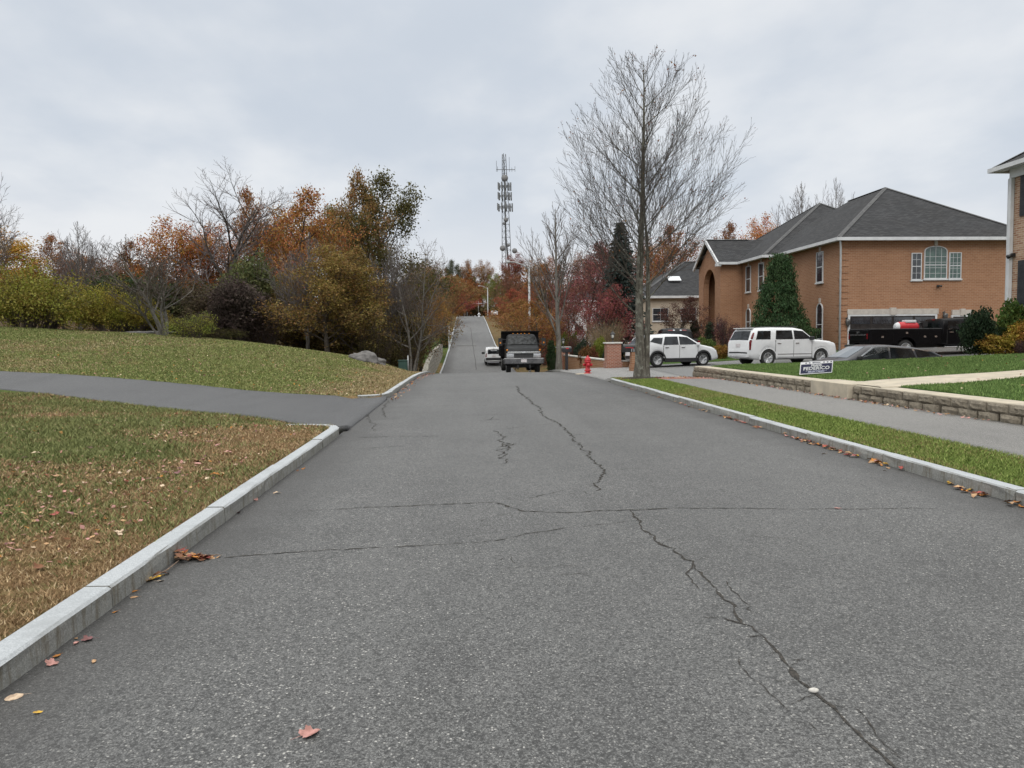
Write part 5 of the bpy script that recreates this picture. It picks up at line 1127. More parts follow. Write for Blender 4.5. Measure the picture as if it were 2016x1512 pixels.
def pillar(px0, px1, top, Y, label, lab2, plinth=True, cap=M_CAP):
    x0, x1 = XO(px0, Y), XO(px1, Y); c = (x0+x1)/2; w = x1-x0; b = H(c, Y); z = float(at((px0+px1)/2, top, Y)[2])
    t = thing('brick_pillar', label, 'pillar', (c, Y+w/2, b)); m = MB(); m.bb(x0, x1, Y, Y+w, b-.3, z-.07)
    if plinth: m.bb(x0-.05, x1+.05, Y-.05, Y+w+.05, b-.3, b+.32)
    m.build('shaft', M_BRICKR, t); k = MB(); k.bb(x0-.07, x1+.07, Y-.07, Y+w+.07, z-.07, z+.01); k.build('cap', cap, t, bevel=.01)
    if lab2: lantern(c, Y+w/2, z+.01, lab2, 1.0)
    return x0, x1, z
pa = pillar(1195, 1223, 674, 40, 'brick gate pillar with a stepped base at the end of the low brick wall', 'black lantern on the brick gate pillar beside the low brick wall')
pillar(1244, 1266, 674, 41, 'brick gate pillar hidden behind the pier mailbox and the tree', 'black lantern rising behind the mailbox on the brick pier')
pb = pillar(1099, 1122, 683, 50, 'far brick pillar behind the black post mailbox', 'small lantern on the far brick pillar')
def low_wall(label, x0, y0, x1, y1, z0, z1, n=12):
    t = thing('brick_wall', label, 'wall', (x0, y0, H(x0, y0))); d = Vector((x1-x0, y1-y0, 0)).normalized(); nn = Vector((-d.y, d.x, 0))*.12
    for nm, mt_, a, b, k in (('wall_body', M_BRICKR if 0 else M_BRICK, None, -.07, 1.0), ('coping', M_CAP, -.07, .0, 1.3)):
        m = MB(); vs = []
        for i in range(n+1):
            q = i/n; x, y, z = x0+(x1-x0)*q, y0+(y1-y0)*q, z0+(z1-z0)*q
            lo = H(x, y)-.4 if a is None else z+a
            for s, zz in ((-1, lo), (-1, z+b), (1, z+b), (1, lo)): vs.append((x+nn.x*s*k, y+nn.y*s*k, zz))
        m.add(vs, [(i*4+j, i*4+(j+1) % 4, i*4+4+(j+1) % 4, i*4+4+j) for i in range(n) for j in range(4)] + [(3, 2, 1, 0), (n*4, n*4+1, n*4+2, n*4+3)]); m.build(nm, mt_, t)
low_wall('long low brick wall with white coping running back from the gate pillar', pa[0]+.35, 40.2, pb[1]-.3, 50.1, float(at(1195, 709, 40)[2]), float(at(1118, 698, 50)[2]))
low_wall('short brick wall between the gate pillar and the white crossover', pa[1]-.02, 40.4, pa[1]+.55, 40.6, float(at(1226, 709, 40)[2]), float(at(1240, 710, 40)[2]), 3)
M_RED = pm('hydrant red', (.50,.022,.03), (.40,.018,.025), 9, .45)
def hydrant():
    p = (XO(1157, 35.0), 35.0); z = H(*p); s = .86/.80; t = thing('fire_hydrant', 'red fire hydrant at the mouth of the right driveway', 'fire hydrant', (p[0], p[1], z))
    m = MB(); c = (p[0], p[1], z); m.lathe([(.20*s, 0), (.20*s, .05*s), (.13*s, .06*s), (.115*s, .12*s), (.17*s, .13*s), (.17*s, .17*s), (.115*s, .19*s), (.115*s, .46*s), (.13*s, .48*s), (.165*s, .50*s), (.165*s, .56*s)], c, 20); m.build('barrel', M_RED, t)
    m = MB(); m.lathe([(.165*s, .562*s), (.16*s, .60*s), (.13*s, .68*s), (.075*s, .735*s), (.04*s, .745*s), (.04*s, .79*s), (0, .80*s)], c, 20); m.build('bonnet', M_RED, t)
    for dx, dy, r_ in ((-1, 0, .055), (1, 0, .055), (0, -1, .075)):
        m = MB(); ax = 'x' if dx else 'y'; sg = dx or dy; m.lathe([(r_*s, sg*.10*s), (r_*s, sg*.17*s), (r_*1.25*s, sg*.175*s), (r_*1.25*s, sg*.22*s), (.025*s, sg*.225*s), (.025*s, sg*.25*s)], (p[0], p[1], z+.39*s), 12, ax); m.build('nozzle', M_RED, t)
    m = MB()
    for k in range(10): q = 2*PI*k/10; m.box((p[0]+.15*s*math.cos(q), p[1]+.15*s*math.sin(q), z+.575*s), (.03, .03, .04), q)
    m.build('bolt', pm('hydrant bolt', (.16,.02,.02), (.1,.02,.02), 20, .6), t)
    k = MB(); k.lathe([(.42, -.05), (.42, .022), (.0, .024)], (p[0]-.15, p[1], z), 14); [setattr(ch, 'scale', (.86, .86, 1)) for ch in t.children]; setp(k.build('hydrant_pad', M_CONC), 'round worn concrete pad under the red fire hydrant', 'pad')
hydrant()
def text_obj(body, size, M4, mat, parent, name, off=0.0):
    cu = bpy.data.curves.new('text', 'FONT'); cu.body = body; cu.size = size; cu.align_x = 'CENTER'; cu.align_y = 'CENTER'; cu.extrude = .002; cu.offset = off; cu.space_character = 1.06
    o = bpy.data.objects.new('text', cu); C.objects.link(o); bpy.context.view_layer.update()
    me = bpy.data.meshes.new_from_object(o.evaluated_get(bpy.context.evaluated_depsgraph_get())); bpy.data.objects.remove(o); bpy.data.curves.remove(cu)
    me.transform(M4); me.materials.clear(); me.materials.append(mat); return link(name, me, parent)
def mailbox_body(m, x, y, z, L, w, h, axis='x'):
    prof = [(-w/2, 0), (w/2, 0), (w/2, h*.55)] + [(w/2*math.cos(PI*i/8), h*.55+h*.45*math.sin(PI*i/8)) for i in range(1, 8)] + [(-w/2, h*.55)]
    m.prism([(y+a, z+b) for a, b in prof] if axis == 'x' else [(x+a, z+b) for a, b in prof], (x if axis == 'x' else y)-L/2, (x if axis == 'x' else y)+L/2, axis)
def mailboxes():
    x, Y = XO(1115.5, 42), 42.0; b = H(x, Y); zt = float(at(1115, 683.5, Y)[2]); t = thing('mailbox', 'black mailbox on a single black post right of the bare vase shaped tree', 'mailbox', (x, Y, b))
    m = MB(); m.bb(x-.075, x+.075, Y-.075, Y+.075, b-.2, zt-.28); m.bb(x-.2, x+.2, Y-.05, Y+.05, zt-.30, zt-.26); m.build('post', M_BLACK, t, bevel=.01)
    m = MB(); mailbox_body(m, x, Y, zt-.26, .54, .22, .27); m.build('box', M_BLACK, t); m = MB(); m.bb(x-.05, x+.1, Y-.125, Y-.115, zt-.1, zt-.04); m.build('flag', M_RED, t)
    Y = 35.0; x0, x1 = XO(1243.5, Y), XO(1261, Y); c = (x0+x1)/2; b = H(c, Y); zt = float(at(1250, 693.5, Y)[2]); t = thing('mailbox', 'wide black mailbox numbered 11 on a brick pier beside the street tree', 'mailbox', (c, Y+.2, b))
    m = MB(); m.bb(x0, x1, Y, Y+.40, b-.3, zt); m.bb(x0-.03, x1+.03, Y-.03, Y+.43, b-.3, b+.3); m.build('pier', M_BRICK, t)
    xa, xb = XO(1227.5, Y), XO(1263, Y); m = MB(); mailbox_body(m, (xa+xb)/2, Y+.18, zt+.002, xb-xa, .34, .37); bx = m.build('box', M_BLACK, t)
    m = MB(); m.bb(xa+.10, xa+.42, Y+.0, Y+.008, zt+.20, zt+.235); m.bb(xa+.40, xa+.46, Y+.0, Y+.008, zt+.16, zt+.235); m.build('flag', M_RED, t)
    text_obj('11', .19, Matrix(((1, 0, 0, XO(1246, Y)-c), (0, 0, -1, -.198), (0, 1, 0, zt+.09-b), (0, 0, 0, 1))), M_WHITE, t, 'house_number', .004)
    Y = 27.35; x = XO(1265.5, Y); b = H(x, Y); m = MB(); m.bb(x-.085, x+.085, Y-.08, Y+.08, b-.2, float(at(1265, 668, Y)[2])); setp(m.build('granite_post', M_GRAN, bevel=.012), 'square grey granite post standing against the street tree trunk', 'post')
mailboxes()
def yard_sign():
    Y = 20.5; a, b = at(1577, 739, Y), at(1640, 739, Y); c = (a+b)/2; zl = float(lz2(c[0], Y)); w, h = float(b[0]-a[0]), .34; t = thing('yard_sign', 'navy and white campaign yard sign leaning back on the lawn edge above the block wall', 'sign', (c[0], Y, zl), -.05)
    RX = Matrix.Rotation(math.radians(-12), 4, 'X') @ Matrix.Rotation(math.radians(-3), 4, 'Y'); z0 = .05; sk = .22
    def P(u, v, n): q = RX @ Vector((u+sk*(v-h/2), n, 0)); q = RX @ Vector((u+sk*(v-h/2), n, v)); return (q.x, q.y, q.z+z0)
    def slab(m, u0, u1, v0, v1, n0, n1): m.add([P(u, v, n) for n in (n0, n1) for u, v in ((u0, v0), (u1, v0), (u1, v1), (u0, v1))], [(0,1,2,3),(7,6,5,4),(4,5,1,0),(5,6,2,1),(6,7,3,2),(7,4,0,3)])
    m = MB(); slab(m, -w/2, w/2, 0, h, -.006, .006); m.build('panel', pm('sign white', (.72,.72,.74), (.68,.68,.7), 6, .5), t, True)
    m = MB(); slab(m, -w/2+.02, w/2-.02, .018, h*.80, -.008, -.0065); m.build('navy_field', pm('sign navy', (.010,.012,.045), (.013,.015,.05), 8, .5), t, True)
    m = MB()
    for k in (-3, -2, -1, 2, 3, 4): slab(m, k*.1-.02, k*.1+.02, h*.86, h*.94, -.009, -.0065)
    slab(m, -.1, .1, h*.88, h*.93, -.009, -.0065); m.build('star_row', pm('sign navy', (.010,.012,.045)), t, True)
    def text(s, size, v, off=0, mat=None):
        B = RX @ Matrix(((1.25, sk, 0, off+sk*(v-h/2)), (0, 0, -1, -.012), (0, 1, 0, v), (0, 0, 0, 1))); B.translation.z += z0; text_obj(s, size, B, mat, t, 'lettering', .0035)
    W_ = M_WHITE; text('FRANK', .074, h*.675, 0, W_); text('FEDERICO', .122, h*.43, 0, W_); text('* SELECTMAN *', .064, h*.165, 0, pm('sign grey blue', (.40,.42,.52), (.36,.38,.48), 8, .5))
    m = MB()
    for u in (-.2, .2): m.tube([(u, .02, -.12), P(u, h*.5, .012)], .004, 5)
    m.build('stake', pm('wire', (.3,.3,.3), (.2,.2,.2), 9, .5, .8), t, True)
yard_sign()
M_GALV = pm('galvanised steel', (.52,.53,.54), (.44,.45,.46), 3, .45, .5)
M_LAMPW = pm('pale lamp pole', (.42,.43,.43), (.36,.37,.37), 3, .5)
def street_lamp(px, Y, toppx, armpx, armpy, label, r_=.09):
    x = XO(px, Y); b = H(x, Y); zt = float(at(px, toppx, Y)[2]); e = at(armpx, armpy, Y); t = thing('street_lamp', label, 'street lamp', (x, Y, b)); m = MB(); m.tube([(x, Y, b-.2), (x, Y, b+1), (x, Y, zt)], [r_*1.15, r_*1.1, r_*.75], 10); m.build('pole', M_LAMPW, t)
    if armpx is None: return t
    dx, dz = e[0]-x, e[2]-zt; m = MB(); m.tube([(x, Y, zt-.35), (x+dx*.25, Y, zt+dz*.45-.1), (x+dx*.6, Y, zt+dz*.95), (x+dx*.86, Y, e[2]+.02)], [.07, .06, .05, .045], 8); m.build('arm', M_LAMPW, t)
    m = MB(); m.tube([(x+dx*.82, Y, e[2]+.03), (x+dx*.9, Y, e[2]), (x+dx, Y, e[2]-.02)], [.07, .15, .06], 8); m.build('lamp_head', M_LAMPW, t); return t
street_lamp(1043, 70, 523, 996, 516, 'near street lamp with a long arm, rising behind the dump truck', .12)
street_lamp(961.5, 188, 566, 941, 563, 'second street lamp near the top of the far road', .15)
street_lamp(921, 232, 557, 917, 556, 'far pale lamp pole left of the road top', .15)
def misc_far():
    Y = 206; x = XO(943, Y); b = H(x, Y); t = thing('road_sign', 'small white double blade sign on a post at the road top', 'sign', (x, Y, b)); m = MB(); m.tube([(x, Y, b), (x, Y, float(at(943, 591, Y)[2]))], .05, 6); m.build('post', M_GALV, t)
    z = float(at(943, 597.5, Y)[2]); m = MB(); m.bb(x-1.2, x+1.1, Y-.1, Y-.05, z-.09, z+.10); m.build('blade', M_GALV, t)
    Y = 104; x = XO(884.5, Y); b = H(x, Y); t = thing('post_mailbox', 'white mailbox on a tall white post beside the far road', 'mailbox', (x, Y, b)); zt = float(at(884, 645, Y)[2]); m = MB(); m.bb(x-.08, x+.08, Y-.08, Y+.08, b-.3, zt); m.lathe([(.16, zt), (.0, zt+.2)], (x, Y, 0), 6); m.build('post', M_WHITE, t); m = MB(); mailbox_body(m, x+.25, Y, float(at(886, 659, Y)[2]), .55, .3, .36); m.build('box', M_WHITE, t)
    Y = 196; x = XO(944, Y); z = H(x, Y)+.1; t = thing('fire_hydrant', 'tiny white fire hydrant at the top of the far road', 'fire hydrant', (x, Y, z)); m = MB(); m.lathe([(.3, 0), (.3, .1), (.2, .12), (.2, .7), (.28, .74), (.28, .8), (.15, 1.05), (0, 1.1)], (x, Y, z), 10); m.build('barrel', M_WHITE, t); m = MB(); m.lathe([(.1, -.4), (.1, .4)], (x, Y, z+.6), 8, 'x'); m.build('nozzle', M_WHITE, t)
    # block wall beside the far road
    m = MB(); n = 40; vs = []; rr = np.random.default_rng(4)
    for i in range(n+1):
        Y = 55+42*i/n; x = RL-.55+float(roff(Y)); top = float(np.interp(Y, [55, 63, 74, 84, 97], [-.75, -.1, .42, .75, 1.05])); j = rr.normal(0, .02)
        for a, z in ((.0, -3.2), (-.05+j, top-.04), (-.08, top), (-.42, top+.01), (-.45, -3.2)): vs.append((x+a, Y, z))
    m.add(vs, [(i*5+k, i*5+k+1, i*5+k+6, i*5+k+5) for i in range(n) for k in range(4)] + [(0, 1, 2, 3, 4), (n*5+4, n*5+3, n*5+2, n*5+1, n*5)])
    setp(m.build('stone_wall', brickmat('rough stone', (.28,.265,.225), (.36,.34,.29), (.17,.155,.13), .7, .32, .02)), 'grey stone block retaining wall curving beside the far road', 'wall')
    for (px, py, Y, w, h, d, lab, sd) in ((716, 716, 38.4, .95, .55, .8, 'larger grey boulder bedded in the grass mound', 1), (744, 722, 38.8, .55, .30, .5, 'smaller flat grey boulder right of the larger one', 2), (290, 664, 40.0, 2.6, .16, .8, 'flat pale rock ledge under the yellow green bush', 3)):
        x = XO(px, Y); b = H(x, Y); bm = bmesh.new(); bmesh.ops.create_icosphere(bm, subdivisions=4, radius=1); r = np.random.default_rng(sd); m = MB(); V = []
        for v in bm.verts:
            q = np.array(v.co); k = 1+.12*math.sin(q[0]*4+sd)*math.sin(q[1]*5)+.10*math.sin(q[2]*6+q[0]*3+sd)+.03*r.normal(); V.append((x+q[0]*w*k*.75, Y+q[1]*d*k, b-h*.05+q[2]*h*.8*k))
        m.add(V, [[v.index for v in f.verts] for f in bm.faces], 0, True); bm.free(); setp(m.build('boulder', pm('boulder', (.15,.142,.136), (.085,.08,.076), 3.5, .95, bmp=.8)), lab, 'boulder')
    Y = 44; x = XO(793, Y); b = H(x, Y); m = MB(); m.bb(x-.25, x+.25, Y-.2, Y+.2, b-.1, b+.55); m.bb(x-.28, x+.28, Y-.23, Y+.23, b+.55, b+.62); setp(m.build('utility_box', pm('utility green', (.03,.075,.06), (.025,.06,.05), 6, .5), bevel=.02), 'small dark green utility box at the foot of the woods', 'utility box')
    m = MB(); x = XO(803, Y); m.tube([(x, Y, b-.1), (x, Y, b+.85)], .035, 6); m.lathe([(.035, b+.85), (.0, b+.9)], (x, Y, 0), 6); setp(m.build('marker_post', M_WHITE), 'thin white marker post beside the green utility box', 'post')
    # radio mast
    Y = 300.0; x = XO(999, Y); b = H(x, Y); zt = float(at(996, 303, Y)[2]); t = thing('radio_mast', 'tall steel lattice radio mast with antenna rings above the far trees', 'mast', (x, Y, b)); Hh = zt-b
    def leg(q, k): rr_ = 2.0*(1-q)**.9*(1 if q < .62 else 1)+.75; a = 2*PI*k/3+.35; return (x-.9*q+.3+rr_*math.cos(a), Y+rr_*math.sin(a), b+Hh*q)
    L = 26
    for k in range(3):
        m = MB(); m.tube([leg(i/L, k) for i in range(L+1)], .13, 5); m.build('leg', M_MAST, t)
    m = MB()
    for i in range(L):
        for k in range(3): m.tube([leg(i/L, k), leg((i+1)/L, (k+1) % 3)], .05, 3); m.tube([leg(i/L, k), leg(i/L, (k+1) % 3)], .05, 3)
    m.tube([leg(0, 0), tuple(np.mean([leg(.5, k) for k in range(3)], 0)), tuple(np.mean([leg(.97, k) for k in range(3)], 0))], [.35, .35, .2], 5); m.build('lattice', M_MAST, t)
    def cen(py): q = (float(at(996, py, Y)[2])-b)/Hh; c = np.mean([leg(q, k) for k in range(3)], 0); return c
    for py, R_ in ((367, 2.4), (386, 2.5), (408, 2.8)):
        c = cen(py); m = MB()
        for k in range(12): a = 2*PI*k/12; m.tube([(c[0]+R_*math.cos(a), c[1]+R_*math.sin(a), c[2]), (c[0]+R_*math.cos(a+PI/6), c[1]+R_*math.sin(a+PI/6), c[2])], .09, 4); m.tube([(c[0], c[1], c[2]), (c[0]+R_*math.cos(a), c[1]+R_*math.sin(a), c[2])], .06, 3)
        m.build('antenna_ring', M_MAST, t)
        for k in range(11): a = 2*PI*k/11+.2; m = MB(); m.box((c[0]+R_*1.04*math.cos(a), c[1]+R_*1.04*math.sin(a), c[2]+.3*((k % 3)-1)), (.42, .42, 2.7), a); m.build('panel_antenna', pm('antenna grey', (.20,.21,.215), (.15,.155,.16), 3, .6), t)
    c = cen(334); m = MB(); m.tube([(c[0]-3, c[1], c[2]), (c[0]+4.2, c[1], c[2])], .12, 4)
    for dx, h in ((-3, 3.4), (-2.6, 1.2), (2, 4.8), (4.2, 1.3), (3, .8)): m.tube([(c[0]+dx, c[1], c[2]-.8), (c[0]+dx, c[1], c[2]+h)], .07, 4)
    m.build('whip_antenna', M_MAST, t)
    for px, py, R_ in ((993.5, 351, 1.3), (996, 433, .9), (989.5, 489, 1.1), (1013, 494, 1.0), (992, 440, .5), (1001, 483, .6)):
        p = at(px, py, Y-1.5); m = MB(); m.lathe([(0, .5), (R_*.6, .3), (R_, -.1), (R_*1.02, -.5), (0, -.62)], tuple(p), 14, 'y'); m.build('dish', pm('grey dish', (.20,.20,.20), (.15,.15,.15), 3, .6), t)
M_MAST = pm('mast steel', (.11,.115,.12), (.08,.085,.09), 3, .6)
misc_far()
# ---------------------------------------------------------------- vehicles
def paint(name, c, rough=.25, coat=.6, spec=.5): return pm(name, c, tuple(q*.93 for q in c), 1.5, rough, coat=coat, spec=spec)
P_WHITE, P_GREY, P_BLACK = paint('white car paint', (.70,.71,.72)), paint('grey car paint', (.050,.051,.058), .3, .15, .35), paint('black car paint', (.004,.004,.005), .35, 0, .15)
M_TYRE = pm('tyre rubber', (.016,.016,.016), (.024,.024,.023), 20, .85)
M_RIM = pm('alloy rim', (.52,.53,.54), (.42,.43,.44), 9, .3, .7)
M_TRIM = pm('black plastic trim', (.016,.016,.017), (.024,.024,.025), 9, .6)
M_CGLASS = pm('car glass', (.006,.007,.008), (.022,.025,.028), 2.5, .05, spec=.5)  # lighter blue-grey mottling paints faint reflections into the glass colour
M_WSHIELD = pm('windscreen glass', (.05,.06,.065), (.12,.14,.15), 1.1, .04, spec=.8, coat=.6)
M_WSDARK = pm('dark windscreen', (.003,.004,.004), (.035,.038,.04), 5, .1, spec=.2)  # grey mottling over black: broken reflections painted into the windscreen colour
M_CHROME = pm('chrome', (.62,.63,.65), (.5,.51,.53), 6, .15, .9)
M_TAIL = pm('red lens', (.17,.010,.012), (.10,.006,.008), 9, .15)
M_LENS = pm('clear lens', (.55,.57,.6), (.40,.42,.45), 12, .1, spec=.8)
M_AMBER = pm('amber lens', (.75,.26,.02), (.6,.2,.02), 12, .2)
M_PLATE = pm('licence plate', (.62,.60,.60), (.52,.47,.48), 14, .5)
def wheel(par, x, y, z, r, w, spokes=5, rim=.66, rimmat=None, tyre=None):
    s = 1 if y > 0 else -1; m = MB(); c = (x, y, z); k = w/2
    m.lathe([(r*rim, -k*.8), (r*.9, -k), (r*.97, -k*.82), (r, -k*.5), (r, k*.5), (r*.97, k*.82), (r*.9, k), (r*rim, k*.8)], c, 26, 'y'); t = m.build('wheel', M_TYRE, par, True)
    m = MB(); R_ = r*rim; m.lathe([(R_*1.02, s*k*.82), (R_*.93, s*k*.86), (R_*.9, s*k*.55)], c, 26, 'y'); m.lathe([(0, s*k*.80), (R_*.2, s*k*.78), (R_*.22, s*k*.5)], c, 12, 'y')
    for i in range(spokes):
        a = 2*PI*i/spokes+.3
        for da in (-.17, .17): 
            p = Vector((x+math.cos(a)*R_*.12, y+s*k*.7, z+math.sin(a)*R_*.12)); q = Vector((x+math.cos(a+da)*R_*.95, y+s*k*.76, z+math.sin(a+da)*R_*.95)); m.tube([p, q], [R_*.10, R_*.075], 5)
    m.build('rim', rimmat or M_RIM, t, True)
    m = MB(); m.lathe([(0, s*k*.35), (R_*.98, s*k*.35)], c, 20, 'y'); m.build('brake_disc', M_TRIM, t, True); return t
class Car:
    def __init__(s, name, label, cat, loc, head, L, W, prof, wheels, r, zl=.28, belt=1.05, tum=.17, paint=P_WHITE, group=None, crown=.02, ends=.10):
        s.L, s.W, s.belt, s.tum, s.crown = L, W, belt, tum, crown; s.P = np.array(prof, dtype=float); s.roof = s.P[:, 1].max(); s.wx, s.r, s.zl0, s.ends = wheels, r, zl, ends
        s.t = thing(name, label, cat, loc, head, group); i = int(np.argmax(s.P[:, 1])); s.rear, s.front = s.P[:i+1], s.P[i:]; s.paint = paint
        x0, x1 = s.P[0, 0], s.P[-1, 0]; s.x0, s.x1 = x0, x1
        xs = set(np.round(np.linspace(x0, x1, 44), 3)) | set(np.round(s.P[:, 0], 3))
        for w in wheels: xs |= {round(float(w+q), 3) for q in (r+.07)*np.cos(np.linspace(0, PI, 15))}
        xs = sorted(q for q in xs if x0 <= q <= x1); V = []; rows = 0
        for x in xs:
            zu, zl = s.zu(x), s.zlo(x); zl = min(zl, zu-.08); hh = zu-zl; sec = [(0, zl), (s.hw(x, zl)-.10, zl), (s.hw(x, zl+.05)-.02, zl+min(.05, hh*.2))]
            for f in (.2, .4, .6, .8): z = zl+.05+(hh-.15)*f if hh > .3 else zl+hh*f; sec.append((s.hw(x, z), z))
            e = min(.10, hh*.2); sec += [(s.hw(x, zu-e), zu-e), (s.hw(x, zu)-.045, zu-e*.3), (s.hw(x, zu)-.14, zu), (s.hw(x, zu)*.5, zu+crown*.75), (0, zu+crown)]
            rows = len(sec); V += [(x, y, z) for y, z in sec] + [(x, -y, z) for y, z in sec[1:-1][::-1]]
        k = 2*rows-2; n = len(xs); m = MB(); m.add(V, [(i*k+j, i*k+(j+1) % k, (i+1)*k+(j+1) % k, (i+1)*k+j) for i in range(n-1) for j in range(k)] + [list(range(k)), list(range((n-1)*k, n*k))], 0, True)
        s.body = m.build('body', paint, s.t, True)
        m = MB(); m.bb(x0+.25, x1-.25, -W*.36, W*.36, zl-.06, zl+.30); m.build('underbody', M_TRIM, s.t, True)
        for w in wheels:
            for sg in (-1, 1): wheel(s.t, w, sg*(W/2-.13), r, r, .24)
    def zu(s, x): return float(np.interp(x, s.P[:, 0], s.P[:, 1]))
    def zlo(s, x):
        z = s.zl0 + .10*max(0, (abs(x-(s.x0+s.x1)/2)-(s.x1-s.x0)/2+.45)/.45)
        for w in s.wx:
            q = (s.r+.07)**2-(x-w)**2
            if q > 0: z = max(z, s.r+math.sqrt(q))
        return z
    def hw(s, x, z):
        e = max(0, (s.x0+.75-x)/.75, (x-(s.x1-.85))/.85); p = 1-s.ends*min(e, 1)**2; b = s.belt
        q = 1-.035*((b-z)/b)**2 if z < b else 1-s.tum*(z-b)/max(s.roof-b, .1); return s.W/2*p*q
    def side(s, nm, poly, mat, off=.012, both=True, par=None, dens=3):
        for sg in ((-1, 1) if both else (-1,)):
            pts = []
            for i in range(len(poly)):
                a, b = np.array(poly[i]), np.array(poly[(i+1) % len(poly)])
                for k in range(dens): pts.append(a+(b-a)*k/dens)
            m = MB(); c = np.mean(pts, 0); n = len(pts); V = [(c[0], sg*(s.hw(*c)+off), c[1])] + [(p[0], sg*(s.hw(*p)+off), p[1]) for p in pts] + [(p[0], sg*(s.hw(*p)-.03), p[1]) for p in pts]
            m.add(V, [(0, 1+i, 1+(i+1) % n) for i in range(n)] + [(1+i, 1+n+i, 1+n+(i+1) % n, 1+(i+1) % n) for i in range(n)]); o = m.build(nm, mat, par or s.t, True)
        return o
    def face(s, nm, poly, mat, end='front', off=.012, par=None, mirror=False, dens=4):
        prof = s.front if end == 'front' else s.rear
        zz = prof[:, 1]; xx = prof[:, 0]
        fx = (lambda z: float(np.interp(-z, -zz, xx))) if end == 'front' else (lambda z: float(np.interp(z, zz, xx)))
        sg = 1 if end == 'front' else -1
        for mir in ((1, -1) if mirror else (1,)):
            pts = []
            for i in range(len(poly)):
                a, b = np.array(poly[i]), np.array(poly[(i+1) % len(poly)])
                for k in range(dens): pts.append(a+(b-a)*k/dens)
            c = np.mean(pts, 0); n = len(pts); m = MB(); f = lambda p, o: (fx(p[1])+sg*o, mir*p[0], p[1]+o*.8+s.crown*(1-min(1, abs(p[0])/(s.W*.4)))*.9)
            m.add([f(c, off)] + [f(p, off) for p in pts] + [f(p, off-.06) for p in pts], [(0, 1+i, 1+(i+1) % n) for i in range(n)] + [(1+i, 1+n+i, 1+n+(i+1) % n, 1+(i+1) % n) for i in range(n)]); o = m.build(nm, mat, par or s.t, True)
        return o
    def box(s, nm, c, d, mat, rz=0, bev=.01, par=None):
        m = MB(); m.box(c, d, rz); return m.build(nm, mat, par or s.t, True, bevel=bev)
    def arches(s, mat, w=.07, off=.008):
        for x in s.wx:
            for sg in (-1, 1):
                m = MB(); n = 18; V = []
                for i in range(n+1):
                    a = -.15+(PI+.3)*i/n
                    for q in (s.r+.05, s.r+.05+w): px, pz = x+q*math.cos(a), max(s.r+q*math.sin(a), .16); V.append((px, sg*(s.hw(px, pz)+off), pz)); V.append((px, sg*(s.hw(px, pz)-.12), pz))
                m.add(V, [(i*4+a, i*4+b, i*4+4+b, i*4+4+a) for i in range(n) for a, b in ((0, 2), (0, 1), (2, 3))]); m.build('arch_trim', mat, s.t, True)
    def doors(s, xs, z0, z1, handle_z):
        for x in xs: s.side('door_seam', [(x-.01, z0), (x+.01, z0), (x+.01, z1), (x-.01, z1)], M_TRIM, .007)
        for a, b in zip(xs[:-1], xs[1:]):
            o = s.side('door', [(a+.012, z0), (b-.012, z0), (b-.012, z1), (a+.012, z1)], s.paint, .004)
            for sg in (-1, 1): s.box('door_handle', (a+.20, sg*(s.hw(a+.2, handle_z)+.02), handle_z), (.2, .035, .035), M_CHROME, bev=0)
    def mirrors(s, x, z, mat, d=(.14, .2, .15)):
        for sg in (-1, 1): s.box('mirror', (x, sg*(s.hw(x, z)+d[1]*.55), z), d, mat, bev=.03)
def hpt(px, Y): x = XO(px, Y); return (x, Y, H(x, Y)+.012)
D = math.radians
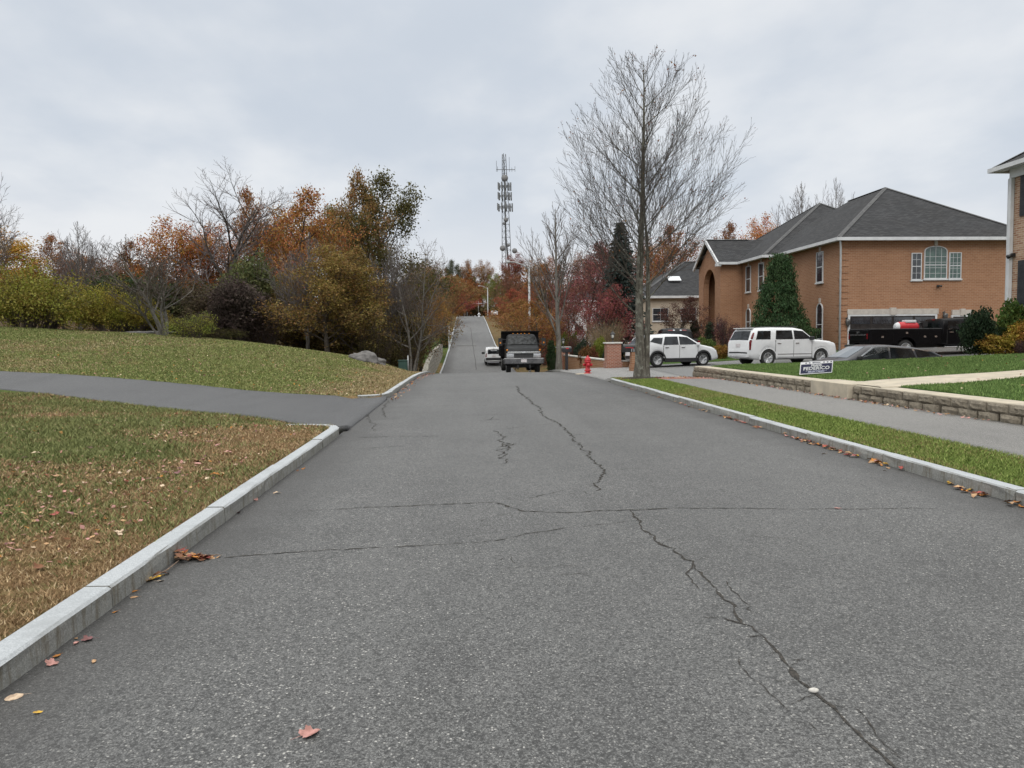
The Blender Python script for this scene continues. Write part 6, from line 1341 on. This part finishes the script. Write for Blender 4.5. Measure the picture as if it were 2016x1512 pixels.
def vehicles():
    # white crossover
    c = Car('parked_car', 'white compact crossover with black lower trim, parked behind the street tree', 'car', hpt(1322, 39.7), D(15), 4.6, 1.86, [(-2.3,.5),(-2.27,.98),(-2.2,1.10),(-1.86,1.50),(-1.6,1.62),(-.6,1.69),(.2,1.66),(.55,1.56),(1.28,1.12),(1.9,1.00),(2.18,.86),(2.28,.55)], (-1.33, 1.36), .355, .26, 1.10, .2)
    c.arches(M_TRIM, .08, .02); c.side('sill_trim', [(-.9,.24),(.92,.24),(.92,.44),(-.9,.44)], M_TRIM, .012); c.face('bumper_trim', [(-.78,.40),(.78,.40),(.78,.56),(-.78,.56)], M_TRIM, 'rear'); c.face('bumper_trim', [(-.75,.56),(.75,.56),(.7,.72),(-.7,.72)], M_TRIM, 'front')
    c.side('window', [(-1.0,1.13),(-.12,1.14),(-.12,1.56),(-.85,1.55)], M_CGLASS); c.side('window', [(-.04,1.14),(1.02,1.15),(.42,1.53),(-.04,1.56)], M_CGLASS); c.side('window', [(-1.75,1.30),(-1.1,1.16),(-.98,1.50),(-1.5,1.5)], M_CGLASS)
    c.face('windshield', [(-.72,1.17),(.72,1.17),(.62,1.54),(-.62,1.54)], M_WSHIELD); c.face('rear_window', [(-.66,1.14),(.66,1.14),(.56,1.48),(-.56,1.48)], M_CGLASS, 'rear'); c.face('taillight', [(.60,.96),(.82,.96),(.76,1.28),(.64,1.36)], M_TAIL, 'rear', mirror=True)
    c.face('headlight', [(.42,.86),(.80,.90),(.74,1.0),(.40,.94)], M_LENS, 'front', mirror=True); c.face('license_plate', [(-.16,.72),(.16,.72),(.16,.86),(-.16,.86)], M_PLATE, 'rear', .02); c.doors([-1.0,-.06,1.02], .46, 1.10, 1.0); c.mirrors(.98, 1.16, P_WHITE)
    # white full size SUV
    c = Car('parked_car', 'long white full size SUV parked in front of the brick house', 'car', hpt(1540, 38.2), D(13), 5.2, 2.04, [(-2.6,.55),(-2.58,1.22),(-2.52,1.32),(-2.32,1.74),(-2.2,1.86),(-1.2,1.91),(.1,1.89),(.55,1.80),(1.18,1.30),(2.15,1.20),(2.45,1.10),(2.56,.65)], (-1.52, 1.56), .40, .32, 1.28, .16)
    c.arches(P_WHITE, .05, .012); c.side('window', [(-2.22,1.32),(-1.42,1.32),(-1.34,1.74),(-2.06,1.74)], M_CGLASS); c.side('window', [(-1.12,1.32),(-.12,1.32),(-.12,1.76),(-1.02,1.76)], M_CGLASS); c.side('window', [(-.02,1.32),(1.0,1.33),(.50,1.72),(-.02,1.76)], M_CGLASS)
    c.face('rear_window', [(-.80,1.28),(.80,1.28),(.70,1.72),(-.70,1.72)], M_CGLASS, 'rear'); c.face('windshield', [(-.8,1.36),(.8,1.36),(.70,1.76),(-.70,1.76)], M_WSHIELD); 
    for sg in (-1, 1):
        m = MB(); zz = np.linspace(.80, 1.64, 10); m.tube([(float(np.interp(z, c.rear[:, 1], c.rear[:, 0]))+.075, sg*(c.hw(float(np.interp(z, c.rear[:, 1], c.rear[:, 0]))+.075, z)-.015), z) for z in zz], [.045+.02*math.sin(PI*i/9) for i in range(10)], 8); m.build('taillight', M_TAIL, c.t, True)
    c.face('bumper_trim', [(-.8,.62),(.8,.62),(.8,.68),(-.8,.68)], M_TRIM, 'rear'); c.face('license_plate', [(-.18,.92),(.18,.92),(.18,1.08),(-.18,1.08)], M_PLATE, 'rear', .02); c.face('headlight', [(.6,.9),(.88,.9),(.84,1.14),(.6,1.12)], M_LENS, 'front', mirror=True)
    c.doors([-1.12,-.07,1.0], .45, 1.27, 1.12); c.side('chrome_strip', [(-1.0,.56),(1.0,.56),(1.0,.60),(-1.0,.60)], M_CHROME, .014); c.box('spoiler', (-2.28, 0, 1.875), (.22, 1.5, .04), P_WHITE)
    for sg in (-1, 1): c.box('roof_rail', (-.7, sg*.68, 1.945), (2.2, .04, .03), M_TRIM)
    c.mirrors(.92, 1.36, M_TRIM, (.16, .24, .18)); c.box('running_board', (0, -.98, .34), (2.2, .14, .05), M_TRIM); c.box('running_board', (0, .98, .34), (2.2, .14, .05), M_TRIM)
    # grey crossover in the sunken drive
    x = XO(1715, 29.4); zt = float(at(1700, 678.5, 29.4)[2])
    c = Car('parked_car', 'dark grey fastback crossover half hidden behind the lawn edge', 'car', (x, 29.4, zt-1.63), PI, 4.95, 1.95, [(-2.45,.6),(-2.42,1.02),(-2.36,1.2),(-2.0,1.38),(-1.2,1.53),(-.3,1.61),(.3,1.61),(.62,1.54),(1.42,1.10),(2.05,.98),(2.34,.84),(2.45,.5)], (-1.40, 1.45), .37, .25, 1.08, .2, paint=P_GREY)
    c.side('window', [(-.2,1.11),(.98,1.12),(.35,1.50),(-.2,1.53)], M_CGLASS); c.side('window', [(-1.25,1.13),(-.28,1.11),(-.28,1.52),(-1.15,1.46)], M_CGLASS); c.side('window', [(-2.1,1.2),(-1.33,1.13),(-1.25,1.45),(-1.9,1.33)], M_CGLASS)
    c.side('chrome_strip', [(-2.1,1.375),(-.2,1.56),(.4,1.55),(1.06,1.12),(1.0,1.11),(.36,1.52),(-.2,1.535),(-2.05,1.35)], M_CHROME, .012, dens=1)
    c.face('windshield', [(-.78,1.13),(.78,1.13),(.64,1.54),(-.64,1.54)], M_WSHIELD); c.face('headlight', [(.45,.86),(.86,.88),(.80,.97),(.44,.94)], M_LENS, 'front', mirror=True); c.face('grille', [(-.42,.70),(.42,.70),(.42,.93),(-.42,.93)], M_CHROME, 'front'); c.face('taillight', [(.5,1.04),(.86,1.04),(.82,1.18),(.5,1.18)], M_TAIL, 'rear', mirror=True); c.face('rear_window', [(-.66,1.24),(.66,1.24),(.6,1.45),(-.6,1.45)], M_CGLASS, 'rear')
    c.doors([-1.28,-.24,1.0], .42, 1.08, .98); c.mirrors(1.02, 1.14, M_TRIM, (.13, .22, .15)); c.arches(M_TRIM, .05)
    # black service truck
    Y = 39.6; xr = XO(1708, Y-.9); xc = xr+5.55; zb = H(xr+2.5, Y)
    c = Car('utility_truck', 'black service body truck parked before the garage door', 'truck', (xc, Y, zb), 0, 4.4, 2.02, [(-1.55,.7),(-1.53,1.75),(-1.42,1.93),(-.6,1.99),(.5,1.97),(.72,1.88),(1.32,1.36),(2.55,1.28),(2.78,1.14),(2.85,.6)], (2.0,), .42, .5, 1.38, .13, paint=P_BLACK)
    c.side('window', [(-1.3,1.42),(-.3,1.42),(-.3,1.82),(-1.22,1.82)], M_CGLASS); c.side('window', [(-.2,1.42),(1.1,1.43),(.66,1.80),(-.2,1.83)], M_CGLASS); c.face('windshield', [(-.8,1.42),(.8,1.42),(.7,1.84),(-.7,1.84)], M_WSHIELD); c.face('rear_window', [(-.7,1.40),(.7,1.40),(.66,1.78),(-.66,1.78)], M_CGLASS, 'rear'); c.doors([-1.3,-.25,1.05], .62, 1.38, 1.24)
    for sg in (-1, 1): c.side('chrome_strip', [(-1.25,1.39),(1.1,1.39),(1.1,1.42),(-1.25,1.42)], M_CHROME, .012); c.box('running_board', (0, sg*1.0, .46), (3.0, .16, .05), M_CHROME)
    c.mirrors(1.05, 1.46, M_BLACK, (.16, .3, .3)); c.face('headlight', [(.6,.95),(.92,.95),(.9,1.2),(.6,1.2)], M_LENS, 'front', mirror=True); c.face('brake_light', [(-.12,1.86),(.12,1.86),(.12,1.92),(-.12,1.92)], M_TAIL, 'rear')
    m = MB(); r0 = -5.55
    for sg in (-1, 1): 
        y0, y1 = sorted((sg*1.06, sg*.62)); xs_ = r0, -1.65; R_ = .52; xw = -3.55
        P = [(xs_[0], .62), (xw-R_, .62)] + [(xw-R_*math.cos(PI*i/10), .50+R_*math.sin(PI*i/10)*.95) for i in range(11)] + [(xw+R_, .62), (xs_[1], .62), (xs_[1], 1.40), (xs_[0], 1.40)]
        m.prism(P, y0, y1)
    m.bb(r0, -1.65, -.62, .62, .72, .86); m.bb(r0+.02, r0+.08, -.62, .62, .86, 1.36); bd = m.build('service_body', P_BLACK, c.t, True, bevel=.012)
    m = MB(); m.bb(r0, -1.65, -1.075, -.60, 1.40, 1.45); m.bb(r0, -1.65, .60, 1.075, 1.40, 1.45); m.build('lid', pm('dull black lid', (.025,.025,.027), (.035,.035,.037), 5, .5), c.t, True, bevel=.01)
    for a, b, z0, z1 in ((r0+.08, -4.25, .70, 1.34), (-4.2, -2.9, 1.08, 1.34), (-2.85, -2.3, .70, 1.34), (-2.25, -1.72, .70, 1.34)):
        for sg in (-1, 1): m = MB(); m.bb(a, b, sg*1.06-.008, sg*1.06+.008, z0, z1); o = m.build('locker_door', P_BLACK, c.t, True, bevel=.006); h = MB(); h.box(((a+b)/2, sg*1.075, (z0+z1)/2 if z0 < 1 else z0+.14), (.12, .02, .09)); h.build('latch', M_CHROME, o, True)
    m = MB(); m.bb(r0-.06, r0, -1.02, 1.02, .86, 1.36); m.build('tailgate', P_BLACK, c.t, True, bevel=.01); m = MB(); m.bb(r0-.09, r0-.06, -.85, .85, 1.10, 1.17); m.bb(r0-.09, r0-.06, -.1, .1, 1.22, 1.32); m.build('tailgate_handle', M_CHROME, c.t, True)
    m = MB(); m.bb(r0-.3, r0-.02, -1.0, 1.0, .48, .62); m.build('rear_bumper', M_CHROME, c.t, True, bevel=.02)
    for sg in (-1, 1): m = MB(); m.bb(r0-.075, r0-.05, sg*.94-.06, sg*.94+.06, .92, 1.2); m.build('taillight', M_TAIL, c.t, True); wheel(c.t, -3.55, sg*.88, .42, .42, .3, 8); wheel(c.t, 2.0, sg*.88, .42, .42, .27, 8)
    m = MB(); m.bb(-5.3, 2.4, -.45, .45, .45, .72); m.build('chassis', M_TRIM, c.t, True)
    tk = thing('tank', 'red compressor tank with a white cap riding in the black service truck bed', 'tank', (xc-3.0, Y-.1, zb+1.40)); m = MB(); m.lathe([(.0, -.62), (.2, -.58), (.27, -.45), (.27, .45), (.2, .58), (0, .62)], (0, 0, .14), 18, 'x'); m.build('tank_body', M_RED, tk, True); m = MB(); m.bb(-.15, .42, -.22, .22, .36, .50); m.lathe([(.16, -.66), (.25, -.52), (.255, -.42)], (0, 0, .14), 14, 'x'); m.build('white_cap', M_WHITE, tk, True, bevel=.02); m = MB(); m.bb(-.4, .5, -.2, .2, -.12, -.08); m.tube([(.5, 0, .2), (.75, 0, .35), (.95, 0, .3)], .05, 6); m.box((.95, 0, .3), (.25, .3, .3)); m.build('pump', M_TRIM, tk, True)
    # black pickup behind the crossover
    c = Car('pickup_truck', 'black pickup seen from behind, beyond the white crossover', 'truck', hpt(1328, 49.0), D(90-4), 5.8, 2.04, [(-2.9,.7),(-2.88,1.20),(-2.8,1.25),(-.95,1.26),(-.92,1.75),(-.7,1.93),(.2,1.98),(.8,1.92),(1.5,1.36),(2.6,1.25),(2.85,.8)], (-1.8, 1.9), .42, .42, 1.30, .14, paint=P_BLACK)
    c.face('rear_window', [(-.74,1.36),(.74,1.36),(.66,1.76),(-.66,1.76)], M_CGLASS, 'rear'); c.face('brake_light', [(-.60,1.80),(-.3,1.80),(-.3,1.86),(-.58,1.86)], M_TAIL, 'rear', .02, mirror=True); c.face('cargo_lamp', [(-.28,1.80),(-.16,1.80),(-.16,1.86),(-.28,1.86)], M_LENS, 'rear', .02, mirror=True); c.face('windshield', [(-.8,1.42),(.8,1.42),(.7,1.84),(-.7,1.84)], M_WSHIELD); c.side('window', [(-.6,1.38),(.1,1.38),(.1,1.82),(-.5,1.82)], M_CGLASS); c.side('window', [(.2,1.38),(1.3,1.38),(.75,1.80),(.2,1.83)], M_CGLASS)
    c.face('taillight', [(.82,.85),(.98,.85),(.98,1.18),(.82,1.18)], M_TAIL, 'rear', .02, mirror=True); c.box('tonneau', (-1.85, 0, 1.275), (1.8, 1.8, .04), M_TRIM); c.mirrors(1.15, 1.46, M_BLACK, (.16, .3, .28)); c.doors([-.65,.15,1.25], .6, 1.3, 1.18); c.face('license_plate', [(-.16,.78),(.16,.78),(.16,.92),(-.16,.92)], M_PLATE, 'rear', .02)
    # white van
    Y = 86; x = XO(971, Y)
    c = Car('van', 'small white van parked on the far road beyond the dump truck', 'van', (x, Y, float(Rz(Y))+.02), D(90), 4.5, 1.95, [(-2.2,.45),(-2.18,1.55),(-2.1,1.86),(-1.8,1.92),(0,1.94),(.7,1.88),(1.4,1.2),(2.1,1.02),(2.25,.5)], (-1.4, 1.4), .34, .3, 1.15, .10, ends=.04)
    c.face('rear_window', [(-.68,1.18),(.68,1.18),(.64,1.68),(-.64,1.68)], M_CGLASS, 'rear'); c.face('taillight', [(.80,.85),(.92,.85),(.9,1.25),(.80,1.25)], M_TAIL, 'rear', .02, mirror=True); c.face('rear_bumper', [(-.9,.47),(.9,.47),(.9,.75),(-.9,.75)], M_TRIM, 'rear', .03); c.face('license_plate', [(-.2,.86),(.2,.86),(.2,1.0),(-.2,1.0)], M_PLATE, 'rear', .02); c.mirrors(1.2, 1.25, M_TRIM, (.15, .3, .25)); c.side('window', [(.1,1.2),(1.1,1.2),(.7,1.68),(.1,1.7)], M_CGLASS); c.face('windshield', [(-.75,1.25),(.75,1.25),(.7,1.8),(-.7,1.8)], M_WSHIELD); c.face('door_seam', [(-.01,.8),(.01,.8),(.01,1.85),(-.01,1.85)], M_TRIM, 'rear', .016)
    Y = 207; x = XO(974, Y); c = Car('parked_car', 'tiny white car at the top of the far road', 'car', (x, Y, H(x, Y)+.05), D(90), 4.6, 1.85, [(-2.3,.5),(-2.25,1.0),(-1.7,1.4),(-.5,1.5),(.3,1.45),(1.2,1.0),(2.1,.85),(2.3,.5)], (-1.35, 1.35), .34, .26, 1.0, .2)
    c.face('rear_window', [(-.66,1.04),(.66,1.04),(.56,1.36),(-.56,1.36)], M_CGLASS, 'rear'); c.side('window', [(-.9,1.03),(.9,1.03),(.4,1.38),(-.8,1.38)], M_CGLASS); c.face('taillight', [(.5,.8),(.85,.8),(.85,.95),(.5,.95)], M_TAIL, 'rear', mirror=True)
    # black dump truck
    Y = 45.4; x = XO(1031, Y); b = float(Rz(Y+1.5))+.01
    P_SM = paint('charcoal hood', (.008,.009,.010), .45, 0, .14)
    c = Car('dump_truck', 'black dump truck with chrome bumper parked facing us at the right kerb', 'truck', (x, Y+2.1, b), D(-90), 4.2, 2.02, [(-1.0,.8),(-.98,2.0),(-.88,2.28),(-.6,2.36),(.05,2.37),(.25,2.28),(.92,1.70),(1.75,1.50),(2.02,1.34),(2.08,.88)], (1.25,), .50, .78, 1.68, .16, paint=P_SM, ends=.04)
    c.face('windshield', [(-.88,1.73),(.88,1.73),(.80,2.24),(-.80,2.24)], M_WSDARK, 'front', .015); c.side('window', [(-.75,1.72),(.65,1.73),(.2,2.2),(-.7,2.2)], M_CGLASS); c.doors([-.85,.75], .95, 1.68, 1.5)
    c.face('front_panel', [(-.98,.90),(.98,.90),(.98,1.24),(-.98,1.24)], M_TRIM, 'front', .012)
    c.face('grille', [(-.60,.90),(.60,.90),(.60,1.32),(-.60,1.32)], M_TRIM, 'front', .02); c.box('chrome_bar', (2.12, 0, 1.27), (.06, 1.95, .10), M_CHROME); c.box('badge', (2.16, 0, 1.275), (.03, .20, .07), M_LENS)
    for sg in (-1, 1):
        c.box('headlight_bezel', (2.06, sg*.80, 1.09), (.10, .46, .26), M_CHROME); c.box('headlight', (2.12, sg*.80, 1.13), (.03, .40, .12), M_LENS); c.box('marker_light', (1.98, sg*.98, 1.42), (.12, .10, .09), M_AMBER); c.box('wiper', (.98, sg*.4, 1.76), (.03, .6, .02), M_TRIM, .15*sg)
        m = MB(); m.tube([(.75, sg*.95, 2.05), (.8, sg*1.25, 2.05)], .02, 6); m.tube([(.75, sg*.95, 1.78), (.8, sg*1.25, 1.78)], .02, 6); m.box((.8, sg*1.33, 1.90), (.10, .24, .46)); o = m.build('mirror', M_TRIM, c.t, True); m = MB(); m.box((.86, sg*1.33, 1.85), (.02, .08, .10)); m.build('marker_light', M_AMBER, o, True)
        m = MB(); m.box((2.30, sg*.36, .42), (.10, .07, .26)); m.tube([(2.24, sg*.36, .36), (2.36, sg*.36, .30), (2.40, sg*.36, .40)], .03, 6); m.build('tow_hook', M_TRIM, c.t, True)
        wheel(c.t, 1.25, sg*.88, .48, .48, .28, 6); wheel(c.t, -2.6, sg*.98, .48, .48, .3, 6); wheel(c.t, -2.6, sg*.66, .48, .48, .28, 6)
        m = MB(); m.prism([(1.25-.66*math.cos(PI*i/10), .48+.66*math.sin(PI*i/10)) for i in range(11)] + [(1.25+.56*math.cos(PI*i/10), .48+.56*math.sin(PI*i/10)) for i in range(11)], sg*1.0-.07, sg*1.0+.07); m.build('fender', P_BLACK, c.t, True)
    m = MB(); m.bb(2.06, 2.30, -1.20, 1.20, .58, .94); m.bb(2.02, 2.22, -1.24, 1.24, .64, .90); c_b = m.build('front_bumper', pm('dull chrome', (.20,.20,.205), (.12,.12,.125), 3, .3, .8), c.t, True, bevel=.04)
    c.box('license_plate', (2.315, 0, .78), (.02, .34, .18), M_PLATE, bev=0)
    for y in (-.5, -.22, 0, .22, .5): c.box('roof_marker', (.05, y, 2.41), (.10, .07, .05), M_AMBER)
    m = MB()
    for s_ in (-1, 1): m.bb(-4.3, -1.25, s_*1.17-.03, s_*1.17+.03, .95, 2.05); m.bb(-4.3, -1.2, s_*1.17-.06, s_*1.17+.06, 2.05, 2.15)
    m.bb(-1.28, -1.2, -1.2, 1.2, .95, 2.58); m.bb(-1.2, -.55, -1.2, 1.2, 2.50, 2.58); m.bb(-4.3, -1.28, -1.14, 1.14, .95, 1.02); m.bb(-4.34, -4.28, -1.14, 1.14, 1.02, 2.05)
    for k in range(5): 
        for s_ in (-1, 1): m.bb(-4.2+k*.7, -4.1+k*.7, s_*1.2-.03, s_*1.2+.03, .97, 2.05)
    m.build('dump_body', P_BLACK, c.t, True, bevel=.01); m = MB(); m.bb(-4.2, 2.05, -.42, .42, .55, .90); m.build('chassis', M_TRIM, c.t, True)
    m = MB(); m.bb(-2.72, -2.48, -1.0, 1.0, .36, .62); m.bb(1.13, 1.37, -.9, .9, .34, .56); m.lathe([(.0, -.3), (.24, -.2), (.26, .1), (.1, .3)], (-2.6, 0, .48), 12, 'x'); m.build('axle', M_TRIM, c.t, True)
    m = MB(); m.bb(-3.35, -3.32, -1.15, -.45, .16, .95); m.bb(-3.35, -3.32, .45, 1.15, .16, .95); m.bb(-3.35, -3.33, -.45, .45, .45, .95); m.build('mud_flap', M_TRIM, c.t, True)
vehicles()
# ---------------------------------------------------------------- sky, sun, colour management
def make_world():
    w = bpy.data.worlds.new('World'); SC.world = w; w.use_nodes = True; t = w.node_tree
    bg = t.nodes['Background']
    EL, RO = math.radians(38), math.radians(200)
    sky = nd(t, 'ShaderNodeTexSky'); sky.sky_type = 'NISHITA'; sky.sun_disc = False; sky.sun_elevation = EL; sky.sun_rotation = RO
    d = t.nodes.new('ShaderNodeTexCoord').outputs['Generated']
    s = nd(t, 'ShaderNodeSeparateXYZ', {0: d}); z = mt(t, 'MAXIMUM', s.outputs[2], 0.0)
    k = mt(t, 'ADD', z, 0.22)
    v = nd(t, 'ShaderNodeCombineXYZ', {0: mt(t, 'DIVIDE', s.outputs[0], k), 1: mt(t, 'DIVIDE', s.outputs[1], k), 2: 0.0}).outputs[0]
    v2 = nd(t, 'ShaderNodeMapping', {'Vector': v, 'Location': (3.1, 1.7, 0), 'Scale': (1.0, 0.8, 1)}).outputs[0]
    n1 = noise(t, v2, 0.8, 6, 0.5); n2 = noise(t, v2, 2.6, 5, 0.5)
    f = mt(t, 'ADD', mt(t, 'MULTIPLY', n1, 0.62), mt(t, 'MULTIPLY', n2, 0.38))
    f = mrange(t, f, 0.40, 0.62)
    cl = mixc(t, f, (5.82, 6.34, 7.05), (7.85, 8.05, 8.3))
    cl = mixc(t, mrange(t, z, 0.22, 0.0), cl, (8.1, 8.1, 8.25))
    cl = mixc(t, 0.06, cl, sky.outputs[0]); cl = mixc(t, mrange(t, z, 0.36, 0.8), cl, (7.15, 7.12, 6.9))
    zen = mrange(t, z, 0.36, 1.0, 1.0, ZEN)
    cc = nd(t, 'ShaderNodeVectorMath', {0: cl, 3: zen}, operation='SCALE').outputs[0]
    t.links.new(cc, bg.inputs['Color']); bg.inputs['Strength'].default_value = 0.1
    L = bpy.data.lights.new('sun', 'SUN'); L.energy = 0.9; L.angle = math.radians(25); L.color = (1, .96, .9)
    o = bpy.data.objects.new('sun', L); C.objects.link(o)
    dr = Vector((math.sin(RO)*math.cos(EL), math.cos(RO)*math.cos(EL), math.sin(EL)))
    o.rotation_euler = dr.to_track_quat('Z', 'Y').to_euler()
ZEN = 3.0
make_world()
vs_ = SC.view_settings; vs_.view_transform = 'Standard'; vs_.look = 'None'; vs_.exposure = 0.1; vs_.gamma = 1.0
SC.cycles.max_bounces = 5; SC.cycles.diffuse_bounces = 3; SC.cycles.transparent_max_bounces = 6
SC.cycles.use_denoising = True
